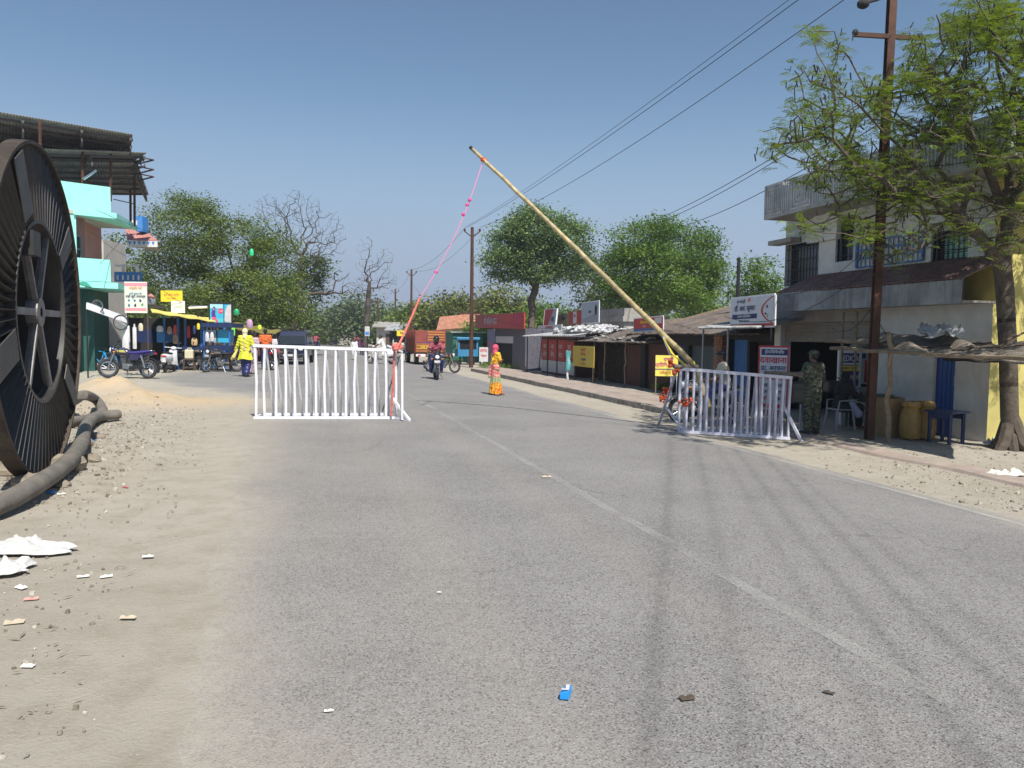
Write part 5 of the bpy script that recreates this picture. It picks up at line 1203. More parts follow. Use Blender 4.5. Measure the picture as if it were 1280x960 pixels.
px_sign('drink_hoarding', 'blue hoarding with a woman in purple and a red oval emblem over the blue stall', 'hoarding', 262, 290, 404, 379, 35, mat('hoarding_cyan', (0.05, 0.42, 0.68), 0.4, var=.1),
        [('r', 0, .75, .6, 1, mat('pale_cyan', (.35, .65, .8), .5)), ('r', 0, 0, .62, .25, mat('aqua', (.1, .55, .6), .5)), ('poly', [(.66, .1), (.98, .02), (.98, .95), (.8, .9), (.7, .6)], M_PALE), ('poly', [(.63, 0), (.66, 0), (.66, 1), (.63, 1)], M_INK),
         ('poly', [(.5 + .13 * math.cos(a), .62 + .13 * math.sin(a)) for a in [k * math.pi / 8 for k in range(16)]], mat('hot_pink', (.7, .04, .15), .5)), ('t', 'Cola', .5, .62, .14, M_PALE),
         ('poly', [(.09, .5), (.15, .78), (.22, .85), (.27, .78), (.26, .45), (.3, .28), (.1, .3)], mat('purple_ink', (.06, .03, .25), .5)), ('poly', [(.16, .68), (.2, .78), (.24, .72), (.22, .64)], mat('skin_print', (.5, .3, .2), .5)), ('poly', [(.1, .02), (.12, .32), (.28, .3), (.4, .05), (.34, .03), (.24, .2), (.2, .02)], mat('pink_ink', (.7, .08, .2), .5))],
        frame=(M_BLACK, .06), posts=[(0.1, 0, .05, M_BLUE), (0.62, 0, .05, M_BLUE)])
# tube light on pole
tb_ = thing('tube_light', 'white tube light fitting on a thin pole left of the blue hoarding', 'lamp', (P(247, 440, 35).x, 35, 0))
a_ = P(236, 385, 35) - tb_.location; b_ = P(259, 384, 35) - tb_.location; mb = MB(); mb.tube([a_, b_], .05, 8); mb.build('tube', M_WHITE, tb_); mb = MB(); mb.tube([(0, .08, 0), (0, .08, b_.z)], .03, 6); mb.build('pole', M_BLACK, tb_)
mb = MB(); mb.box2((a_.x, 0.05, a_.z + .03), (b_.x, .12, a_.z + .12)); mb.build('fitting', M_STEEL, tb_)
# yellow awning stall
Ys = 33
ST1 = thing('market_stall', 'blue-posted market stall under a long pale yellow awning, left', 'stall', (P(225, 450, Ys).x, Ys, 0)); so_ = Vector(ST1.location)
def sp(px, py, Y=Ys): return P(px, py, Y) - so_
mb = MB(); A_, B_, Cc, D_ = sp(188, 387, 35.5), sp(262, 398, 37.5), sp(190, 391, 31.5), sp(270, 403, 34)
mb.sheet(lambda u, v: (A_ * (1 - u) + B_ * u) * (1 - v) + (Cc * (1 - u) + D_ * u) * v + Vector((0, 0, 0.02 * math.sin(u * 20))), 24, 6, 0.03); mb.build('awning', mat('awning_yellow', (0.75, 0.62, 0.16), .7, var=.15, dirt=.2), ST1)
for px in (206, 223, 232, 252):
    y_ = 33.2 + (px - 206) * .02; a = P(px, 440, y_); mb = MB(); mb.bar(Vector((a.x, y_, -.05)) - so_, Vector((a.x, y_, P(px, 393 + (px - 190) * .12, y_).z)) - so_, .08); mb.build('post', M_BLUE, ST1)
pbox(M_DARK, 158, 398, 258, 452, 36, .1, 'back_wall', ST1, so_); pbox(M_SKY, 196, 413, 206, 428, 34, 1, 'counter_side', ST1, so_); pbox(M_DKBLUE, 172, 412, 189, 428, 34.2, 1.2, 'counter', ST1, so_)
pbox(M_DKBLUE, 228, 434, 262, 437, 33.2, 1.2, 'counter_board', ST1, so_)
# stall goods (each its own thing, hanging)
def goods(nm, label, x0, y0, x1, y1, Y, m, rnd=True, seg=10):
    c_ = P((x0 + x1) / 2, y1, Y); k = Y / FOC; w_ = (x1 - x0) * k / 2; h_ = (y1 - y0) * k; mb = MB()
    prof = [(0.01, 0), (w_ * .85, h_ * .04), (w_, h_ * .3), (w_ * .92, h_ * .75), (w_ * .5, h_ * .97), (0.01, h_)] if rnd else [(w_ * .95, 0), (w_, h_ * .1), (w_ * .95, h_ * .85), (w_ * .4, h_ * .9), (w_ * .4, h_)]
    mb.lathe(prof, seg=seg); mb.v = [(v[0], v[1] * .6, v[2]) for v in mb.v]; o = mb.build(nm, m, smooth=True); o.location = c_; tag(o, label, 'goods', 'goods displayed at the stalls'); return o
goods('hanging_shirt', 'red garment hanging between the blue stall posts', 234, 407, 238, 423, 33.5, mat('red_cloth', (.6, .05, .06), .8)); goods('hanging_packet', 'yellow packets hanging under the stall awning end', 246, 404, 250, 412, 33.3, M_YEL)
goods('straw_basket', 'tan round basket on the stall counter behind the dark motorcycles', 239, 422, 247, 432, 33.2, mat('straw', (.5, .35, .18), .8)); goods('cloth_bundle', 'brown and white bundle on the counter left of the red garment', 216, 418, 223, 430, 33.3, mat('bundle', (.45, .3, .22), .8, var=.5))
# glass food cart
CT = thing('food_cart', 'blue-framed glass food cart under the blue hoarding', 'cart', (P(270, 452, 32.5).x, 32.5, 0)); co_ = Vector(CT.location)
pbox(M_DKBLUE, 253, 432, 289, 438, 32.4, 1.0, 'counter', CT, co_)
mb = MB()
for px in (255, 287):
    for Y in (32.45, 33.4):
        a = P(px, 408, Y) - co_; mb.bar((a.x, a.y, 0), a, .06)
mb.build('frame', M_BLUE, CT); pbox(M_DKBLUE, 252, 404, 291, 409, 32.3, 1.3, 'roof', CT, co_); pbox(mat('cart_glass', (.45, .55, .6), .15, var=.5, vscale=4), 256, 413, 270, 428, 32.6, .6, 'glass_case', CT, co_); pbox(mat('cart_cyan', (.04, .4, .6), .4), 272, 412, 286, 428, 32.6, .6, 'glass_case', CT, co_)
for i, px in enumerate((259, 265)): goods('food_packet', ('white packets stacked in the left glass case of the cart', 'pale packets nearest the cyan case of the cart')[i], px - 2.5, 415, px + 2.5, 427, 32.4, M_PALE)
# other hanging things and dark backdrop wall
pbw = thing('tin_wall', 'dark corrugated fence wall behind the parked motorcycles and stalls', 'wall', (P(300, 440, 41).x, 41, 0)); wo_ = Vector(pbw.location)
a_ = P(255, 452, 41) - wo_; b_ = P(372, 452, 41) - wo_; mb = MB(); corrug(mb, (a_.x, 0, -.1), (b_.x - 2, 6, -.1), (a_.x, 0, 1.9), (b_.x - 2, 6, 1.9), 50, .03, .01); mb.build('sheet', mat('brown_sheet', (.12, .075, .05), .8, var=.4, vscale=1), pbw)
an = thing('olive_awning', 'long low olive-brown awning strung on poles behind the woman in yellow', 'awning', (P(325, 440, 37).x, 37, 0)); wo_ = Vector(an.location)
A_, B_ = P(292, 404, 38.5) - wo_, P(352, 414, 42) - wo_; mb = MB(); mb.sheet(lambda u, v: A_ * (1 - u) + B_ * u + Vector((0, -1.3 * v, -.22 * v + .05 * math.sin(u * 15))), 20, 4, .03); mb.build('cover', mat('olive_tarp', (.2, .17, .04), .8, var=.4), an)
for f in (.05, .5, .95):
    p_ = A_ * (1 - f) + B_ * f; mb = MB(); mb.tube([(p_.x, p_.y - .6, -.1), (p_.x, p_.y - .6, p_.z)], .035, 6); mb.build('pole', M_WOOD, an)
goods('hanging_vest', 'neon green vest hanging beside the blue hoarding', 289, 407, 294, 420, 34, mat('neon', (.2, .75, .1), .7)); goods('hanging_vest', 'small neon yellow bundle hanging over the olive awning', 322, 406, 327, 412, 37, mat('neon_y', (.6, .8, .05), .7)); goods('green_ball', 'green plastic ball hanging right of the blue hoarding', 292, 386, 299, 394, 36, mat('ballg', (.02, .35, .15), .4)); goods('helmet', 'lilac helmet hanging above the woman in yellow', 308, 399, 316, 410, 35, mat('lilac', (.5, .3, .45), .5))
# cart wheels and white goods hung near the green shutter
for (px, py, r_, lb) in ((121, 383, 8, 'black bicycle wheel hung by the green shutter, upper one'), (151, 403, 9, 'silver bicycle wheel hung beside the cream banner')):
    c_ = P(px, py, 27.5); wt = thing('spare_bicycle_wheel', lb, 'wheel', c_, 0, 'bicycle wheels hung at the repair shop'); k = 27.5 / FOC
    mb = MB(); mb.torus((0, 0, 0), r_ * k, .022); mb.build('tyre', M_RUBBER, wt); mb = MB(); mb.torus((0, 0, 0), r_ * k * .9, .012)
    for a in range(12): mb.tube([(0, 0, 0), (r_ * k * .9 * math.cos(a * .5236), 0, r_ * k * .9 * math.sin(a * .5236))], .004, 3)
    mb.build('rim', M_CHROME, wt)
aw = thing('white_awning', 'sloping white and navy cloth awning of the repair shop under the cream banner', 'awning', (P(140, 440, 28).x, 28, 0)); wo_ = Vector(aw.location); A_, B_ = P(108, 378, 27) - wo_, P(158, 396, 29) - wo_
mb = MB(); mb.sheet(lambda u, v: A_ * (1 - u) + B_ * u + Vector((.1 * v, -.2 * v, -.24 * v)), 10, 2, .02); mb.build('cover', M_WHITE, aw); mb = MB(); mb.sheet(lambda u, v: A_ * (1 - u) + B_ * u + Vector((.1 * v, -.215 * v - .012, -.35 * v)), 4, 1, .01) if False else None
mb = MB(); mb.tube([(B_.x, B_.y, -.1), B_], .03, 6); mb.build('pole', M_BLACK, aw); mb = MB(); mb.tube([(A_.x, A_.y, -.1), A_], .03, 6); mb.build('pole', M_BLACK, aw)
pk = goods('white_sack', 'tall white sack stack under the banner, left market', 153, 402, 163, 442, 29, M_PALE, False)
goods('white_panel_stack', 'tall white packaging beside the dark stall post', 166, 405, 171, 436, 29.5, M_PALE, False)
# stool with jerry can
g0 = G(237, 463); stl = thing('wooden_stool', 'rough wooden stool carrying a cream jerrycan by the parked motorcycles', 'stool', g0, .2)
mb = MB(); mb.box((0, 0, .47), (.46, .34, .05)); mb.build('seat', M_DKWOOD, stl)
for sx in (-1, 1):
    for sy in (-1, 1): mb = MB(); mb.bar((sx * .18, sy * .12, .45), (sx * .23, sy * .16, 0), .05); mb.build('leg', M_DKWOOD, stl)
mb = MB(); mb.bar((-.22, -.15, .12), (.22, -.15, .12), .04); mb.bar((-.22, .15, .12), (.22, .15, .12), .04); mb.build('stretcher', M_DKWOOD, stl)
jc = thing('jerrycan', 'cream plastic jerrycan on the wooden stool', 'can', g0 + Vector((0, 0, .497)), .2); mb = MB(); mb.box((0, 0, .2), (.36, .26, .4)); mb.build('body', mat('cream_plastic', (.65, .6, .42), .4, var=.15), jc, bevel=.05)
mb = MB(); mb.tube([(-.1, 0, .38), (-.06, 0, .46), (.08, 0, .46), (.1, 0, .38)], .018, 6); mb.build('handle', MC['cream_plastic'], jc); mb = MB(); mb.lathe([(.035, .4), (.035, .45)], (.13, 0, 0), seg=10); mb.build('cap', M_BLUE, jc)
# far right-of-road bits: green shed, kiosk, orange roof, low houses
g0 = G(566, 452); sh = thing('green_shed', 'dark green tin shed beside the blue kiosk', 'shed', g0, RZ); mb = MB(); mb.box2((-1, -2, -.1), (2.6, 0.2, 2.1)); mb.build('wall', mat('shed_green', (.01, .14, .10), .6, var=.2, vscale=2), sh); mb = MB(); mb.box2((-1.2, -2.2, 2.1), (2.8, .4, 2.18)); mb.build('roof', M_SHEET, sh)
mb = MB()
g0 = P(572, 440, 66); g0.z = -.25; oh = thing('tiled_cottage', 'small cottage with orange tiled roof behind the green shed', 'house', g0)
mb = MB(); mb.box2((-1.3, 0, 0), (1.6, 4, 2.6)); mb.build('wall', M_SOFF, oh); mb = MB(); mb.sheet(lambda u, v: (-1.8 + 3.8 * u, -.5 + 3 * v, 2.3 + 1.2 * v + .4 * u + .04 * abs(math.sin(u * 90))), 120, 6, .05); mb.build('roof', mat('orange_tile', (.42, .19, .12), .9, var=.4, vscale=3), oh)
g0 = P(550, 440, 95); g0.z = -.25; gr = thing('grey_building', 'flat grey-blue building far behind the orange truck', 'building', g0); mb = MB(); mb.box2((-4, 0, 0), (5.5, 8, 5.6)); mb.build('wall', mat('bluegrey', (.2, .23, .3), .8, var=.2, vscale=.5), gr); mb = MB(); mb.box2((-4.3, -.3, 5.6), (5.8, 8, 5.85)); mb.build('roof', M_CONC, gr)
mb = MB(); mb.box2((-2.5, -.03, 1), (-1.5, 0.05, 2.4)); mb.build('window', M_GLASS, gr)
for i, (px, Y, w_, h_, lb) in enumerate(((487, 88, 1.5, 2.7, 'pale low house between the far poles with a flat roof'), (405, 135, 5, 3.5, 'tiny tiled far house at the end of the road, left'), (500, 80, 1.1, 2.3, 'small dark roadside shack in front of the pale low house'))):
    g0 = P(px, 440, Y); g0.z = -.2; hs_ = thing('low_house', lb, 'house', g0, 0, 'low houses far down the road'); mb = MB(); mb.box2((-w_, 0, 0), (w_, 4, h_)); mb.build('wall', (M_SOFF, M_CONC, M_DARK)[i], hs_)
    mb = MB(); mb.sheet(lambda u, v: (-w_ - .4 + (2 * w_ + .8) * u, -.8 + 5 * v, h_ + .02 + .6 * (1 - abs(2 * v - 1))), 2, 4, .1); mb.build('roof', (M_CONC, M_TILE, M_SHEET)[i], hs_)
    mb = MB(); mb.box2((-w_ * .3, -.05, 0), (w_ * .1, .05, h_ * .7)); mb.build('door', M_DKWOOD, hs_)
px_sign('yellow_road_sign', 'small yellow sign on poles between the barricade rope and the truck', 'sign', 496, 508, 420, 413, 55, M_YEL, [('t', 'रोड', .5, .5, .5, M_INK)], posts=[(.1, -.2, .04, M_BLACK), (.9, -.2, .04, M_BLACK)])
px_sign('white_road_board', 'white poster board fixed on a far pole by the leafless tree', 'sign', 456, 462, 420, 408, 60, M_PALE, [('r', .1, .1, .9, .45, M_SKY)], posts=[(.5, -.1, .05, M_BLACK)])
px_sign('white_wall_board', 'white board with red print beside the blue kiosk', 'sign', 599, 610, 452, 434, 46, M_PALE, [('t', 'सीमेंट', .5, .75, .25, M_INKR), ('t', 'भंडार', .5, .4, .22, M_INKR)], posts=[(.1, -.2, .03, M_BLACK)])
# blue kiosk / cart
g0 = G(585, 456); kk = thing('blue_kiosk', 'bright blue wheeled kiosk with a glazed front, right of the green shed', 'kiosk', g0, RZ - R(90)); 
kw, kh = 1.35, 1.9
mb = MB(); mb.box2((-kw / 2, -.0, .55), (kw / 2, 1.1, 1.0)); mb.build('body', mat('kiosk_blue', (.03, .22, .42), .5, var=.2, dirt=.2), kk)
mb = MB(); mb.box2((-kw / 2 - .1, -.15, 1.62), (kw / 2 + .1, 1.2, 1.8)); mb.build('roof', MC['kiosk_blue'], kk, bevel=.04)
for sx in (-1, 1):
    mb = MB(); mb.box2((sx * kw / 2 - .06 * (sx + 1) / 2 * 2 + .0, 0, 1.0), (sx * kw / 2 + .06 * (1 - (sx + 1) / 2) * 2, .08, 1.62)); mb.build('window_post', MC['kiosk_blue'], kk)
    mb = MB(); mb.torus((sx * .45, .3, .25), .22, .035, 'X'); mb.tube([(sx * .45 - .02, .3, .25), (sx * .45 + .02, .3, .25)], .06, 8); mb.build('wheel', M_RUBBER, kk)
mb = MB(); mb.box2((-kw / 2 + .07, .05, 1.003), (kw / 2 - .07, 1.0, 1.6)); mb.build('glass', M_GLASS, kk); mb = MB(); mb.box2((-.06, -.02, .1), (.06, .06, .55)); mb.build('stand', M_BLACK, kk)

# clutter of the repair stall and the tea stall (each piece lifts on its own)
CL = [('bucket', 'blue plastic bucket at the foot of the green shutter', 112, 462, 7, 9, (.03, .15, .5), 1), ('bucket', 'red plastic bucket in front of the dark stall opening', 176, 452, 6, 8, (.5, .04, .03), 1), ('sack', 'cream sack slumped beside the stall post behind the purple motorcycle', 168, 456, 9, 13, (.5, .44, .32), 0), ('sack', 'brown sack under the yellow awning, left of the white scooter', 196, 455, 8, 11, (.3, .2, .11), 0),
      ('sack', 'grey sack against the green shutter behind the bicycle', 132, 460, 9, 14, (.3, .3, .32), 0), ('drum', 'rusty small drum between the repair stall and the tea stall', 182, 458, 7, 11, (.2, .09, .05), 1), ('bucket', 'yellow tub on the ground under the tea stall counter', 222, 456, 7, 6, (.6, .42, .05), 1), ('sack', 'white sack under the glass food cart', 276, 457, 8, 8, (.6, .58, .52), 0), ('drum', 'blue water drum at the right end of the food cart', 291, 455, 8, 14, (.03, .12, .4), 1), ('bucket', 'orange pot hung at the olive awning pole', 330, 452, 5, 6, (.6, .2, .05), 1)]
for i, (nm, lb, px, py, w_, h_, c_, hard) in enumerate(CL):
    g_ = G(px, py); k = g_.y / FOC; r_ = w_ * k / 2; hh = h_ * k; mb = MB()
    if hard: mb.lathe([(r_ * .8, 0), (r_, hh * .95), (r_ * 1.05, hh), (r_ * .92, hh), (r_ * .75, hh * .1)], seg=18)
    else:
        mb.lathe([(.02, 0), (r_ * .9, .02), (r_ * 1.1, hh * .25), (r_, hh * .7), (r_ * .35, hh * .88), (r_ * .5, hh), (.02, hh)], seg=16); mb.v = [(v[0] * (1 + .1 * math.sin(3 * v[2] / hh * 3 + i)), v[1] * (1 + .1 * math.sin(5 * math.atan2(v[1], v[0]))), v[2]) for v in mb.v]
    o = mb.build(nm, mat('clutter_%d' % i, c_, .6, var=.3, vscale=6, dirt=.3), smooth=True); o.location = g_; tag(o, lb, nm, 'things standing round the market stalls')
    if hard and nm == 'bucket':
        mb = MB(); mb.torus((0, 0, hh), r_ * .98, .006, 'Y', 12, 4, arc=(0, math.pi)); mb.build('handle', M_STEEL, o)
for i, (px, py, w_, h_, lb) in enumerate(((200, 407, 9, 8, 'small bag hung in the left half of the tea stall'), (212, 408, 6, 10, 'string of packets hung from the middle of the yellow awning'), (219, 406, 5, 12, 'second string of packets hung right of the first one'), (243, 407, 4, 11, 'narrow dark cloth hung near the red garment'), (176, 404, 6, 10, 'pale shirt hung at the dark stall entrance'), (260, 409, 5, 6, 'silver pot on the top of the food cart roof edge'))):
    goods('hanging_bag', lb, px - w_ / 2, py, px + w_ / 2, py + h_, 33.0, (M_PALE, MC['bundle'], M_RED, M_DKBLUE, MC['cream_plastic'], M_STEEL)[i])
outw = Vector((-aV.y, aV.x, 0)).normalized(); outw = outw if outw.y < 0 else -outw
for a0, z0 in ((3.0, 4.4), (5.4, 4.4), (3.0, 1.0), (5.4, 1.0)):
    mb = MB(); M3 = Matrix((aV, outw, Vector((0, 0, 1)))).transposed(); cc = aV * (a0 + .6) + Vector((0, 0, z0 + .6)); mb.box(cc + outw * .01, (1.1, .06, 1.2), M3); wn = mb.build('window', M_GLASS, GB)
    mb = MB(); 
    for dx in (-.58, 0, .58): mb.box(cc + aV * dx + outw * .05, (.07, .07, 1.3), M3)
    for dz in (-.62, .62): mb.box(cc + Vector((0, 0, dz)) + outw * .05, (1.25, .08, .07), M3)
    mb.build('window_frame', M_STEEL, wn)
    mb = MB(); mb.box(cc + Vector((0, 0, .85)) + outw * .25, (1.7, .5, .08), M3); mb.build('window_hood', M_MINT, GB)
# ================================================================ cable drum
M_DRUM = mat('drum_black', (0.04, 0.037, 0.036), 0.5, 0.0, var=0.3, vscale=4, dirt=0.5, dirtcol=(0.12, 0.10, 0.085))
M_DRIM = mat('drum_rim', (0.05, 0.037, 0.028), 0.75, 0.2, var=0.4, vscale=4, dirt=0.5, dirtcol=(0.2, 0.16, 0.12))
gC = G(45, 597); Yd = gC.y
Rd = (P(45, 180, Yd).z - P(45, 595, Yd).z) / 2
nD = Vector((0.95, 0.31, 0)).normalized(); angD = math.atan2(nD.y, nD.x)
xD = P(43, 400, Yd).x
D = thing('cable_drum', 'huge black steel cable drum with radial ribs and crossed hub at the left edge', 'cable drum', (xD, Yd, P(45, 595, Yd).z + Rd), angD)
# local: x = axis towards the road, y,z plane of the flange
def ringpart(nm, prof, m, seg=96, smooth=True):
    mb = MB(); mb.lathe(prof + [prof[0]], axis='X', seg=seg, cap=False); return mb.build(nm, m, D, smooth=smooth)
r1 = Rd * 0.545
def flange(x0, sgn):
    o1 = ringpart('rim', [(Rd, x0 - .06), (Rd, x0 + .10), (Rd - .035, x0 + .10), (Rd - .035, x0 - .06)], M_DRIM)
    mb = MB(); mb.lathe([(Rd - .035, x0 - .012), (Rd - .035, x0 + .0), (r1, x0 + .0), (r1, x0 - .012), (Rd - .035, x0 - .012)], axis='X', seg=96, cap=False); fl = mb.build('flange', M_DRUM, D)
    N = 72
    for k in range(N):
        a = 2 * math.pi * k / N; c, s = math.cos(a), math.sin(a); tc_, ts_ = -s, c
        mb = MB(); h_ = .092 * sgn
        pts = []
        for rr_, hh_ in ((r1 + .005, h_), (Rd - .037, h_ * .8)):
            for o__, hx in ((-.03, 0), (0, hh_), (.03, 0)): pts.append((x0 + hx, c * rr_ + tc_ * o__, s * rr_ + ts_ * o__))
        mb.add(pts, [(0, 1, 4, 3), (1, 2, 5, 4), (0, 2, 1), (3, 4, 5)]); mb.build('rib', M_DRUM, D)
    ringpart('hub_ring', [(r1 + .01, x0 - .05), (r1 + .01, x0 + .09 * sgn), (r1 - .03, x0 + .09 * sgn), (r1 - .03, x0 - .05)], M_DRUM)
flange(0, 1)
mb = MB()  # second flange: plain disc ring
mb.lathe([(Rd, -1.62), (Rd, -1.5), (r1 * .2, -1.5), (r1 * .2, -1.62), (Rd, -1.62)], axis='X', seg=96, cap=False); mb.build('back_flange', M_DRUM, D)
ringpart('barrel', [(r1 - .05, -1.5), (r1 - .05, -.02), (r1 - .07, -.02), (r1 - .07, -1.5)], M_DRUM)
M_GAL = mat('worn_steel', (0.26, 0.25, 0.25), 0.5, 0.4, var=0.4, vscale=6, dirt=.4)
for a in (0, 62, 118):
    ca, sa = math.cos(R(a)), math.sin(R(a)); mb = MB(); w_ = .05 if a else .075
    mb.box((0.03, 0, 0), (.05, (r1 - .03) * 2, w_), Matrix.Rotation(R(a), 3, 'X')); mb.build('spoke', M_GAL, D)
    if a:
        mb = MB(); mb.box((.0, 0, 0), (.06, (r1 - .04) * 2, .012), Matrix.Rotation(R(a), 3, 'X')); mb.build('spoke_web', M_GAL, D)
mb = MB(); mb.lathe([(.05, .07), (.16, .07), (.16, -.05), (.05, -.05)], axis='X', seg=24, cap=False); mb.build('axle_boss', M_GAL, D)
for a, rr_ in ((118, 0.78), (198, 0.78), (38, .72), (-38, .80)):
    ca, sa = math.cos(R(a)), math.sin(R(a)); mb = MB(); mb.box((.102, ca * Rd * rr_, sa * Rd * rr_), (.012, .32 if abs(a) != 38 else .22, Rd * .36), Matrix.Rotation(R(a - 90), 3, 'X')); mb.build('plate', mat('plate_grey', (.075, .073, .072), .6, var=.3, vscale=4, dirt=.5), D)
mb = MB(); mb.box((-.02, -r1 * .35, r1 * .72), (.3, .28, .26)); mb.build('bearing_box', M_DRUM, D)
mb = MB(); mb.box((-.9, 0, -Rd + .25), (.3, 1.2, .3)); 
# chocks and boulder blocks under it
for i, (px, py, r_, lb) in enumerate(((85, 590, .22, 'large rounded rock wedged under the drum, right side'), (36, 615, .18, 'flat pale rock in front of the drum'), (104, 560, .15, 'brown rock between drum and pipe'), (114, 578, .13, 'rock on the far side of the thick pipe'), (78, 612, .09, 'small dark rock lying on the near side of the pipe'), (8, 600, .2, 'squared stone block at the left frame edge under the drum'), (122, 548, .12, 'half-buried lump near the drum shadow'))):
    g_ = G(px, py); mb = MB(); mb.ball((0, 0, r_ * .35), (r_, r_ * .8, r_ * .55), 10, 7); rr = random.Random(50 + i)
    mb.v = [(v[0] * (1 + rr.uniform(-.12, .12)), v[1] * (1 + rr.uniform(-.12, .12)), v[2] * (1 + rr.uniform(-.15, .1))) for v in mb.v]
    o = mb.build('rock', mat('rock', (.26, .22, .17), .95, var=.4, vscale=8, bump=.6)); o.location = (g_.x, g_.y, gh(g_.x, g_.y) - .02); tag(o, lb, 'rock', 'rocks by the drum')
# ---- thick grey pipe
M_PIPE = mat('pipe_rubber', (0.15, 0.135, 0.115), 0.85, var=0.3, vscale=6, dirt=.8, dirtcol=(.24, .21, .17), bump=.25, bscale=30)
def path_px(pts, lift):
    out = []
    for px, py, l_ in pts:
        g_ = G(px, py); z_ = gh(g_.x, g_.y) + l_ + lift; d = ray(px, py); k = (z_ - CAM_H) / d.z; out.append(Vector((d.x * k, d.y * k, z_)))
    return out
def smooth_path(P_, n=8):
    out = []
    for i in range(len(P_) - 1):
        p0 = P_[max(0, i - 1)]; p1 = P_[i]; p2 = P_[i + 1]; p3 = P_[min(len(P_) - 1, i + 2)]
        for k in range(n):
            t = k / n; out.append(0.5 * ((2 * p1) + (p2 - p0) * t + (2 * p0 - 5 * p1 + 4 * p2 - p3) * t * t + (3 * p1 - p0 - 3 * p2 + p3) * t ** 3))
    out.append(P_[-1]); return out
pp = path_px([(-90, 650, 0), (-40, 642, 0), (0, 630, 0), (42, 608, 0.02), (78, 584, .03), (100, 558, .04), (108, 532, .04), (122, 521, .03), (149, 518, .02)], 0.10)
mb = MB(); sp_ = smooth_path(pp); mb.tube(sp_, [0.092] * (len(sp_) - 1) + [.08], 16); mb.tube([sp_[-1], sp_[-1] + (sp_[-1] - sp_[-2]).normalized() * .02], .055, 12)
o = mb.build('thick_pipe', M_PIPE, smooth=True); tag(o, 'long thick grey pipe curving along the ground past the drum, end capped', 'pipe')
pp = path_px([(60, 505, 0), (88, 503, .12), (104, 494, .2), (120, 500, .12), (128, 515, .03), (110, 524, .0), (80, 528, 0), (40, 530, 0)], .1)
mb = MB(); mb.tube(smooth_path(pp), 0.09, 16); o = mb.build('looped_pipe', M_PIPE, smooth=True); tag(o, 'second thick grey pipe making a hump behind the drum edge', 'pipe')
# ---- white cloth
def crumple(nm, label, cat, cx, cy, w_, d_, m, seed, hh=.1, rot=0, nu=60, nv=40):
    g_ = G(cx, cy); rr = random.Random(seed); ph = [(rr.uniform(0, 6), rr.uniform(3, 9), rr.uniform(-7, 7)) for _ in range(7)]
    hc = [[gh(g_.x + (i - .5) * w_ * 1.2, g_.y + (j - .5) * d_ * 1.2) - gh(g_.x, g_.y) for j in (0, 1)] for i in (0, 1)]
    def fn(u, v):
        a_, b_2 = 2 * u - 1, 2 * v - 1; ds = a_ * math.sqrt(1 - b_2 * b_2 / 2) * .5; dt = b_2 * math.sqrt(1 - a_ * a_ / 2) * .5; a = math.atan2(dt, ds)
        kk = 1 + .16 * math.sin(3 * a + seed) + .10 * math.sin(5 * a + 2 * seed) + .05 * math.sin(11 * a)
        x = ds * w_ * kk; y = dt * d_ * kk
        z = 1.25 - 1.1 * sum(abs(math.sin(p0 + p1 * u + p2 * v + .8 * math.sin(p2 * u))) for p0, p1, p2 in ph) / 7 + .10 * abs(math.sin(19 * u + 13 * v + 3 * math.sin(7 * v)))
        e = min(1, 5 * min(u, v, 1 - u, 1 - v) + .12)
        X_ = x * math.cos(rot) - y * math.sin(rot); Y_ = x * math.sin(rot) + y * math.cos(rot)
        return (X_, Y_, .012 + hh * (z ** 2) * e * 1.3 + hc[0][0] * (1 - u) * (1 - v) + hc[1][0] * u * (1 - v) + hc[0][1] * (1 - u) * v + hc[1][1] * u * v + .01)
    mb = MB(); mb.sheet(fn, nu, nv, .004); o = mb.build(nm, m, smooth=True); o.location = (g_.x, g_.y, gh(g_.x, g_.y)); tag(o, label, cat); return o
M_CLOTH = mat('white_cloth', (.52, .51, .49), .85, var=.08, vscale=5)
crumple('white_cloth', 'crumpled white cloth lying on the dirt at the left edge', 'cloth', 18, 690, .85, .36, M_CLOTH, 3, .085, .1)
crumple('white_rag', 'smaller white rag end nearer the camera than the crumpled cloth', 'cloth', -2, 716, .42, .3, M_CLOTH, 5, .07, .3)
crumple('white_bag', 'torn white and yellow plastic bag on the dirt shoulder at the right edge', 'bag', 1256, 595, .55, .25, mat('dirty_white', (.7, .68, .6), .7, var=.2), 7, .08)
crumple('plastic_bag', 'grey-white plastic bag standing at the foot of the tree', 'bag', 1240, 557, .3, .22, mat('bag_grey', (.42, .44, .47), .5, var=.2), 8, .12)
M_LIT = [mat('paper_white', (.7, .68, .62), .8), mat('paper_blue', (.05, .3, .7), .6), mat('paper_pink', (.6, .3, .25), .7), mat('paper_tan', (.5, .42, .3), .8), mat('paper_red', (.5, .06, .08), .6)]
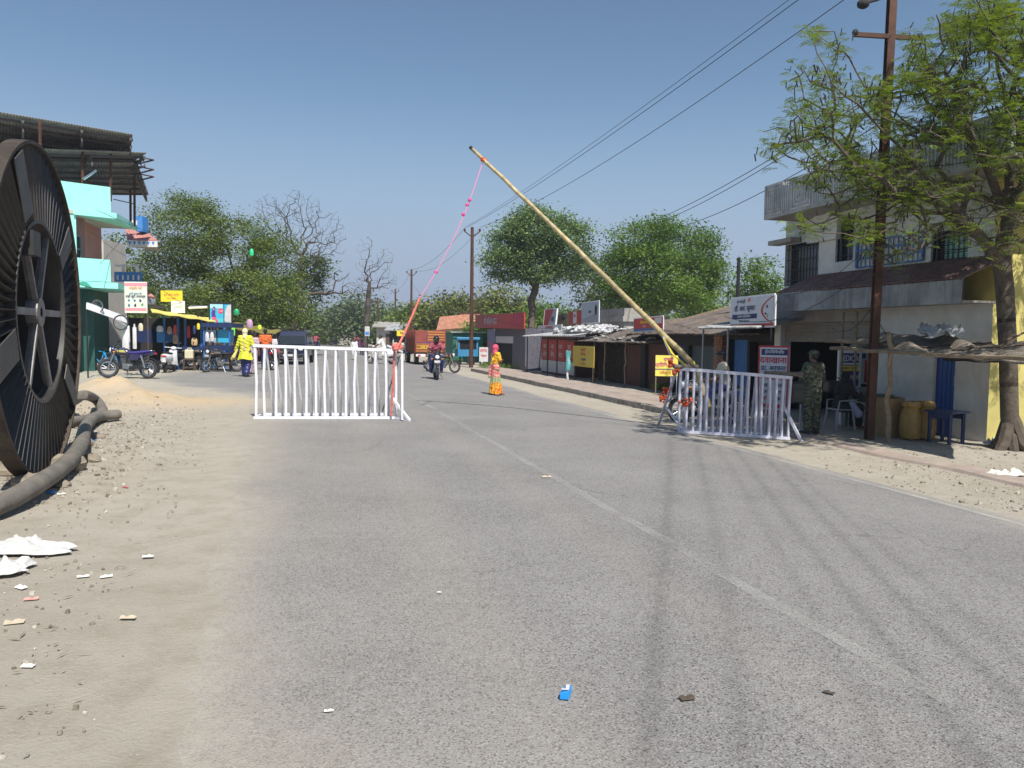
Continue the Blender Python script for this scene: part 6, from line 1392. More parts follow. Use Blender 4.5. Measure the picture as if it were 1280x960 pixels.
litter = [(185, 697, 0.074, 0, 'pale paper strip alone in the middle of the dirt verge'), (104, 721, 0.074, 0, 'white twisted wrapper left of a similar one'), (133, 721, 0.074, 0, 'white twisted wrapper right of a similar one'), (160, 774, 0.087, 3, 'flat oval tan scrap on the bare dirt'), (26, 736, 0.081, 0, 'small white scrap just below the rag'), (39, 750, 0.081, 2, 'pink and blue wrapper below the rag'), (18, 779, 0.099, 3, 'brown paper scrap near the left edge'), (64, 620, 0.124, 1, 'blue plastic scrap beside the thick pipe'), (77, 621, 0.074, 0, 'white scrap next to the blue plastic'), (157, 610, 0.062, 4, 'red scrap on the rubble'), (117, 552, 0.099, 1, 'teal plastic scrap under the pipe bend'), (549, 742, 0.030, 0, 'tiny white speck of paper on the asphalt'), (683, 597, 0.110, 3, 'pale flattened wrapper near the centre line'), (411, 891, 0.040, 0, 'tiny scrap low on the asphalt'), (859, 875, 0.070, 3, 'dark curled leaf on the right half of the road'), (1036, 868, 0.050, 3, 'dry leaf on the far right of the road'), (35, 833, 0.062, 0, 'small white scrap low at the left')]
for i, (px, py, s_, mi_, lb) in enumerate(litter):
    g_ = G(px, py); rr = random.Random(i); mb = MB(); ph = rr.uniform(0, 6)
    mb.sheet(lambda u, v: ((u - .5) * s_, (v - .5) * s_ * (.35 if i % 2 else .5), .006 + .12 * s_ * abs(math.sin(u * 5 + ph)) * v), 6, 4, .001)
    on = offs(g_.x, g_.y) > left_edge(np.array([g_.y]))[0]
    o = mb.build('litter_scrap', M_LIT[mi_] if px < 800 else M_DKWOOD); o.location = (g_.x, g_.y, (zg(g_.x, g_.y) + .004) if on else gh(g_.x, g_.y)); o.rotation_euler = (0, 0, rr.uniform(-.6, .6)); tag(o, lb, 'litter', 'litter on the ground')
# blue drink carton on the road
g_ = G(706, 872); ct = thing('drink_carton', 'small blue and white crushed carton lying on the asphalt in the foreground', 'carton', g_ + Vector((0, 0, .004)), -.15)
mb = MB(); mb.box((0, 0, .022), (.042, .068, .04)); mb.v = [(v[0] + (.008 if v[1] > 0 else 0), v[1], v[2] * (1 if v[0] > 0 else .7)) for v in mb.v]; mb.build('box', mat('carton_blue', (.02, .28, .75), .4), ct, bevel=.003)
mb = MB(); mb.box((.012, .005, .0445), (.016, .05, .002)); mb.build('printed_panel', M_PALE, ct); mb = MB(); mb.box((0.002, -.02, .0455), (.03, .012, .002)); mb.build('printed_band', M_PALE, ct)
# ---- gravel scatter (uncountable)
rg = np.random.default_rng(8); NG = 4850
pxs = np.concatenate([rg.uniform(-30, 300, 3600), rg.uniform(0, 200, 200), rg.uniform(1020, 1300, 900)]); pys = np.concatenate([500 + rg.gamma(2.2, 28, 3600), rg.uniform(600, 950, 200), rg.uniform(555, 640, 900)])
VV = []; FF = []
cube = np.array([(-1, -1, -1), (1, -1, -1), (1, 1, -1), (-1, 1, -1), (-.7, -.7, 1), (.7, -.7, 1), (.7, .7, 1), (-.7, .7, 1)]) * .5
cf = np.array([(0, 3, 2, 1), (4, 5, 6, 7), (0, 1, 5, 4), (1, 2, 6, 5), (2, 3, 7, 6), (3, 0, 4, 7)])
for px, py in zip(pxs, pys):
    g_ = G(px, py); of = offs(g_.x, g_.y)
    if px < 320 and py < 700 and rg.random() > np.clip((left_edge(np.array([g_.y]))[0] - of) / 1.5, .12, 1): continue
    if g_.y < 24 and left_edge(np.array([g_.y]))[0] + rg.random() * .6 - .3 < of < 4.6: continue
    s_ = (.008 + rg.gamma(1.3, .009)) * (1.6 if py < 640 and px < 300 else 1) * (1 if px < 900 else 1.4); s_ = min(s_ * .62, .045)
    a = rg.uniform(0, 6.28); c, s = math.cos(a), math.sin(a); q_ = (cube * (s_ * rg.uniform(.7, 1.5), s_, s_ * rg.uniform(.4, .8))) + rg.normal(size=(8, 3)) * s_ * .12
    q_ = np.stack([q_[:, 0] * c - q_[:, 1] * s, q_[:, 0] * s + q_[:, 1] * c, q_[:, 2]], 1) + np.array([g_.x, g_.y, gh(g_.x, g_.y) + s_ * .12]); FF.append(cf + len(VV) * 8); VV.append(q_)
V = np.concatenate(VV); F = np.concatenate(FF); tint = np.repeat(rg.random(len(VV)) ** 1.6, 6)
o = np_mesh('gravel', V, F, attr_mat('stones', 'tint', (.17, .145, .11), (.48, .44, .38), .95), attrs=[('tint', 'FACE', tint)]); tag(o, 'loose gravel and rubble chips on the dirt verges', 'gravel', kind='stuff')
# dry twigs and leaf litter
VV = []; TT = []
for k in range(900):
    px, py = (rg.uniform(90, 300), 520 + rg.gamma(2, 22)) if rg.random() < .88 else (rg.uniform(-20, 200), rg.uniform(580, 900))
    if rg.random() < .2: px, py = rg.uniform(1020, 1290), rg.uniform(555, 640)
    g_ = G(px, py); 
    if left_edge(np.array([g_.y]))[0] + .1 < offs(g_.x, g_.y) < 4.6: continue
    a = rg.uniform(0, 3.14); L_ = rg.uniform(.02, .11); w_ = rg.uniform(.003, .007); d = np.array([math.cos(a), math.sin(a), rg.normal() * .1]); s = np.array([-math.sin(a), math.cos(a), 0]); c = np.array([g_.x, g_.y, gh(g_.x, g_.y) + .012])
    VV += [c - d * L_ / 2, c + s * w_ , c + d * L_ / 2, c - s * w_]; TT.append(rg.random())
V = np.array(VV); a = np.arange(len(TT)) * 4; o = np_mesh('dry_debris', V, np.stack([a, a + 1, a + 2, a + 3], 1), attr_mat('debris', 'tint', (.06, .045, .03), (.3, .24, .16), .95), attrs=[('tint', 'FACE', np.array(TT))]); tag(o, 'dry twigs and leaf litter strewn on the dirt', 'debris', kind='stuff')
# grass tufts
VV = []; TT = []
for (px0, px1, py0, py1, n_) in ((556, 578, 446, 456, 500), (640, 700, 456, 462, 500), (816, 836, 484, 490, 160), (600, 640, 456, 463, 200)):
    for _ in range(n_):
        g_ = G(rg.uniform(px0, px1), rg.uniform(py0, py1)); z_ = max(gh(g_.x, g_.y), -.16 if px0 > 500 else -1)
        for _b in range(3):
            a = rg.uniform(0, 6.28); h_ = rg.uniform(.08, .22); o_2 = np.array([g_.x, g_.y, z_]) + np.append(rg.normal(size=2) * .05, 0); s = np.array([math.cos(a), math.sin(a), 0]) * .015; tp2 = o_2 + np.array([rg.normal() * .05, rg.normal() * .05, h_])
            VV += [o_2 - s, o_2 + s, tp2 + s * .2, tp2 - s * .2]; TT.append(rg.random())
V = np.array(VV); a = np.arange(len(TT)) * 4; o = np_mesh('grass', V, np.stack([a, a + 1, a + 2, a + 3], 1), L_B, attrs=[('tint', 'FACE', np.array(TT))]); tag(o, 'short green grass tufts along the right verge', 'grass', kind='stuff')

# ================================================================ barricades
M_BARW = mat('barricade_white', (0.80, 0.80, 0.84), 0.4, var=.1, vscale=12, dirt=.35, dirtcol=(.4, .36, .34))
M_BARL = mat('barricade_lilac', (0.60, 0.60, 0.70), 0.4, var=.15, vscale=12, dirt=.45, dirtcol=(.3, .26, .3))
def barricade(label, A, Bp, h, m, nb, depth, seed, w_=.035, hL=None):
    """A left foot, Bp right foot"""
    root = thing('barricade', label, 'barricade', A, 0, 'white steel road barricades'); A0 = Vector(A); X = (Bp - A); L_ = math.hypot(X.x, X.y); Xn = X / L_; Bk = Vector((-Xn.y, Xn.x, 0)).normalized()
    if Bk.y < 0: Bk = -Bk
    rr = random.Random(seed); up = Vector((0, 0, 1)); hA, hB = (hL or h), h
    def pt(t, z, b=0): return X * t + up * z + Bk * b
    mb = MB(); mb.bar(pt(-.01, hA), pt(1.01, hB), w_ * 1.5, w_ * 1.3); mb.build('top_rail', m, root)
    mb = MB(); mb.bar(pt(-.01, .03), pt(1.01, .03), w_ * 1.2); mb.build('front_bottom_rail', m, root)
    mb = MB(); mb.bar(pt(.01, .03, depth), pt(.97, .03, depth), w_ * 1.2); mb.build('rear_bottom_rail', m, root)
    for i in range(nb):
        t = (i + .0) / (nb - 1); j = rr.uniform(-.006, .006); hh = hA + (hB - hA) * t; mb = MB(); mb.tube([pt(t + j, .03), pt(t + j * 2, hh * .5, rr.uniform(-.01, .01)), pt(t, hh)], w_ * .62, 6); mb.build('upright', m, root)
        if 0 < i < nb - 1:
            j = rr.uniform(-.008, .008); mb = MB(); mb.tube([pt(t + .012 + j, .03, depth), pt(t + j, hh, .02)], w_ * .5, 6); mb.build('rear_upright', m, root)
    for t in (0, 1):
        mb = MB(); mb.bar(pt(t, .03), pt(t, .03, depth), w_); mb.build('end_tie', m, root)
    return root, pt, Xn, Bk, L_
A = G(319, 524); Bq = G(494, 524); hl = P(319, 432, A.y).z; hr_ = P(494, 438, Bq.y).z
BL, ptL, XnL, BkL, LL = barricade('long clean white barricade standing across the left lane', A, Bq, hr_ - Bq.z, M_BARW, 15, .62, 2, .042, hl - A.z)
def lp(px, py, Y): return P(px, py, Y) - A
ga = G(503, 526); mb = MB(); mb.bar(ga - A + Vector((0, 0, .02)), P(503, 442, ga.y) - A, .04); mb.build('end_post', M_BARW, BL)
gb = G(512, 527); mb = MB(); mb.bar(gb - A + Vector((0, 0, .02)), lp(488, 495, Bq.y), .045); mb.build('foot_brace', M_BARW, BL)
mb = MB(); mb.bar(Bq - A + Vector((0, 0, .03)), gb - A + Vector((0, 0, .03)), .05); mb.bar(lp(484, 432, Bq.y + .1), lp(503, 440, ga.y), .03); mb.build('foot_rail', M_BARW, BL)
g2 = G(472, 516); mb = MB(); mb.bar(G(478, 514) - A, lp(500, 444, Bq.y + .3), .025); mb.build('thin_stay', M_STEEL, BL)
A2 = G(849, 541); B2 = G(986, 550); h2 = P(986, 472, B2.y).z - B2.z; h2l = P(851, 461, A2.y).z - A2.z
BR, ptR, XnR, BkR, LR = barricade('lilac-white barricade on the right, partly in tree shade, with orange garlands and a log', A2, B2, h2, M_BARL, 17, .55, 4, .045, h2l)
def rp(px, py, Y): return P(px, py, Y) - A2
g_ = G(823, 531); mb = MB(); mb.bar(g_ - A2, rp(846, 462, A2.y + .2), .045); mb.build('end_brace', M_BARL, BR)
mb = MB(); mb.bar(rp(832, 508, g_.y), rp(852, 536, A2.y), .035); mb.build('end_brace', M_BARL, BR)
g_ = G(1002, 552); mb = MB(); mb.bar(g_ - A2, rp(976, 500, B2.y + .1), .045); mb.build('end_brace', M_BARL, BR)
for px in (838, 1000, 1011):
    g_ = G(px, 540 if px > 900 else 528); mb = MB(); mb.bar(g_ - A2, rp(px + 1, 505 if px > 900 else 470, g_.y), .03); mb.build('end_post', M_BARL, BR)
# logs on top
Yr = A2.y - .1
M_LOG = mat('grey_log', (.16, .13, .11), .95, var=.4, vscale=12, bump=.8, bscale=30)
mb = MB(); bent(mb, (0, 0, 0), P(872, 459, A2.y + .1) - P(842, 458, A2.y - .1), .04, .055, 3, .015, 5, 9); o = mb.build('pivot_log', M_LOG, smooth=True); o.location = P(842, 458, A2.y - .1); tag(o, 'short gnarled log tied across the left top corner of the right barricade', 'log')
pl0 = P(955, 465.5, B2.y + .1); mb = MB(); bent(mb, (0, 0, 0), P(1000, 468, B2.y + .0) - pl0, .03, .045, 5, .01, 5, 9); mb.ball(P(1000, 468, B2.y) - pl0, (.07, .06, .06), 10, 7); o = mb.build('hand_log', M_LOG, smooth=True); o.location = pl0; tag(o, 'dark knobbed stick resting on the right end of the right barricade', 'stick')
# black bag hanging
bg_ = thing('black_bag', 'black shoulder bag hanging at the right end of the lilac barricade', 'bag', P(996, 503, B2.y + .25)); k = B2.y / FOC
mb = MB(); mb.box((0, 0, .2), (.30, .14, .42)); mb.build('body', M_BLACK, bg_, bevel=.05); mb = MB(); mb.tube([(-.12, 0, .4), (-.05, 0, .52), (.05, 0, .52), (.12, 0, .4)], .012, 6); mb.build('strap', M_BLACK, bg_)
mb = MB(); mb.box((0, -.078, .17), (.22, .02, .2)); mb.build('pocket', M_BLACK, bg_, bevel=.01)
# bamboo pole
M_BAM = mat('bamboo', (.44, .36, .19), .55, var=.3, vscale=4, dirt=.4, dirtcol=(.2, .16, .1))
Pb0 = P(891, 522, 15.7); Pb1 = P(867, 456, 15.45); Pb2 = P(835, 428, 13.4); Pt = P(590, 186, 15.6)
BM = thing('bamboo_barrier', 'long raised bamboo barrier pole slanting up to the left across the sky', 'barrier pole', Pb0); 
pts = []; n_ = 34
def PBM(t):
    if t < .13: return Pb0.lerp(Pb1, t / .13)
    u = (t - .13) / .87; return Pb1.lerp(Pt, u) + Vector((0, 0, .03 * math.sin(math.pi * u)))
for i in range(n_ + 1):
    t = i / n_; base = PBM(t); sag = 0; pts.append(base - Pb0 + Vector((0, 0, -sag)) + Vector((.005 * math.sin(i * 1.3), 0, .005 * math.cos(i * 1.9))))
prof_p = []; prof_r = []
for i in range(n_):
    a, b = pts[i], pts[i + 1]; r_ = .062 - .027 * i / n_; d = b - a
    prof_p += [a, a + d * .04, a + d * .08, a + d * .92]; prof_r += [r_ * 1.17, r_ * 1.17, r_, r_ * .97]
prof_p.append(pts[-1]); prof_r.append(.034)
mb = MB(); mb.tube(prof_p, prof_r, 10); mb.build('pole', M_BAM, BM, smooth=True)
mb = MB(); e = (pts[-1] - pts[-2]).normalized(); mb.tube([pts[-1] - e * .12, pts[-1] + e * .06], .035, 8); mb.build('tip_wrap', M_DARK, BM)
M_OR = mat('marigold', (.6, .09, .02), .8, var=.4, vscale=30)
def knot(c_, nm, m, par, off_, n_=9, r_=.035, sp_=.06, seed=1):
    rr = random.Random(seed); mb = MB()
    for _ in range(n_): mb.ball(Vector(c_) + Vector((rr.gauss(0, sp_), rr.gauss(0, sp_ * .6), rr.gauss(0, sp_))), r_ * rr.uniform(.7, 1.3), 6, 4)
    return mb.build(nm, m, par)
tip_t = (605 - 590) / (868 - 590); kt = PBM(.955) - Pb0
knot(kt, 'knot', M_OR, BM, None, 7, .03, .035)
# yellow and white tie straps hanging off the pole
mb = MB(); a_ = P(829, 421, 15.4) - Pb0; b_ = P(855, 456, 15.35) - Pb0; 
for j in range(3): mb.tube([a_ + Vector((.0, 0, -.02 * j)), (a_ + b_) / 2 + Vector((-.05 + .03 * j, -.02, -.05 - .02 * j)), b_ + Vector((.02 * j, 0, 0))], .012, 5)
mb.build('yellow_strap', mat('strap_yellow', (.65, .55, .08), .7), BM)
mb = MB(); mb.tube([a_, P(836, 440, 15.4) - Pb0, P(838, 444, 15.4) - Pb0], .018, 5); mb.build('white_strap', M_BARL, BM)
mb = MB(); mb.torus((0, 0, 0), .065, .018, 'X', 14, 6); o = mb.build('lashing', mat('strap_yellow', (.65, .55, .08), .7), BM); o.location = PBM(.13) - Pb0
mb = MB(); bent(mb, rp(868, 459, 13.3), rp(866, 462, 13.4), .05, .05, 1)
# rope with flags from the tip to the left barricade
RP = thing('pink_rope', 'thin pink rope with small flags hanging from the pole tip to the left barricade', 'rope', PBM(.955)); r0 = Vector(RP.location)
rpt = [r0, P(596, 225, 15.5), P(585, 257, 15.4), P(570, 292, 15.3), P(548, 335, 15.2), P(525, 372, 15.1), P(512, 402, 14.95), P(498, 432, 14.7), P(493, 440, 14.75), P(492, 470, 14.8), P(489, 520, 14.85)]
mb = MB(); mb.tube(smooth_path([q_ - r0 for q_ in rpt[:6]], 6), .008, 5); mb.build('rope', mat('rope_pink', (.85, .25, .42), .7), RP)
mb = MB(); mb.tube(smooth_path([q_ - r0 for q_ in rpt[5:]], 6), .022, 6); mb.build('twisted_cloth', mat('rope_salmon', (.7, .17, .14), .8, var=.3, vscale=12), RP)
for i, (px, py, Y) in enumerate(((587, 250, 15.4), (584, 256, 15.4), (579, 268, 15.35), (545, 340, 15.2))):
    mb = MB(); c_ = P(px, py, Y) - r0; mb.ball(c_, (.04, .02, .035), 6, 4); mb.build('flag', MC['magenta'], RP)
knot(P(496, 434, 14.72) - r0, 'knot', MC['rope_salmon'], RP, None, 10, .05, .05)
# garlands on right barricade
for i, (px, py, n_, lb) in enumerate(((832, 488, 12, 'orange marigold bunch tied low on the left brace of the right barricade, upper one'), (828, 497, 12, 'orange marigold bunch tied just beneath the upper one'), (858, 502, 8, 'orange marigold bunch on the second upright of the right barricade'), (846, 462, 7, 'orange marigold bunch at the top left corner of the right barricade'), (838, 455, 7, 'small marigold bunch on the gnarled log end'))):
    c_ = P(px, py, A2.y - .05 if px > 835 else A2.y + .25); o = knot((0, 0, 0), 'marigold_bunch', M_OR, None, None, n_ + 6, .026, .038, i); o.location = c_; tag(o, lb, 'flowers', 'marigold bunches on the barricade')
mb = MB(); bent(mb, (0, 0, 0), P(858, 500, A2.y) - P(842, 496, A2.y + .1), .03, .03, 9, .01, 4); o = mb.build('cross_stick', M_LOG, smooth=True); o.location = P(842, 496, A2.y + .1); tag(o, 'short stick tied between the marigold bunches on the right barricade', 'stick')

# ================================================================ poles and wires
def wire(label, a, b, sag, r_=.012, m=None, group='overhead wires'):
    a = Vector(a); b = Vector(b); mb = MB(); mb.tube([a.lerp(b, i / 20) - a + Vector((0, 0, -4 * sag * (i / 20) * (1 - i / 20))) for i in range(21)], r_, 4); o = mb.build('overhead_wire', m or M_BLACK); o.location = a; tag(o, label, 'wire', group); return o
def pole(label, px, py_top, Y, r_, arms, m=M_RUST, basez=-.2, leanx=0):
    b_ = P(px, 440, Y); base = Vector((b_.x, Y, basez)); rt = thing('utility_pole', label, 'utility pole', base, 0, 'utility poles along the road'); h_ = P(px, py_top, Y).z - basez
    mb = MB(); mb.tube([(0, 0, -.1), (leanx * .5, 0, h_ * .5), (leanx, 0, h_)], [r_, r_ * .85, r_ * .7], 8); mb.build('pole', m, rt, smooth=True)
    for kind, z in arms:
        z_ = h_ - z; mb = MB(); lx = leanx * z_ / h_
        if kind == 'V':
            for sx in (-1, 1): mb.bar((lx, 0, z_ - .35), (lx + sx * .45, 0, z_), .06); mb.ball((lx + sx * .45, 0, z_ + .08), (.07, .07, .1), 6, 5)
        else:
            mb.bar((lx - .7, 0, z_), (lx + .7, 0, z_), .08)
            for sx in (-.6, -.2, .2, .6): mb.ball((lx + sx, 0, z_ + .09), (.05, .05, .08), 6, 5)
        mb.build('crossarm', m, rt)
    return base + Vector((leanx, 0, h_))
T1 = pole('tall dark iron pole in front of the olive trees, right of the truck', 589, 284, 46, .13, [('V', .25), ('H', 5.1)])
T2 = pole('second iron pole beyond the truck, with V-shaped crossarm', 514, 337, 74, .13, [('V', .3)])
T3 = pole('third, smaller pole beside the slender leafless tree', 494, 361, 102, .14, [('V', .3)])
T4 = pole('dark straight pole right of the slender leafless tree trunk', 472, 372, 92, .13, [('H', .5)])
T5 = pole('short black pole end rising behind the clinic hoarding', 920, 322, 27, .085, [], M_BLACK)
T6 = pole('thin far pole left of the third one', 468, 384, 120, .15, [('H', .4)])
gP = G(1086, 549)
NP = thing('iron_pole', 'nearest rusty iron girder pole rising through the feathery tree', 'utility pole', gP)
topP = P(1119, -75, gP.y + .3) - gP
mb = MB(); 
for dx, dy, wx, wy in ((0, 0, .035, .13), (0, .065, .14, .015), (0, -.065, .14, .015)):
    mb.bar((dx, dy, -.3), topP + Vector((dx, dy, 0)), wx, wy) if False else mb.add([Vector((dx + sx * wx / 2, dy + sy * wy / 2, -.3)) for sx, sy in ((-1, -1), (1, -1), (1, 1), (-1, 1))] + [topP + Vector((dx + sx * wx / 2, dy + sy * wy / 2, 0)) for sx, sy in ((-1, -1), (1, -1), (1, 1), (-1, 1))], [(0, 1, 5, 4), (1, 2, 6, 5), (2, 3, 7, 6), (3, 0, 4, 7), (4, 5, 6, 7)])
mb.build('girder', M_RUST, NP)
Yp = gP.y + .2
mb = MB(); mb.bar(P(1067, 43, Yp) - gP, P(1152, 48, Yp) - gP, .06, .08); mb.build('crossarm', M_RUST, NP)
for px, py in ((1069, 42), (1150, 47)): mb = MB(); mb.ball(P(px, py - 1, Yp) - gP, (.06, .06, .07), 8, 6); mb.build('insulator', M_BLACK, NP)
mb = MB(); mb.tube([P(1110, -6, Yp) - gP, P(1095, 0, Yp) - gP, P(1080, 4, Yp - .1) - gP], .03, 6); mb.ball(P(1079, 5, Yp - .1) - gP, (.12, .1, .09), 10, 7); mb.build('junction_lamp', M_DARK, NP)
mb = MB(); mb.tube([P(1080, 122, Yp - .1) - gP, P(1105, 116, Yp - .1) - gP, P(1130, 106, Yp - .1) - gP], .035, 6); mb.ball(P(1104, 116, Yp - .1) - gP, (.1, .08, .08), 8, 6); mb.build('cable_joint', M_DARK, NP)
top = gP + topP
wire('upper main overhead wire from the tall dark pole to the near iron pole', T1 + Vector((-.3, 0, 0)), P(1030, -24, Yp), .25, .011)
wire('lower main overhead wire from the tall dark pole to the near iron pole', T1 + Vector((.45, 0, 0)), P(1088, -24, Yp), .5, .011)
wire('wire lying close beside the upper main wire', T1 + Vector((-.45, 0, -.03)), P(1018, -24, Yp + .1), .2, .008)
wa = P(826, 272, 34); wire('short wire over the domed green tree, top of three', wa, P(1090, 120, Yp), .15, .012); wire('short wire over the domed green tree, middle of three', P(826, 277, 34), P(1092, 122, Yp), .2, .012); wire('short wire over the domed green tree, lowest of three', P(858, 281, 32), P(1094, 158, Yp), .2, .012)
wire('wire linking the tall dark pole with the second pole, left side', T1 + Vector((-.4, 0, 0)), T2 + Vector((-.4, 0, 0)), .7); wire('wire linking the tall dark pole with the second pole, right side', T1 + Vector((.4, 0, -.1)), T2 + Vector((.4, 0, -.1)), .8)
wire('lower wire from the tall dark pole to the second pole', T1 + Vector((0, 0, -5)), T2 + Vector((0, 0, -1.2)), .9); wire('wire linking the second and third poles', T2, T3, .6); wire('low wire across the road in the distance', T4, P(400, 384, 90), .5); wire('second low wire across the road in the distance', T4 + Vector((0, 0, -.5)), P(400, 389, 90), .5)
wire('long thin service wire from the tall dark pole across to the shops', T1 + Vector((0, 0, -5.1)), P(740, 412, 36), .3, .009)
for i, (a_, b_, s_) in enumerate((((1094, 300, 14), (960, 365, 20), .4), ((1094, 330, 14), (905, 395, 20), .5), ((1092, 380, 14), (1040, 410, 17), .25), ((1100, 280, 14), (1240, 300, 15), .3), ((1100, 250, 14), (1275, 240, 12), .3), ((1098, 340, 14), (1010, 350, 19), .2), ((1094, 395, 14), (1160, 440, 16), .3), ((1100, 200, 14), (1300, 170, 12), .25))):
    wire(('thin service wire from the iron pole to the canopy roofs, upper', 'thin service wire from the iron pole to the tiled shed', 'thin short wire dropping from the iron pole to the shop lintel', 'thin wire from the iron pole to the window at right', 'thin wire from the iron pole past the tree fork', 'thin wire from the iron pole to the grille window', 'drooping cable below the valance toward the lower white wall', 'thin wire high across the feathery tree')[i], P(*a_), P(*b_), s_, .008)
for i, (a_, b_, s_) in enumerate((((120, 262, 30), (330, 330, 40), .3), ((115, 290, 30), (195, 330, 36), .3), ((170, 330, 34), (280, 392, 36), .6), ((125, 330, 30), (180, 262, 34), .1))):
    wire(('thin wire from the green wall toward the dense tree', 'thin wire crossing the pink recess', 'thin wire sagging above the yellow awning', 'thin stay rising across the balcony')[i], P(*a_), P(*b_), s_, .009)
# small green kite/lamp in the left tree
o = goods('green_lantern', 'small bright green object hanging in the dense left tree', 312, 311, 317, 320, 41, mat('lantern_green', (.02, .6, .25), .5))
# ================================================================ two-wheelers
def wheel(par, x, z, r, w_, tyre_m, rim_m, spokes=10, axis='Y', y=0.0, disc=False):
    mb = MB(); mb.torus((x, y, z), r - w_ * .5, w_ * .5, 'Y', 28, 8); wh = mb.build('tyre', tyre_m, par, smooth=True)
    mb = MB(); mb.torus((x, y, z), r - w_ * 1.05, w_ * .22, 'Y', 28, 6, rz=w_ * .35); mb.lathe([(.04, -.045), (.04, .045)], (x, y, z), 'Y', 10)
    for k in range(spokes):
        a = 2 * math.pi * k / spokes; 
        if disc: mb.bar((x, y, z), (x + (r - w_) * math.cos(a), y, z + (r - w_) * math.sin(a)), .03, .02)
        else: mb.tube([(x, y + (.03 if k % 2 else -.03), z), (x + (r - w_) * math.cos(a), y, z + (r - w_) * math.sin(a))], .004, 3)
    mb.build('rim', rim_m, wh, smooth=True)
    return wh
def motorcycle(label, loc, rz, body, accent=None, seat_m=None, group='parked motorcycles', steer=0.0, upright=0.0, fairing=False):
    t = thing('motorcycle', label, 'motorcycle', loc, rz, group); t.rotation_euler = (R(upright), 0, rz); seat_m = seat_m or M_BLACK; accent = accent or M_CHROME
    r = .30; wb = .64
    wheel(t, -wb, r, r, .10, M_RUBBER, M_CHROME, 12)
    # front assembly turned by steer: geometry is rotated about the steering head
    S = Matrix.Translation((.42, 0, 0)) @ Matrix.Rotation(steer, 4, 'Z') @ Matrix.Translation((-.42, 0, 0))
    def fm(): return MB(S)
    fb = fm(); fb.torus((wb, 0, r), r - .045, .045, 'Y', 28, 8); wf = fb.build('tyre', M_RUBBER, t, smooth=True)
    fb = fm(); fb.torus((wb, 0, r), r - .095, .02, 'Y', 28, 6, rz=.03); fb.lathe([(.045, -.05), (.045, .05)], (wb, 0, r), 'Y', 10)
    for k in range(12): a = k * math.pi / 6; fb.tube([(wb, .02 if k % 2 else -.02, r), (wb + (r - .09) * math.cos(a), 0, r + (r - .09) * math.sin(a))], .004, 3)
    fb.build('rim', M_CHROME, wf, smooth=True)
    fb = fm()
    for s_ in (-1, 1): fb.tube([(wb, s_ * .075, r), (.52, s_ * .08, .66), (.42, s_ * .08, .92)], [.024, .026, .022], 8)
    fb.box((.44, 0, .88), (.08, .2, .03)); fb.box((.5, 0, .7), (.07, .2, .03)); fb.build('fork', M_STEEL, t, smooth=True)
    fb = fm(); fb.torus((wb, 0, r), r + .035, .012, 'Y', 16, 6, arc=(R(30), R(165)), rz=.055); fb.build('front_mudguard', body, t, smooth=True)
    fb = fm(); fb.tube([(.36, .33, .97), (.38, .2, 1.0), (.42, .06, .95), (.42, -.06, .95), (.38, -.2, 1.0), (.36, -.33, .97)], .013, 6); hb = fb.build('handlebar', M_CHROME, t, smooth=True)
    for s_ in (-1, 1):
        fb = fm(); fb.tube([(.36, s_ * .33, .97), (.35, s_ * .43, .955)], .02, 6); fb.build('grip', M_BLACK, hb)
        fb = fm(); fb.tube([(.38, s_ * .24, 1.0), (.36, s_ * .3, 1.16)], .006, 5); fb.ball((.35, s_ * .31, 1.19), (.015, .055, .035), 10, 6); fb.build('mirror', M_BLACK, t)
    fb = fm(); fb.ball((.52, 0, .86), (.10, .10, .10), 12, 8); fb.build('headlight_housing', body, t, smooth=True)
    fb = fm(); fb.ball((.585, 0, .86), (.04, .082, .082), 12, 8); fb.build('headlight', mat('lens', (.75, .78, .8), .1, spec=.8), t, smooth=True)
    if fairing:
        fb = fm(); fb.sheet(lambda u, v: (.56 + .06 * math.cos((u - .5) * 2.6) - .10 * v, (u - .5) * .30 * (1 - .45 * v), .80 + .32 * v), 8, 6, .01); fb.build('fairing', body, t, smooth=True)
        fb = fm(); fb.box((.62, 0, .70), (.01, .22, .09)); fb.build('number_plate', M_PALE, t)
    for s_ in (-1, 1):
        fb = fm(); fb.tube([(.47, s_ * .09, .8), (.47, s_ * .19, .8)], .012, 5); fb.ball((.48, s_ * .2, .8), (.035, .03, .025), 8, 5); fb.build('indicator', mat('amber', (.7, .25, .02), .3), t)
    # tank lofted
    mb = MB()
    def loft(secs, seg=14):
        vs = []; 
        for (x, y, z, hy, hz) in secs:
            for k in range(seg): a = 2 * math.pi * k / seg; vs.append((x, y + hy * math.copysign(abs(math.cos(a)) ** .75, math.cos(a)), z + hz * math.copysign(abs(math.sin(a)) ** .75, math.sin(a))))
        n_ = len(secs); fs = [(i * seg + k, i * seg + (k + 1) % seg, (i + 1) * seg + (k + 1) % seg, (i + 1) * seg + k) for i in range(n_ - 1) for k in range(seg)]
        fs += [tuple(range(seg))[::-1], tuple((n_ - 1) * seg + k for k in range(seg))]; return vs, fs
    mb.add(*loft([(.40, 0, .78, .05, .05), (.36, 0, .80, .11, .10), (.25, 0, .82, .145, .125), (.10, 0, .81, .14, .115), (-.03, 0, .785, .10, .075), (-.06, 0, .775, .06, .04)])); tk = mb.build('fuel_tank', body, t, smooth=True)
    mb = MB(); mb.lathe([(.035, .93), (.035, .955), (.0, .958)], (.2, 0, 0), seg=12); mb.build('fuel_cap', M_CHROME, tk)
    mb = MB()
    for s_ in (-1, 1): mb.prism([(.02, .79), (.3, .8), (.33, .86), (.1, .87)], 'Y', s_ * .141, s_ * .149)
    mb.build('tank_decal', accent, tk)
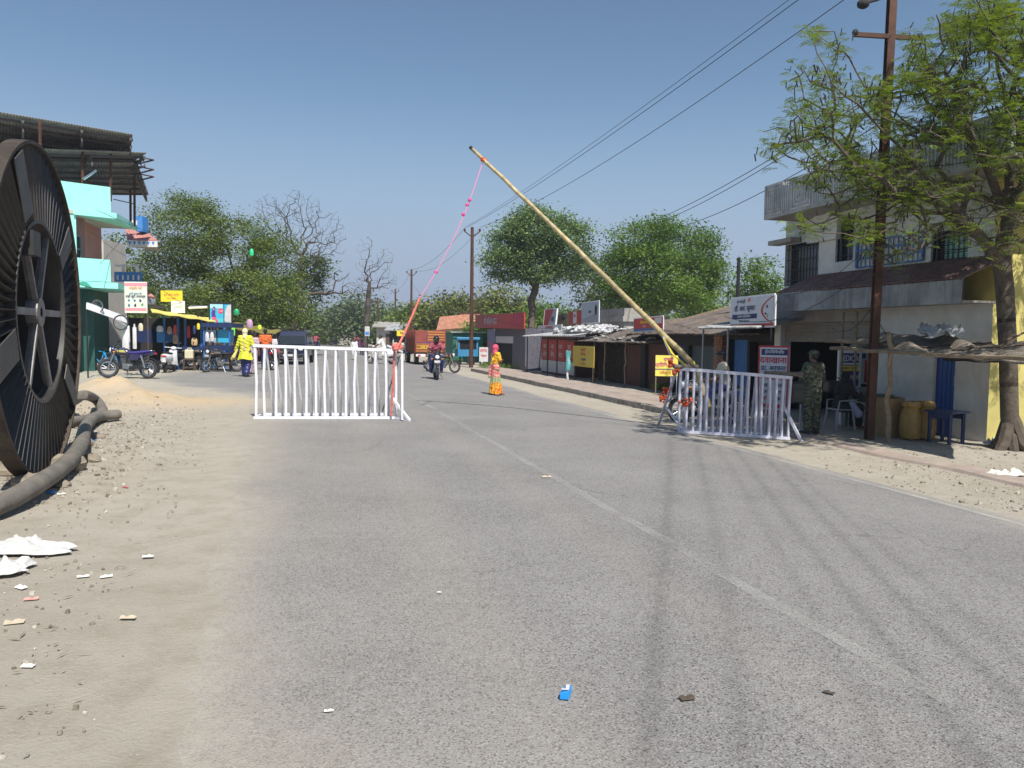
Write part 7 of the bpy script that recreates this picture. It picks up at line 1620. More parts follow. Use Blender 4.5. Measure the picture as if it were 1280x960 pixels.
    mb = MB(); mb.add(*loft([(-.02, 0, .79, .10, .03), (-.15, 0, .785, .125, .045), (-.35, 0, .80, .135, .05), (-.6, 0, .83, .12, .045), (-.72, 0, .85, .08, .03)])); mb.build('seat', seat_m, t, smooth=True)
    mb = MB()
    for s_ in (-1, 1): mb.prism([(-.05, .55), (-.32, .58), (-.52, .7), (-.5, .76), (-.1, .74)], 'Y', s_ * .09, s_ * .125)
    mb.build('side_panel', body, t)
    mb = MB(); mb.add(*loft([(-.5, 0, .74, .09, .05), (-.7, 0, .77, .08, .05), (-.86, 0, .79, .04, .03)])); mb.build('tail', body, t, smooth=True)
    mb = MB(); mb.ball((-.87, 0, .77), (.025, .06, .035), 10, 6); mb.build('tail_light', mat('lamp_red', (.5, .01, .01), .25), t, smooth=True)
    mb = MB(); mb.torus((-wb, 0, r), r + .04, .012, 'Y', 16, 6, arc=(R(25), R(200)), rz=.06); mb.box((-.99, 0, .52), (.015, .17, .10), (0, -.3, 0)); mb.build('rear_mudguard', M_BLACK, t, smooth=True)
    mb = MB(); mb.tube([(.4, 0, .8), (.3, 0, .5), (.15, 0, .25), (-.15, 0, .25), (-.2, 0, .5), (-.1, 0, .72)], .022, 6); mb.tube([(.4, 0, .84), (-.1, 0, .72), (-.7, 0, .75)], .02, 6)
    for s_ in (-1, 1): mb.tube([(-.18, s_ * .07, .33), (-wb, s_ * .09, r)], .02, 6)
    mb.build('frame', M_BLACK, t, smooth=True)
    mb = MB(); mb.box((.0, 0, .36), (.32, .2, .18)); mb.box((.14, 0, .52), (.14, .15, .2), (0, .25, 0))
    for k in range(7): mb.box((.11 + k * .006, 0, .45 + k * .028), (.19, .2, .008), (0, .25, 0))
    mb.lathe([(.085, -.14), (.095, -.12), (.095, .12), (.085, .14)], (.0, 0, .36), 'Y', 14); mb.build('engine', M_STEEL, t, bevel=.01)
    mb = MB(); mb.tube([(.2, -.07, .5), (.24, -.12, .32), (.1, -.15, .24), (-.25, -.16, .27)], .02, 8); mb.tube([(-.25, -.16, .27), (-.35, -.16, .29), (-.85, -.17, .36)], [.03, .045, .042], 10); mb.build('exhaust', M_CHROME, t, smooth=True)
    for s_ in (-1, 1):
        mb = MB(); mb.tube([(-wb + .03, s_ * .13, r + .02), (-.48, s_ * .14, .7)], .028, 8)
        for k in range(8): mb.torus((-wb + .03 + .13 * (k + 1) / 9, s_ * .13, r + .05 + .36 * (k + 1) / 9), .033, .007, 'Z', 10, 4)
        mb.build('shock_absorber', M_CHROME, t, smooth=True)
    mb = MB(); mb.box((-.3, .11, .33), (.7, .03, .09)); mb.build('chain_case', M_BLACK, t, bevel=.01)
    mb = MB(); mb.torus((-.72, 0, .86), .09, .012, 'Z', 12, 6, arc=(R(90), R(270))); mb.build('grab_rail', M_CHROME, t, smooth=True)
    mb = MB(); mb.tube([(-.05, .1, .28), (-.12, .28, .01)], .012, 6); mb.build('side_stand', M_STEEL, t)
    mb = MB(); mb.tube([(.05, -.26, .27), (.05, .26, .27)], .014, 6); mb.build('footrest', M_RUBBER, t)
    return t
def scooter(label, loc, rz, body, group='parked motorcycles', upright=4):
    t = thing('scooter', label, 'scooter', loc, rz, group); t.rotation_euler = (R(upright), 0, rz)
    wheel(t, -.6, .22, .22, .10, M_RUBBER, M_STEEL, 5, disc=True); wheel(t, .62, .22, .22, .09, M_RUBBER, M_STEEL, 5, disc=True)
    def loft(secs, seg=14):
        vs = []
        for (x, z, hy, hz) in secs:
            for k in range(seg): a = 2 * math.pi * k / seg; vs.append((x, hy * math.copysign(abs(math.cos(a)) ** .7, math.cos(a)), z + hz * math.copysign(abs(math.sin(a)) ** .7, math.sin(a))))
        n_ = len(secs); fs = [(i * seg + k, i * seg + (k + 1) % seg, (i + 1) * seg + (k + 1) % seg, (i + 1) * seg + k) for i in range(n_ - 1) for k in range(seg)]
        return vs, fs + [tuple(range(seg))[::-1], tuple((n_ - 1) * seg + k for k in range(seg))]
    mb = MB(); mb.add(*loft([(-.05, .55, .12, .14), (-.25, .56, .19, .2), (-.5, .58, .21, .19), (-.75, .62, .17, .15), (-.9, .65, .09, .08)])); mb.build('body', body, t, smooth=True)
    mb = MB(); mb.add(*loft([(.05, .76, .09, .02), (-.1, .77, .13, .045), (-.45, .79, .14, .05), (-.72, .81, .11, .04)])); mb.build('seat', M_BLACK, t, smooth=True)
    mb = MB(); mb.sheet(lambda u, v: (.36 + .14 * v * v - .16 * v + .05 * math.cos((u - .5) * 3), (u - .5) * (.42 - .12 * v), .28 + .62 * v), 8, 8, .03); mb.build('front_shield', body, t, smooth=True)
    mb = MB(); mb.box((.16, 0, .28), (.5, .3, .05)); mb.build('floorboard', M_BLACK, t, bevel=.015)
    mb = MB(); mb.torus((.62, 0, .22), .27, .012, 'Y', 14, 6, arc=(R(20), R(170)), rz=.07); mb.tube([(.62, .06, .22), (.45, .04, .6), (.36, 0, .98)], .022, 6); mb.build('front_mudguard', body, t, smooth=True)
    mb = MB(); mb.tube([(.3, .34, 1.0), (.34, .1, .99), (.34, -.1, .99), (.3, -.34, 1.0)], .016, 6); mb.ball((.38, 0, .97), (.09, .12, .08), 10, 7); mb.build('handlebar', body, t, smooth=True)
    for s_ in (-1, 1): mb = MB(); mb.tube([(.33, s_ * .2, 1.0), (.32, s_ * .25, 1.16)], .006, 5); mb.ball((.31, s_ * .26, 1.19), (.015, .05, .035), 8, 6); mb.build('mirror', M_BLACK, t)
    mb = MB(); mb.ball((.46, 0, .97), (.03, .07, .05), 10, 6); mb.build('headlight', mat('lens', (.75, .78, .8), .1), t, smooth=True)
    mb = MB(); mb.box((-.905, 0, .68), (.05, .2, .06)); mb.build('tail_light', MC['lamp_red'] if 'lamp_red' in MC else mat('lamp_red', (.5, .01, .01), .25), t, bevel=.015)
    mb = MB(); mb.box((-.93, 0, .5), (.012, .2, .13)); mb.build('number_plate', M_PALE, t); mb = MB(); mb.box((-.85, 0, .42), (.1, .12, .2), (0, .3, 0)); mb.build('rear_mudguard', M_BLACK, t)
    mb = MB(); mb.tube([(-.3, -.16, .22), (-.8, -.17, .28)], [.03, .05], 10); mb.build('exhaust', M_BLACK, t, smooth=True); mb = MB(); mb.box((-.5, .13, .24), (.4, .06, .14)); mb.build('engine', M_STEEL, t, bevel=.02)
    return t
def bicycle(label, loc, rz, m):
    t = thing('bicycle', label, 'bicycle', loc, rz); t.rotation_euler = (R(6), 0, rz)
    for x in (-.52, .52): wheel(t, x, .34, .34, .035, M_RUBBER, M_CHROME, 18)
    mb = MB()
    for a, b in (((-.1, 0, .3), (-.28, 0, .85)), ((-.1, 0, .3), (.34, 0, .8)), ((-.25, 0, .78), (.33, 0, .84)), ((-.52, .05, .34), (-.1, .03, .3)), ((-.52, .05, .34), (-.26, .03, .78)), ((-.52, -.05, .34), (-.26, -.03, .78)), ((.52, .05, .34), (.35, .04, .75)), ((.52, -.05, .34), (.35, -.04, .75)), ((.35, 0, .73), (.31, 0, .97))): mb.tube([a, b], .018, 6)
    mb.build('frame', m, t); mb = MB(); mb.box((-.3, 0, .89), (.26, .16, .06)); mb.build('saddle', M_BLACK, t, bevel=.02)
    mb = MB(); mb.tube([(.18, .28, .95), (.3, .2, .99), (.32, 0, .97), (.3, -.2, .99), (.18, -.28, .95)], .013, 6); mb.build('handlebar', M_CHROME, t, smooth=True)
    mb = MB(); mb.box((-.58, 0, .74), (.4, .16, .015)); mb.tube([(-.5, .08, .34), (-.7, .08, .74)], .008, 4); mb.build('carrier', M_STEEL, t)
    mb = MB(); mb.torus((.52, 0, .34), .37, .008, 'Y', 14, 5, arc=(R(30), R(160)), rz=.03); mb.torus((-.52, 0, .34), .37, .008, 'Y', 14, 5, arc=(R(20), R(190)), rz=.03); mb.build('mudguard', m, t)
    mb = MB(); mb.torus((-.1, .05, .3), .09, .01, 'Y', 14, 4); mb.tube([(-.1, .06, .3), (-.02, .1, .16)], .01, 4); mb.tube([(-.1, -.06, .3), (-.18, -.1, .44)], .01, 4); mb.box((-.02, .14, .16), (.08, .08, .02)); mb.box((-.18, -.14, .44), (.08, .08, .02)); mb.build('crank', M_STEEL, t)
    return t
P_PURP = mat('purple_paint', (.022, .016, .07), .25, coat=.6, dirt=.15); P_BLK = mat('black_paint', (.015, .015, .017), .25, coat=.6, dirt=.2, vscale=10); P_RED = mat('red_paint', (.35, .02, .02), .25, coat=.6); P_WHT = mat('white_scooter', (.7, .7, .72), .3, coat=.4, dirt=.15); P_BLU = mat('blue_bike', (.02, .06, .3), .3, coat=.5)
S_PURP = mat('violet_seat', (.045, .035, .22), .55)
g_ = G(161, 473); PM = motorcycle('purple and black motorcycle with violet seat cover parked side-on by the sand heaps', g_, math.pi - .12, P_PURP, mat('gold_decal', (.5, .45, .12), .4), S_PURP, steer=.5, upright=4); PM.scale = (1.14,) * 3
g_ = G(212, 465); scooter('white scooter seen from behind beside the purple motorcycle', g_, R(98), P_WHT)
g_ = G(226, 462); motorcycle('black motorcycle seen from behind, between the white scooter and the stool', g_, R(75), P_BLK, upright=5)
g_ = G(252, 463); motorcycle('black motorcycle under a dark cover just right of the jerrycan stool', g_, R(160), P_BLK, upright=5, steer=.3)
g_ = G(276, 465); motorcycle('black motorcycle with front wheel turned toward the camera and a pale number plate', g_, R(215), P_BLK, upright=-6, steer=.5, fairing=True)
g_ = G(292, 458); motorcycle('dark blue motorcycle half hidden behind the woman in yellow', g_, R(200), P_BLU, upright=5)
g_ = G(243, 457); motorcycle('black motorcycle in the second row, left of the jerrycan stool', g_, R(60), P_BLK, upright=5)
g_ = G(268, 458); motorcycle('dark red motorcycle in the second row behind the one with the turned wheel', g_, R(120), P_RED, upright=5)
g_ = G(145, 457); motorcycle('dark motorcycle behind the handlebars of the purple one', g_, R(150), P_BLK, upright=5)
g_ = G(342, 462); motorcycle('red and white tailed motorcycle parked beside the left barricade end', g_, R(95), P_RED, upright=5)
g_ = G(350, 454); motorcycle('black motorcycle just behind the red-tailed one', g_, R(85), P_BLK, upright=5)
g_ = G(122, 463); bicycle('sky-blue bicycle at the far left beside the drum', g_, R(170), mat('sky_frame', (.03, .35, .7), .35))
g_ = G(545, 474); RB = motorcycle('black motorcycle ridden toward the camera in the middle of the road', g_, R(-80), P_BLK, fairing=True, group='motorcycles on the road')
g_ = G(553, 466); motorcycle('second black motorcycle angled close behind the ridden one', g_, R(-20), P_BLK, group='motorcycles on the road', upright=0)
g_ = G(884, 530); motorcycle('grey motorcycle parked behind the left half of the lilac barricade', g_, R(175), mat('silver_bike', (.3, .31, .34), .3, .4), steer=.4, upright=6)
g_ = G(476, 455); scooter('white scooter standing sideways near the right end of the left barricade', g_, R(185), P_WHT, 'scooters on the road', 0)
for i, (px, py, rz_, lb) in enumerate(((395, 438, 80, 'tiny far motorcycle right of the dark car'), (418, 432, 75, 'tiny distant motorcycle in the middle of the far road'), (446, 437, -80, 'tiny far motorcycle near the white-clad walker'))):
    motorcycle(lb, G(px, py), R(rz_), (P_BLK, P_RED, P_BLU)[i], group='distant motorcycles')

# ================================================================ jeep-like dark car
def car(label, loc, rz, body, L_=4.4, W_=1.75, H_=1.78):
    t = thing('car', label, 'car', loc, rz, 'cars on the left'); hw = W_ / 2
    def shell(prof, ins0, ins1, nm, m, z0, z1):
        """prof (x,z) outline extruded in y with tumblehome"""
        n_ = len(prof); vs = []
        for s_ in (-1, 1):
            for x, z in prof: k = (z - z0) / (z1 - z0); vs.append((x, s_ * (hw - ins0 - (ins1 - ins0) * k), z))
        mb = MB(); mb.add(vs, [tuple(range(n_)), tuple(range(n_, 2 * n_))[::-1]] + [(i, n_ + i, n_ + (i + 1) % n_, (i + 1) % n_) for i in range(n_)]); return mb.build(nm, m, t, bevel=.035)
    shell([(-L_ / 2, .45), (-L_ / 2 + .02, .95), (L_ / 2 - .15, 1.0), (L_ / 2, .9), (L_ / 2, .42)], 0, .05, 'body', body, .4, 1.0)
    shell([(-L_ / 2 + .1, .97), (-L_ / 2 + .25, H_), (.55, H_), (1.05, .98)], .04, .18, 'cabin', body, .97, H_)
    gm = M_GLASS
    mb = MB(); mb.add([(.565, -.6, H_ - .12), (.565, .6, H_ - .12), (1.0, .72, 1.06), (1.0, -.72, 1.06)], [(0, 3, 2, 1)]); mb.v = [(v[0] + .045, v[1], v[2]) for v in mb.v]; mb.build('windscreen', gm, t)
    for s_ in (-1, 1):
        for a, b in ((-1.9, -.95), (-.88, 0), (.06, .72)):
            yb, yt = s_ * (hw - .045), s_ * (hw - .15); mb = MB(); mb.add([(a, yb, 1.06), (b + (.2 if b > .5 else 0), yb, 1.06), (b, yt, H_ - .14), (a + .06, yt, H_ - .14)], [(0, 1, 2, 3)]); mb.build('side_window', gm, t)
        for x in (-1.35, 1.4):
            wheel(t, x, .37, .37, .2, M_RUBBER, M_STEEL, 6, y=s_ * (hw - .1), disc=True)
            mb = MB(); mb.torus((x, s_ * (hw - .02), .37), .42, .04, 'Y', 14, 6, arc=(0, math.pi)); mb.build('wheel_arch', M_BLACK, t)
        mb = MB(); mb.ball((L_ / 2 - .02, s_ * .62, .82), (.05, .14, .09), 12, 8); mb.build('headlight', MC['lens'], t, smooth=True)
        mb = MB(); mb.box((.85, s_ * (hw + .09), 1.12), (.1, .16, .14)); mb.build('mirror', body, t, bevel=.02)
        mb = MB(); mb.box((-L_ / 2 + .02, s_ * .75, .85), (.06, .12, .3)); mb.build('tail_light', MC['lamp_red'], t)
    mb = MB()
    for k in range(5): mb.box((L_ / 2 + .012, 0, .68 + k * .055), (.02, .8, .022))
    mb.build('grille', M_CHROME, t); mb = MB(); mb.box((L_ / 2 + .05, 0, .48), (.14, W_ - .05, .18)); mb.build('bumper', M_BLACK, t, bevel=.03); mb = MB(); mb.box((L_ / 2 + .13, 0, .5), (.012, .5, .11)); mb.build('number_plate', M_PALE, t)
    mb = MB(); mb.tube([(L_ / 2 + .12, -.7, .36), (L_ / 2 + .12, .7, .36)], .03, 6); mb.build('bull_bar', M_CHROME, t)
    mb = MB()
    for s_ in (-1, 1): mb.tube([(-1.7, s_ * .58, H_ + .05), (.3, s_ * .58, H_ + .05)], .02, 6)
    mb.build('roof_rail', M_CHROME, t); return t
P_NAVY = mat('navy_paint', (.012, .018, .05), .2, coat=.8)
car('dark navy jeep-like car facing the camera on the left side of the road', G(368, 454), R(-82), P_NAVY)
car('second dark vehicle parked behind the orange-clad rider, roof just visible', G(345, 443), R(-80), P_BLK)

# ================================================================ truck
P_OR = mat('truck_orange', (.34, .12, .04), .55, var=.3, vscale=3, dirt=.4, dirtcol=(.2, .09, .05)); P_ORR = mat('truck_red', (.28, .05, .04), .6, var=.3, vscale=3, dirt=.3)
g_ = G(538, 457); TK = thing('truck', 'orange and red high-sided open truck parked with its rear toward the camera', 'truck', g_, RZ); Hb = 2.75; wt = 1.15
TK.scale = (.78,) * 3
mb = MB(); mb.box2((0, -wt, .95), (5.4, wt, 1.05)); mb.build('bed', M_DKWOOD, TK)
for s_ in (-1, 1):
    mb = MB(); mb.box2((0, s_ * wt, 1.05), (5.4, s_ * (wt - .06), Hb)); mb.build('side_board', P_OR, TK)
    for k in range(7): mb = MB(); mb.box2((.1 + k * .86, s_ * (wt + .003), .95), (.2 + k * .86, s_ * (wt + .06), Hb + .05)); mb.build('stake', P_ORR, TK)
mb = MB(); mb.box2((-.06, -wt, 1.05), (0, wt, 1.75)); tg = mb.build('tailgate', P_OR, TK)
mb = MB(); mb.box2((-.07, -wt, 1.85), (0.05, wt * .25, Hb)); mb.build('upper_tailgate', P_ORR, TK)
mb = MB()
for z in (1.3, 1.52, 2.0, 2.2, 2.4, 2.6): mb.box2((-.09, -wt + .05, z), (-.062 if z < 1.8 else -.072, (wt if z < 1.8 else wt * .25) - .05, z + .05))
mb.build('tailgate_rib', mat('rib_yellow', (.6, .35, .05), .6), TK)
mb = MB(); mb.box2((-.1, wt * .3, 1.8), (-.05, wt * .95, Hb)); mb.build('open_flap', P_ORR, TK)
mb = MB(); text_geo(mb, 'HORN OK', .34, (-.105, 0, 1.43), (0, -1, 0), (0, 0, 1), .004); mb.build('lettering', M_YEL, TK)
mb = MB(); mb.box2((-.08, -wt, .72), (0, wt, .9)); mb.build('bumper', M_WHITE, TK)
for s_ in (-1, 1):
    for x in (1.1, 5.9):
        mb = MB(); mb.lathe([(.2, -.14), (.47, -.14), (.5, -.1), (.5, .1), (.47, .14), (.2, .14)], (x, s_ * (wt - .2), .5), 'Y', 22); wq = mb.build('wheel', M_RUBBER, TK, smooth=True); mb = MB(); mb.lathe([(.24, -.15), (.24, .15)], (x, s_ * (wt - .2), .5), 'Y', 16); mb.build('rim', M_STEEL, wq)
    mb = MB(); mb.box((-.09, s_ * .9, .8), (.03, .2, .1)); mb.build('tail_light', MC['lamp_red'], TK)
mb = MB(); mb.box2((.2, -.45, .75), (6.6, .45, .93)); mb.build('chassis', M_BLACK, TK)
mb = MB(); mb.box2((5.5, -1.1, .8), (7.0, 1.1, 2.55)); cb = mb.build('cab', mat('cab_blue', (.03, .06, .2), .4, dirt=.2), TK, bevel=.08)
for s_ in (-1, 1): mb = MB(); mb.box2((5.8, s_ * 1.101, 1.6), (6.7, s_ * 1.108, 2.25)); mb.build('window', M_GLASS, cb)
# far small truck/van shapes near the poles
g_ = G(500, 441); vn = thing('van', 'cream small van parked on the right verge beyond the truck', 'van', g_, R(-82)); mb = MB(); mb.prism([(-1.6, .3), (-1.6, 1.7), (.9, 1.75), (1.4, 1.1), (1.7, .95), (1.7, .3)], 'Y', -.75, .75); mb.build('body', mat('cream_van', (.55, .52, .42), .4), vn, bevel=.06)
for s_ in (-1, 1):
    for x in (-1, 1.1): mb = MB(); mb.lathe([(.3, -.08), (.3, .08)], (x, s_ * .72, .3), 'Y', 16); mb.build('wheel', M_RUBBER, vn)
mb = MB(); mb.add([(.97, -.62, 1.68), (.97, .62, 1.68), (1.43, .66, 1.12), (1.43, -.66, 1.12)], [(0, 3, 2, 1)]); mb.v = [(v[0] + .03, v[1], v[2] + .01) for v in mb.v]; mb.build('windscreen', M_GLASS, vn)

# ================================================================ furniture under the shelter
def table(label, gl, gr_, ztop, depth, m, name='table'):
    t = thing(name, label, 'table', gl); X = gr_ - gl; L_ = math.hypot(X.x, X.y); Xn = Vector((X.x, X.y, 0)) / L_; Y_ = Vector((-Xn.y, Xn.x, 0)); Y_ = Y_ if Y_.y > 0 else -Y_
    M3 = Matrix((Xn, Y_, Vector((0, 0, 1)))).transposed()
    def V(x, y, z): return M3 @ Vector((x, y, z))
    mb = MB(); mb.box(V(L_ / 2, depth / 2, ztop - .02), (L_ + .1, depth + .08, .04), M3); mb.build('top', m, t)
    mb = MB(); mb.box(V(L_ / 2, .03, ztop - .1), (L_ - .02, .025, .11), M3); mb.box(V(L_ / 2, depth - .03, ztop - .1), (L_ - .02, .025, .11), M3); mb.build('apron', m, t)
    for x in (.03, L_ - .03):
        for y in (.03, depth - .03): mb = MB(); mb.bar(V(x, y, 0), V(x, y, ztop - .04), .05); mb.build('leg', m, t)
    return t
gl = G(1055, 533); gr_ = G(1106, 537); gr_.z = gl.z; ztb = P(1055, 492, gl.y).z - gl.z
M_GRNT = mat('green_table', (.02, .09, .07), .5, var=.2, dirt=.2)
table('dark green table in the shade of the shelter, in front of the medicine shop sign', gl, gr_, ztb, .6, M_GRNT)
gl = G(1158, 552); gr_ = G(1187, 556); gr_.z = gl.z; table('small dark blue bench table in front of the blue door', gl, gr_, P(1158, 512, gl.y).z - gl.z, .45, M_DKBLUE)
def chair(label, loc, rz, m):
    t = thing('plastic_chair', label, 'chair', loc, rz, 'plastic chairs by the table'); mb = MB(); mb.box((0, 0, .43), (.42, .42, .03)); mb.build('seat', m, t, bevel=.01)
    mb = MB(); mb.sheet(lambda u, v: ((u - .5) * .42, -.21 - .1 * v - .04 * math.cos((u - .5) * 3), .45 + .38 * v), 8, 5, .015); mb.build('backrest', m, t, smooth=True)
    for sx in (-1, 1):
        for sy in (-1, 1): mb = MB(); mb.bar((sx * .19, sy * .18, .43), (sx * .23, sy * .22, 0), .04); mb.build('leg', m, t)
        mb = MB(); mb.tube([(sx * .21, .18, .43), (sx * .23, .16, .62), (sx * .22, -.2, .64)], .018, 6); mb.build('armrest', m, t)
    return t
M_PCH = mat('white_plastic_shaded', (.3, .3, .33), .4)  # white plastic coloured grey: the shade under the shelter is in the colour
CH = chair('white plastic chair under the person in black at the green table', G(1049, 536), R(100), M_PCH); chair('white plastic chair behind the green table', G(1090, 530), R(-170), M_PCH)
# boxes on / under the table, sacks
gm_ = G(1115, 545); bx = thing('carton', 'brown cardboard carton beside the shelter post, left of the round sacks', 'box', gm_, RZ + .2); k = gm_.y / FOC; hB_ = P(1115, 497, gm_.y).z - gm_.z
mb = MB(); mb.box((0, .1, hB_ / 2), (.35, .42, hB_)); mb.build('body', mat('cardboard', (.30, .2, .09), .8, var=.2), bx, bevel=.01); mb = MB(); mb.box((.0, .1, hB_ + .01), (.38, .2, .012), (.05, .1, 0)); mb.build('flap', MC['cardboard'], bx)
for i, (px, lb) in enumerate(((1137, 'fat golden-brown tied sack, left one of the pair by the shelter post'), (1156, 'golden-brown tied sack, right one of the pair, nearest the blue bench'))):
    g_ = G(px, 549); hh = P(px, 501, g_.y).z - g_.z; r_ = .17; mb = MB(); rr = random.Random(i)
    mb.lathe([(.02, 0), (r_ * .95, .02), (r_ * 1.08, hh * .2), (r_ * 1.1, hh * .5), (r_, hh * .72), (r_ * .8, hh * .8), (r_ * 1.02, hh * .88), (r_ * .9, hh * .98), (.02, hh)], seg=22)
    mb.v = [(v[0] * (1 + .06 * math.sin(9 * math.atan2(v[1], v[0]) + v[2] * 4)), v[1] * (1 + .06 * math.sin(9 * math.atan2(v[1], v[0]) + v[2] * 4)), v[2] + .01 * math.sin(v[0] * 40)) for v in mb.v]
    o = mb.build('sack', mat('gold_sack', (.33, .2, .05), .5, var=.35, vscale=9, bump=.4), smooth=True); o.location = g_; tag(o, lb, 'sack', 'sacks by the shelter post')
g_ = G(1086, 492); bb = thing('black_briefcase', 'black bag lying on the green table', 'bag', Vector((P(1084, 492, gl.y + 1.2).x, G(1055, 533).y + .3, G(1055, 533).z + ztb + .002)), .1); mb = MB(); mb.box((0, 0, .13), (.5, .3, .26)); mb.build('body', M_BLACK, bb, bevel=.04); mb = MB(); mb.tube([(-.1, 0, .26), (-.06, 0, .33), (.06, 0, .33), (.1, 0, .26)], .012, 6); mb.build('handle', M_BLACK, bb)
for i, (px, py0, py1, m_, lb) in enumerate(((1072, 503, 533, mat('paper_red2', (.5, .1, .06), .6), 'red box under the green table'), (1092, 503, 535, M_PALE, 'white panel leaning under the green table'), (1063, 515, 533, M_PALE, 'small white box under the left end of the green table'))):
    g_ = G(px, py1) + Vector((0, .35, 0)); hh = P(px, py0, g_.y).z - g_.z; mb = MB(); mb.box((0, 0, hh / 2), (.22, .2, hh)); o = mb.build('storage_box', m_, bevel=.01); o.location = g_; tag(o, lb, 'box', 'boxes under the green table')
# ================================================================ people
def remeshed(name, prims, voxel, m, parent, smooth_it=2, deform=None):
    """prims: ('c', p0, r0, p1, r1) tapered limb, ('e', centre, (rx,ry,rz)[, matrix]) -> one continuous surface"""
    mb = MB()
    for p in prims:
        if p[0] == 'c':
            a, b = Vector(p[1]), Vector(p[3]); n_ = max(2, int((b - a).length / .04)); 
            mb.tube([a.lerp(b, i / n_) for i in range(n_ + 1)], [p[2] + (p[4] - p[2]) * i / n_ for i in range(n_ + 1)], 12); mb.ball(a, p[2], 12, 8); mb.ball(b, p[4], 12, 8)
        else: mb.ball(p[1], p[2], 16, 12, p[3] if len(p) > 3 else None)
    me = bpy.data.meshes.new('tmp'); me.from_pydata(mb.v, [], mb.f); ob = bpy.data.objects.new('tmp', me)
    md = ob.modifiers.new('r', 'REMESH'); md.mode = 'VOXEL'; md.voxel_size = voxel; md.use_smooth_shade = True
    ms = ob.modifiers.new('s', 'SMOOTH'); ms.factor = .5; ms.iterations = smooth_it
    nm = evaluate(ob); bpy.data.objects.remove(ob); bpy.data.meshes.remove(me)
    nm.name = name; nm.materials.clear(); nm.materials.append(m)
    if deform:
        for v in nm.vertices: v.co = deform(v.co)
    nm.polygons.foreach_set('use_smooth', [True] * len(nm.polygons))
    o = bpy.data.objects.new(name, nm); col.objects.link(o); o.parent = parent; return o
SKIN = mat('skin_brown', (.22, .115, .07), .55, var=.08); SKIN_D = mat('skin_dark', (.13, .07, .045), .55, var=.08); HAIR = mat('hair_black', (.012, .01, .009), .5)
BASE = dict(head=(0, .01, 1.585), neck=(0, 0, 1.43), chest=(0, 0, 1.24), waist=(0, 0, 1.05), pelvis=(0, 0, .93),
            shL=(-.18, 0, 1.385), shR=(.18, 0, 1.385), elL=(-.23, -.02, 1.11), elR=(.23, -.02, 1.11), wrL=(-.24, .06, .86), wrR=(.24, .06, .86),
            hiL=(-.09, 0, .90), hiR=(.09, 0, .90), knL=(-.10, .02, .49), knR=(.10, .02, .49), anL=(-.10, -.02, .085), anR=(.10, -.02, .085), toL=(-.11, .14, .035), toR=(.11, .14, .035))
def body_prims(J, girth=1.0, fem=False):
    g = girth; p = []; H = Vector(J['head'])
    p += [('e', H + Vector((0, -.005, .03)), (.074, .092, .098)), ('e', H + Vector((0, .025, -.045)), (.056, .062, .068)), ('c', H + Vector((0, .09, -.01)), .011, H + Vector((0, .105, -.028)), .014), ('c', H + Vector((-.02, .083, -.06)), .01, H + Vector((.02, .083, -.06)), .01),
          ('e', H + Vector((-.078, -.005, 0)), (.012, .022, .032)), ('e', H + Vector((.078, -.005, 0)), (.012, .022, .032)), ('c', H + Vector((0, -.01, -.05)), .05, Vector(J['neck']), .056)]
    ne, ch, wa, pe = (Vector(J[k]) for k in ('neck', 'chest', 'waist', 'pelvis')); shL, shR = Vector(J['shL']), Vector(J['shR'])
    sw = .9 if fem else 1
    p += [('c', ne, .055, ch, .10 * g), ('c', shL.lerp(ch, .35), .085 * g, wa + Vector((-.05, 0, 0)), .095 * g), ('c', shR.lerp(ch, .35), .085 * g, wa + Vector((.05, 0, 0)), .095 * g), ('c', shL, .062 * g, shR, .062 * g), ('c', wa + Vector((-.045, 0, 0)), .1 * g, pe + Vector((-.06, 0, 0)), .11 * g), ('c', wa + Vector((.045, 0, 0)), .1 * g, pe + Vector((.06, 0, 0)), .11 * g)]
    for s in 'LR':
        sh, el, wr, hi, kn, an, to = (Vector(J[k + s]) for k in ('sh', 'el', 'wr', 'hi', 'kn', 'an', 'to'))
        p += [('c', sh, .056 * g, el, .041 * g), ('c', el, .041 * g, wr, .028), ('c', hi, .088 * g, kn, .06 * g), ('c', kn, .058 * g, kn.lerp(an, .35), .058 * g), ('c', kn.lerp(an, .35), .058 * g, an, .04), ('c', an + Vector((0, -.02, -.03)), .04, to, .03)]
        p += hand_prims(wr, (wr - el).normalized(), J.get('palm' + s, Vector((1 if s == 'L' else -1, 0, 0))), s)
    return p
def hand_prims(wr, d, palm, s):
    """palm + five unequal bent fingers; palm = direction the palm faces"""
    palm = Vector(palm); palm = (palm - d * palm.dot(d)).normalized(); side = d.cross(palm).normalized()
    p = []; c = wr + d * .05
    for k in (-1.5, -.5, .5, 1.5): p.append(('c', wr + d * .01 + side * k * .009, .014, wr + d * .09 + side * k * .018, .0125))
    for k, L in ((-1.5, .065), (-.5, .078), (.5, .074), (1.5, .058)):
        a = wr + d * .09 + side * k * .019; b = a + (d * .85 + palm * .4).normalized() * L * .55; e = b + (d * .5 + palm * .8).normalized() * L * .5
        p += [('c', a, .0105, b, .0095), ('c', b, .0095, e, .008)]
    sg = -1
    a = wr + d * .03 + side * sg * .028; b = a + (d * .6 + side * sg * .6 + palm * .3).normalized() * .04; e = b + (d * .8 + palm * .4).normalized() * .03
    p += [('c', a, .014, b, .012), ('c', b, .012, e, .0095)]
    return p
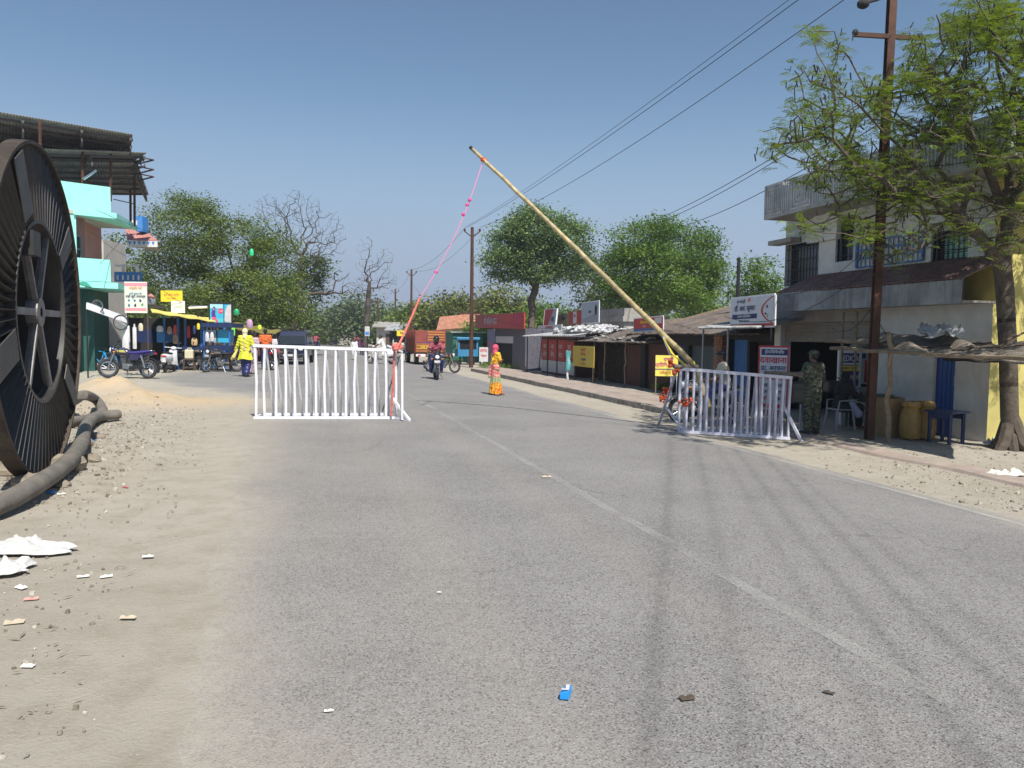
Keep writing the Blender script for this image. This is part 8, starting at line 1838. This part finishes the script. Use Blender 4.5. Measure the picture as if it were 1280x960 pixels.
def face(root, J, skin):
    H = Vector(J['head'])
    mb = MB()
    for s_ in (-1, 1): mb = MB(); mb.ball(H + Vector((s_ * .03, .078, .005)), (.013, .008, .008), 8, 6); mb.build('eye', mat('eye_white', (.7, .68, .65), .3), root); 
    for s_ in (-1, 1): mb = MB(); mb.ball(H + Vector((s_ * .03, .085, .005)), (.006, .003, .006), 8, 5); mb.build('pupil', M_BLACK, root)
def person(label, loc, rz, J=None, skin=SKIN, voxel=.011, girth=1.0, scale=1.0, group=None, fem=False, hair=True):
    JJ = dict(BASE); JJ.update(J or {}); JJ = {k: Vector(v) for k, v in JJ.items()}
    t = thing('person', label, 'person', loc, rz, group); t.scale = (scale,) * 3
    remeshed('body', body_prims(JJ, girth, fem), voxel, skin, t, 2); face(t, JJ, skin)
    if hair:
        H = JJ['head']; remeshed('hair', [('e', H + Vector((0, -.022, .05)), (.083, .092, .092)), ('e', H + Vector((0, -.05, .01)), (.074, .065, .08))], .013, HAIR, t, 1)
    return t, JJ
def limb_cloth(J, s, parts, infl):
    out = []
    for a, ra, b, rb in parts: out.append(('c', J[a + s] if len(a) == 2 else a, ra + infl, J[b + s] if len(b) == 2 else b, rb + infl))
    return out
def shirt(t, J, m, infl=.018, long=.0, sleeve='long', name='shirt', voxel=.014, g=1.0, hem=0.0, flare=0.0, wr=.6):
    ne, ch, wa, pe = (J[k] for k in ('neck', 'chest', 'waist', 'pelvis')); I = infl
    p = [('c', ne + Vector((0, 0, -.045)), .06, ch, .10 * g + I), ('c', J['shL'].lerp(ch, .35), .085 * g + I, wa + Vector((-.05, 0, 0)), .095 * g + I), ('c', J['shR'].lerp(ch, .35), .085 * g + I, wa + Vector((.05, 0, 0)), .095 * g + I), ('c', J['shL'], .062 * g + I, J['shR'], .062 * g + I),
         ('c', wa + Vector((-.045, 0, 0)), .1 * g + I, pe + Vector((-.06, 0, -hem)), .11 * g + I + flare), ('c', wa + Vector((.045, 0, 0)), .1 * g + I, pe + Vector((.06, 0, -hem)), .11 * g + I + flare)]
    for s in 'LR':
        if sleeve == 'long': p += [('c', J['sh' + s], .056 * g + I, J['el' + s], .044 * g + I), ('c', J['el' + s], .044 * g + I, J['el' + s].lerp(J['wr' + s], .92), .034 + I)]
        else: p += [('c', J['sh' + s], .056 * g + I, J['sh' + s].lerp(J['el' + s], .7), .05 * g + I * 1.3)]
    def dfm(c): 
        w_ = .006 * math.sin(c.z * 55 + c.x * 20) + .004 * math.sin(c.z * 90 - c.x * 50); return Vector((c.x + w_ * .3, c.y + w_, c.z))
    return remeshed(name, p, voxel, m, t, 2, dfm)
def trousers(t, J, m, infl=.02, name='trousers', voxel=.014, g=1.0, to=.93, baggy=0.0):
    p = [('c', J['waist'] + Vector((-.05, 0, -.03)), .095 * g + infl, J['pelvis'] + Vector((-.055, 0, -.0)), .105 * g + infl), ('c', J['waist'] + Vector((.05, 0, -.03)), .095 * g + infl, J['pelvis'] + Vector((.055, 0, 0)), .105 * g + infl)]
    for s in 'LR': p += [('c', J['hi' + s], .088 * g + infl, J['kn' + s], .062 * g + infl + baggy), ('c', J['kn' + s], .062 * g + infl + baggy, J['kn' + s].lerp(J['an' + s], to), .048 + infl + baggy)]
    def dfm(c):
        w_ = .006 * math.sin(c.z * 45 + c.x * 30); return Vector((c.x, c.y + w_, c.z))
    return remeshed(name, p, voxel, m, t, 2, dfm)
def shoes(t, J, m):
    for s in 'LR':
        an, to = J['an' + s], J['to' + s]; remeshed('shoe', [('c', an + Vector((0, -.03, -.035)), .045, to + Vector((0, 0, .005)), .038), ('c', an, .05, an + Vector((0, 0, .06)), .048)], .012, m, t, 1)
def camo(name, cols, sc):
    m = bpy.data.materials.new(name); m.use_nodes = True; n = m.node_tree.nodes; l = m.node_tree.links; b = n['Principled BSDF']; tc = n.new('ShaderNodeTexCoord').outputs['Object']
    mp = n.new('ShaderNodeMapping'); mp.inputs['Scale'].default_value = (1, 1, 1.8); l.new(tc, mp.inputs[0])
    c = cols[0]
    for i, cc in enumerate(cols[1:]):
        q_ = NZ(n, l, mp.outputs[0], sc * (1 + .35 * i), 4, .6); q_.noise_dimensions = '4D'; q_.inputs['W'].default_value = i * 7.3; c = MIX(n, l, MR(n, l, q_.outputs[0], .52 + .02 * i, .55 + .02 * i), c, cc)
    l.new(c, b.inputs['Base Color']); b.inputs['Roughness'].default_value = .85; return m
M_CAMO = camo('camouflage', [(.085, .095, .06), (.035, .045, .025), (.17, .17, .13), (.02, .018, .016)], 9)  # cloth tones darkened, part of the tree's shade is put into them
# soldier, seen from behind, hands forward
J = dict(elL=(-.27, .02, 1.12), elR=(.27, .02, 1.12), wrL=(-.16, .2, 1.02), wrR=(.18, .2, 1.0), palmL=(1, 0, 0), palmR=(-1, 0, 0), anL=(-.13, -.02, .085), anR=(.13, 0, .085), toL=(-.17, .12, .035), toR=(.17, .14, .035), knL=(-.11, .02, .49), knR=(.11, .03, .49))
g_ = G(1014, 543); sc_ = (P(1014, 436, g_.y).z - g_.z) / 1.74
t, JJ = person('soldier in green and brown camouflage uniform and cap standing at the right barricade end, seen from behind', g_, R(25), J, SKIN_D, .009, 1.12, sc_)
t['label'] = 'soldier in camouflage uniform and cap standing behind the right end of the barricade'
shirt(t, JJ, M_CAMO, .022, hem=.10, g=1.12, voxel=.012); trousers(t, JJ, M_CAMO, .026, g=1.1, voxel=.012, baggy=.01, to=.85); shoes(t, JJ, M_BLACK)
mb = MB(); mb.lathe([(.118, 0), (.14, .02), (.14, .05), (.118, .07)], (0, 0, 1.0), seg=24); mb.v = [(v[0] * 1.25, v[1] * .95, v[2]) for v in mb.v]; mb.build('belt', M_DKWOOD, t)
H = JJ['head']; remeshed('cap', [('e', H + Vector((0, -.01, .075)), (.098, .108, .06)), ('e', H + Vector((0, .09, .055)), (.07, .07, .012))], .01, M_CAMO, t, 1)
mb = MB(); mb.box((-.1, -.16, 1.22), (.0, .0, .0)) if False else None
# person in black seated at the table
J = dict(pelvis=(0, 0, .52), waist=(0, .0, .64), chest=(0, .05, .84), neck=(0, .09, 1.03), head=(0, .13, 1.18), shL=(-.18, .07, .98), shR=(.18, .07, .98), elL=(-.24, .22, .76), elR=(.24, .22, .76), wrL=(-.12, .42, .80), wrR=(.12, .42, .80), hiL=(-.09, .02, .50), hiR=(.09, .02, .50), knL=(-.12, .42, .50), knR=(.12, .42, .50), anL=(-.12, .40, .1), anR=(.12, .40, .1), toL=(-.12, .54, .04), toR=(.12, .54, .04), palmL=(0, 0, -1), palmR=(0, 0, -1))
M_BURQ = mat('black_cloth', (.012, .012, .013), .85, var=.2)
g_ = G(1049, 536); t, JJ = person('person in black headscarf and robe sitting on the white chair at the green table', g_, R(-80), J, SKIN, .012, 1.0, .95, fem=True, hair=False)
shirt(t, JJ, M_BURQ, .025, name='robe'); remeshed('headscarf', [('e', JJ['head'] + Vector((0, -.02, .02)), (.1, .105, .12)), ('c', JJ['head'] + Vector((0, -.03, -.08)), .09, JJ['chest'] + Vector((0, -.03, .06)), .15)], .014, M_BURQ, t, 1); trousers(t, JJ, M_BURQ, .035, name='skirt')
remeshed('shawl_end', [('c', (.2, .15, .6), .06, (.26, .3, .36), .09)], .014, mat('pale_blue_cloth', (.35, .38, .5), .8), t, 1)
# man in cream shirt behind the right barricade (seated on the parked bike, seen from behind)
J = dict(pelvis=(0, 0, .88), waist=(0, .01, 1.0), chest=(0, .04, 1.19), neck=(0, .07, 1.37), head=(0, .10, 1.52), shL=(-.18, .06, 1.32), shR=(.18, .06, 1.32), elL=(-.26, .15, 1.08), elR=(.26, .15, 1.08), wrL=(-.22, .36, 1.0), wrR=(.22, .36, 1.0), hiL=(-.1, .02, .86), hiR=(.1, .02, .86), knL=(-.17, .40, .72), knR=(.17, .40, .72), anL=(-.17, .30, .32), anR=(.17, .30, .32), toL=(-.17, .44, .27), toR=(.17, .44, .27))
M_CREAM = mat('cream_shirt', (.5, .46, .36), .85, var=.15)
g_ = G(908, 531); t, JJ = person('man in cream shirt and dark cap sitting on the grey motorcycle behind the right barricade', g_ + Vector((-.03, .1, 0)), R(82), J, SKIN_D, .011, 1.05, 1.0)
shirt(t, JJ, M_CREAM, .022, sleeve='short', g=1.05); trousers(t, JJ, M_INK, .022); shoes(t, JJ, M_BLACK)
H = JJ['head']; remeshed('cap', [('e', H + Vector((0, -.01, .06)), (.1, .11, .07)), ('e', H + Vector((0, .1, .05)), (.07, .06, .012))], .011, M_BLACK, t, 1)
# rider on the road
J = dict(pelvis=(0, -.18, .88), waist=(0, -.15, 1.0), chest=(0, -.06, 1.2), neck=(0, 0, 1.38), head=(0, .04, 1.52), shL=(-.18, -.02, 1.33), shR=(.18, -.02, 1.33), elL=(-.30, .14, 1.1), elR=(.30, .14, 1.1), wrL=(-.36, .33, .98), wrR=(.36, .33, .98), hiL=(-.1, -.16, .86), hiR=(.1, -.16, .86), knL=(-.2, .22, .74), knR=(.2, .22, .74), anL=(-.2, .04, .33), anR=(.2, .04, .33), toL=(-.2, .17, .27), toR=(.2, .17, .27), palmL=(0, 0, -1), palmR=(0, 0, -1))
RS = mat('maroon_shirt', (.30, .06, .09), .8, var=.35, vscale=14); HEL = mat('helmet_black', (.012, .012, .014), .2, coat=.8)
def rider(label, bike, top, hel=HEL, legs=M_INK, J=J, helm=True):
    t, JJ = person(label, Vector(bike.location), bike.rotation_euler.z - R(90), J, SKIN_D, .012, 1.05, 1.0, None, hair=not helm)
    shirt(t, JJ, top, .022, g=1.05, sleeve='short'); trousers(t, JJ, legs, .022); shoes(t, JJ, M_BLACK)
    if helm:
        H = JJ['head']; remeshed('helmet', [('e', H + Vector((0, -.01, .03)), (.125, .14, .13)), ('e', H + Vector((0, .03, -.06)), (.1, .1, .07))], .013, hel, t, 2)
        mb = MB(); mb.sheet(lambda u, v: H + Vector(((u - .5) * .19, .135 - .16 * (u - .5) ** 2 * 2.4, -.04 + .10 * v)), 8, 3, .008); mb.build('visor', M_GLASS, t, smooth=True)
    return t
rider('motorcycle rider in maroon checked shirt and black helmet coming toward the camera', RB, RS)
for b_ in [o for o in col.objects if o.name.startswith('motorcycle') and o.type == 'EMPTY' and o.get('group') == 'distant motorcycles']:
    rider({0: 'tiny far rider in a red top right of the dark car', 1: 'tiny distant rider in white in the middle of the far road', 2: 'tiny far rider in blue near the white-clad walker'}[[390, 418, 446].index(min([390, 418, 446], key=lambda q_: abs(G(q_, 437).x / G(q_, 437).y - b_.location.x / b_.location.y)))], b_, (RS, M_PALE, P_BLU)[int(b_.location.y) % 3])
sc_w = [o for o in col.objects if o.name.startswith('scooter') and o.get('group') == 'scooters on the road'][0]
J2 = dict(J); J2.update(knL=(-.14, .2, .72), knR=(.14, .2, .72), anL=(-.14, .22, .36), anR=(.14, .22, .36), toL=(-.14, .34, .32), toR=(.14, .34, .32))
rider('person in white kurta sitting on the white scooter', sc_w, mat('white_kurta', (.7, .7, .7), .8), M_INK, M_WHITE, J2) if False else rider('person in white kurta sitting on the white scooter', sc_w, mat('white_kurta', (.7, .7, .7), .8), HEL, M_WHITE, J2, False)
# saree woman, walking away to the right, seen from behind
def saree_mat():
    m = bpy.data.materials.new('saree'); m.use_nodes = True; n = m.node_tree.nodes; l = m.node_tree.links; b = n['Principled BSDF']; tc = n.new('ShaderNodeTexCoord').outputs['Object']
    sp3 = n.new('ShaderNodeSeparateXYZ'); l.new(tc, sp3.inputs[0]); nz_ = NZ(n, l, tc, 9, 5, .6).outputs[0]; zw = MUL(n, l, sp3.outputs[2], MUL(n, l, nz_, .18), 'ADD'); zd = MUL(n, l, zw, MUL(n, l, sp3.outputs[0], .35), 'ADD')
    wv = n.new('ShaderNodeMath'); wv.operation = 'SINE'; l.new(MUL(n, l, zd, 62), wv.inputs[0])
    st = MIX(n, l, MR(n, l, wv.outputs[0], -.2, .2), (.62, .10, .10), (.62, .38, .30)); ye = MIX(n, l, MR(n, l, NZ(n, l, tc, 16, 4).outputs[0], .48, .53), (.72, .42, .02), (.55, .08, .02)); gr = MIX(n, l, MR(n, l, NZ(n, l, tc, 22, 4).outputs[0], .5, .55), (.16, .36, .12), (.5, .3, .25))
    c = MIX(n, l, MR(n, l, zw, .50, .54), ye, gr); c = MIX(n, l, MR(n, l, zw, .72, .75), c, st); c = MIX(n, l, MR(n, l, zw, 1.14, 1.17), c, MIX(n, l, MR(n, l, NZ(n, l, tc, 30, 3).outputs[0], .55, .6), (.75, .45, .02), (.5, .05, .03)))
    l.new(c, b.inputs['Base Color']); b.inputs['Roughness'].default_value = .75; return m
SAR = saree_mat()
J = dict(elL=(-.23, .06, 1.14), elR=(.22, .06, 1.14), wrL=(-.06, .2, 1.17), wrR=(.04, .2, 1.16), hiL=(-.09, 0, .9), knL=(-.09, .10, .5), anL=(-.09, -.06, .12), toL=(-.09, .08, .035), knR=(.09, .03, .49), anR=(.09, .15, .085), toR=(.10, .28, .035))
g_ = G(619, 494); sc_ = (P(622, 431, g_.y).z - g_.z) / 1.70
t, JJ = person('woman in yellow, red and green striped saree with pink headscarf crossing the road', g_, R(-60), J, SKIN, .011, .95, sc_, None, True, False)
def skirt(t, J, m, z0, z1, r0, r1, name, folds=11, amp=.02, cx=0, cy=0, sway=(0, 0)):
    mb = MB()
    def fn(u, v):
        a = u * 2 * math.pi; z = z1 + (z0 - z1) * v; r_ = r0 + (r1 - r0) * v ** 1.3; am = amp * v; rr_ = r_ + am * math.sin(folds * a + 2 * v) + am * .5 * math.sin(folds * 2.3 * a + 5 * v)
        return (cx + rr_ * math.cos(a) * 1.1 + sway[0] * v, cy + rr_ * math.sin(a) * .85 + sway[1] * v, z + .02 * math.sin(3 * a) * v)
    mb.sheet(fn, 72, 22, .006); return mb.build(name, m, t, smooth=True)
skirt(t, JJ, SAR, .06, 1.0, .135, .235, 'saree_skirt', sway=(-.03, .03)); shirt(t, JJ, SAR, .02, hem=.0, g=.97, name='saree_drape', sleeve='short')
remeshed('pallu', [('c', (.16, .06, 1.36), .05, (.05, -.13, 1.2), .045), ('c', (.05, -.13, 1.2), .05, (-.08, -.15, .95), .05), ('c', (-.08, -.15, .95), .05, (-.12, -.17, .62), .045)], .014, SAR, t, 2)
H = JJ['head']; remeshed('headscarf', [('e', H + Vector((0, -.02, .02)), (.1, .11, .115)), ('c', H + Vector((0, -.03, -.06)), .085, JJ['neck'] + Vector((0, -.02, -.03)), .10)], .013, mat('scarf_pink', (.62, .08, .16), .8, var=.3, vscale=16), t, 2)
# woman in yellow
J = dict(elL=(-.27, .0, 1.13), elR=(.27, .02, 1.13), wrL=(-.38, .05, .93), wrR=(.22, .2, 1.05), knL=(-.09, .08, .5), anL=(-.09, .12, .085), toL=(-.1, .25, .035), knR=(.09, .05, .5), anR=(.09, -.12, .12), toR=(.1, .0, .035))
M_YK = mat('lemon_cloth', (.62, .62, .04), .8, var=.25, vscale=10)
g_ = G(307, 471); sc_ = (P(307, 411, g_.y).z - g_.z) / 1.70
t, JJ = person('woman in lemon yellow tunic, navy trousers and cream headscarf walking by the parked motorcycles', g_, R(-5), J, SKIN, .011, 1.05, sc_, None, True, False)
shirt(t, JJ, M_YK, .025, hem=.0, g=1.05, name='tunic', wr=.5); skirt(t, JJ, M_YK, .62, 1.02, .15, .24, 'tunic_skirt', 7, .015); trousers(t, JJ, M_INK, .03, baggy=.02); shoes(t, JJ, M_DKWOOD)
H = JJ['head']; remeshed('headscarf', [('e', H + Vector((0, -.02, .02)), (.1, .11, .115)), ('c', H + Vector((0, -.03, -.06)), .08, JJ['neck'] + Vector((0, -.03, -.03)), .09)], .013, mat('scarf_cream', (.7, .6, .4), .8), t, 2)
remeshed('dupatta_end', [('c', (-.3, .0, .95), .035, (-.42, -.02, .7), .07), ('c', (-.42, -.02, .7), .07, (-.5, 0, .62), .05)], .014, mat('dupatta', (.7, .55, .2), .8), t, 2)
remeshed('printed_back', [('c', (0, -.125, 1.3), .02, (0.02, -.14, .95), .04)], .012, mat('print_tan', (.6, .4, .25), .8, var=.4, vscale=20), t, 2)
# others
def simple(label, px, py, pt, rz, top, leg, skin=SKIN, J=None, hairy=True, sk=None, sl='short', group='people at the market'):
    g_ = G(px, py); s_ = (P(px, pt, g_.y).z - g_.z) / 1.68; t, JJ = person(label, g_, R(rz), J, skin, .013, 1.0, s_, group, False, hairy)
    shirt(t, JJ, top, .02, hem=.04, sleeve=sl)
    if sk: skirt(t, JJ, sk, sk_z, 1.0, .14, .26, 'skirt', 9, .02)
    if leg: trousers(t, JJ, leg, .02)
    shoes(t, JJ, M_DKWOOD); return t, JJ
M_GREYS = mat('grey_tshirt', (.45, .45, .48), .85, var=.1); M_LIL = mat('lilac_cloth', (.5, .36, .42), .85, var=.2); M_ORA = mat('orange_cloth', (.62, .13, .03), .85, var=.2); M_ROSE = mat('rose_cloth', (.65, .1, .25), .85, var=.3, vscale=14); M_NAVY = M_INK; M_KH = mat('khaki', (.3, .25, .16), .85)
sk_z = .5
simple('man in pale grey t-shirt standing at the green shutter, left', 114, 455, 393, 160, M_GREYS, M_NAVY, SKIN_D)
simple('girl in rose-pink dress standing in front of the blue stall counter', 190, 449, 405, 170, M_ROSE, M_KH, SKIN, dict(elL=(-.28, .04, 1.2), wrL=(-.1, .14, 1.22), elR=(.28, .04, 1.2), wrR=(.1, .14, 1.22)), sk=M_ROSE)
simple('person in lilac top walking just beyond the woman in yellow', 316, 468, 415, 0, M_LIL, M_LIL, SKIN)
simple('person in orange top beside the red-tailed motorcycle', 332, 462, 412, 20, M_ORA, M_NAVY, SKIN_D)
simple('person in white shirt near the dark car, left', 341, 456, 419, 10, M_PALE, M_KH, SKIN_D)
MK = mat('white_kurta', (.7, .7, .7), .8)
t, JJ = simple('far walker in loose white clothes seen through the left barricade', 443, 450, 424, 175, MK, MK, SKIN_D, dict(anL=(-.16, .16, .085), anR=(.15, -.14, .085), toL=(-.17, .28, .035), toR=(.16, -.02, .035), knL=(-.13, .14, .5), knR=(.12, .0, .5)), sl='long', group='people far down the road')
simple('far person in red top standing by the leafless tree', 452, 443, 425, 180, M_ROSE, M_NAVY, SKIN_D, group='people far down the road')
simple('far person in white shirt on the right verge near the truck', 510, 443, 425, 150, M_PALE, M_NAVY, SKIN_D, group='people far down the road')
simple('person in dark clothes in the shadow of the repair stall', 137, 452, 405, 200, M_KH, M_NAVY, SKIN_D)
simple('cyclist standing astride a small bicycle beside the white board', 603, 457, 433, 60, M_NAVY, M_PALE, SKIN_D, group='people by the kiosk')

bpy.data.scenes.remove(SCR)
# ================================================================ air
mb = MB(); mb.box2((-640, -64, -1.6), (640, 905, 26)); hz = mb.build('haze', M_WHITE)
m = bpy.data.materials.new('haze_air'); m.use_nodes = True; n = m.node_tree.nodes; l = m.node_tree.links; n.remove(n['Principled BSDF'])
v = n.new('ShaderNodeVolumePrincipled'); v.inputs['Density'].default_value = 0.0007; v.inputs['Color'].default_value = (.82, .88, 1, 1); v.inputs['Anisotropy'].default_value = 0.2
l.new(v.outputs[0], n['Material Output'].inputs['Volume']); hz.data.materials.clear(); hz.data.materials.append(m); tag(hz, 'thin pale haze in the air', 'haze', kind='stuff')
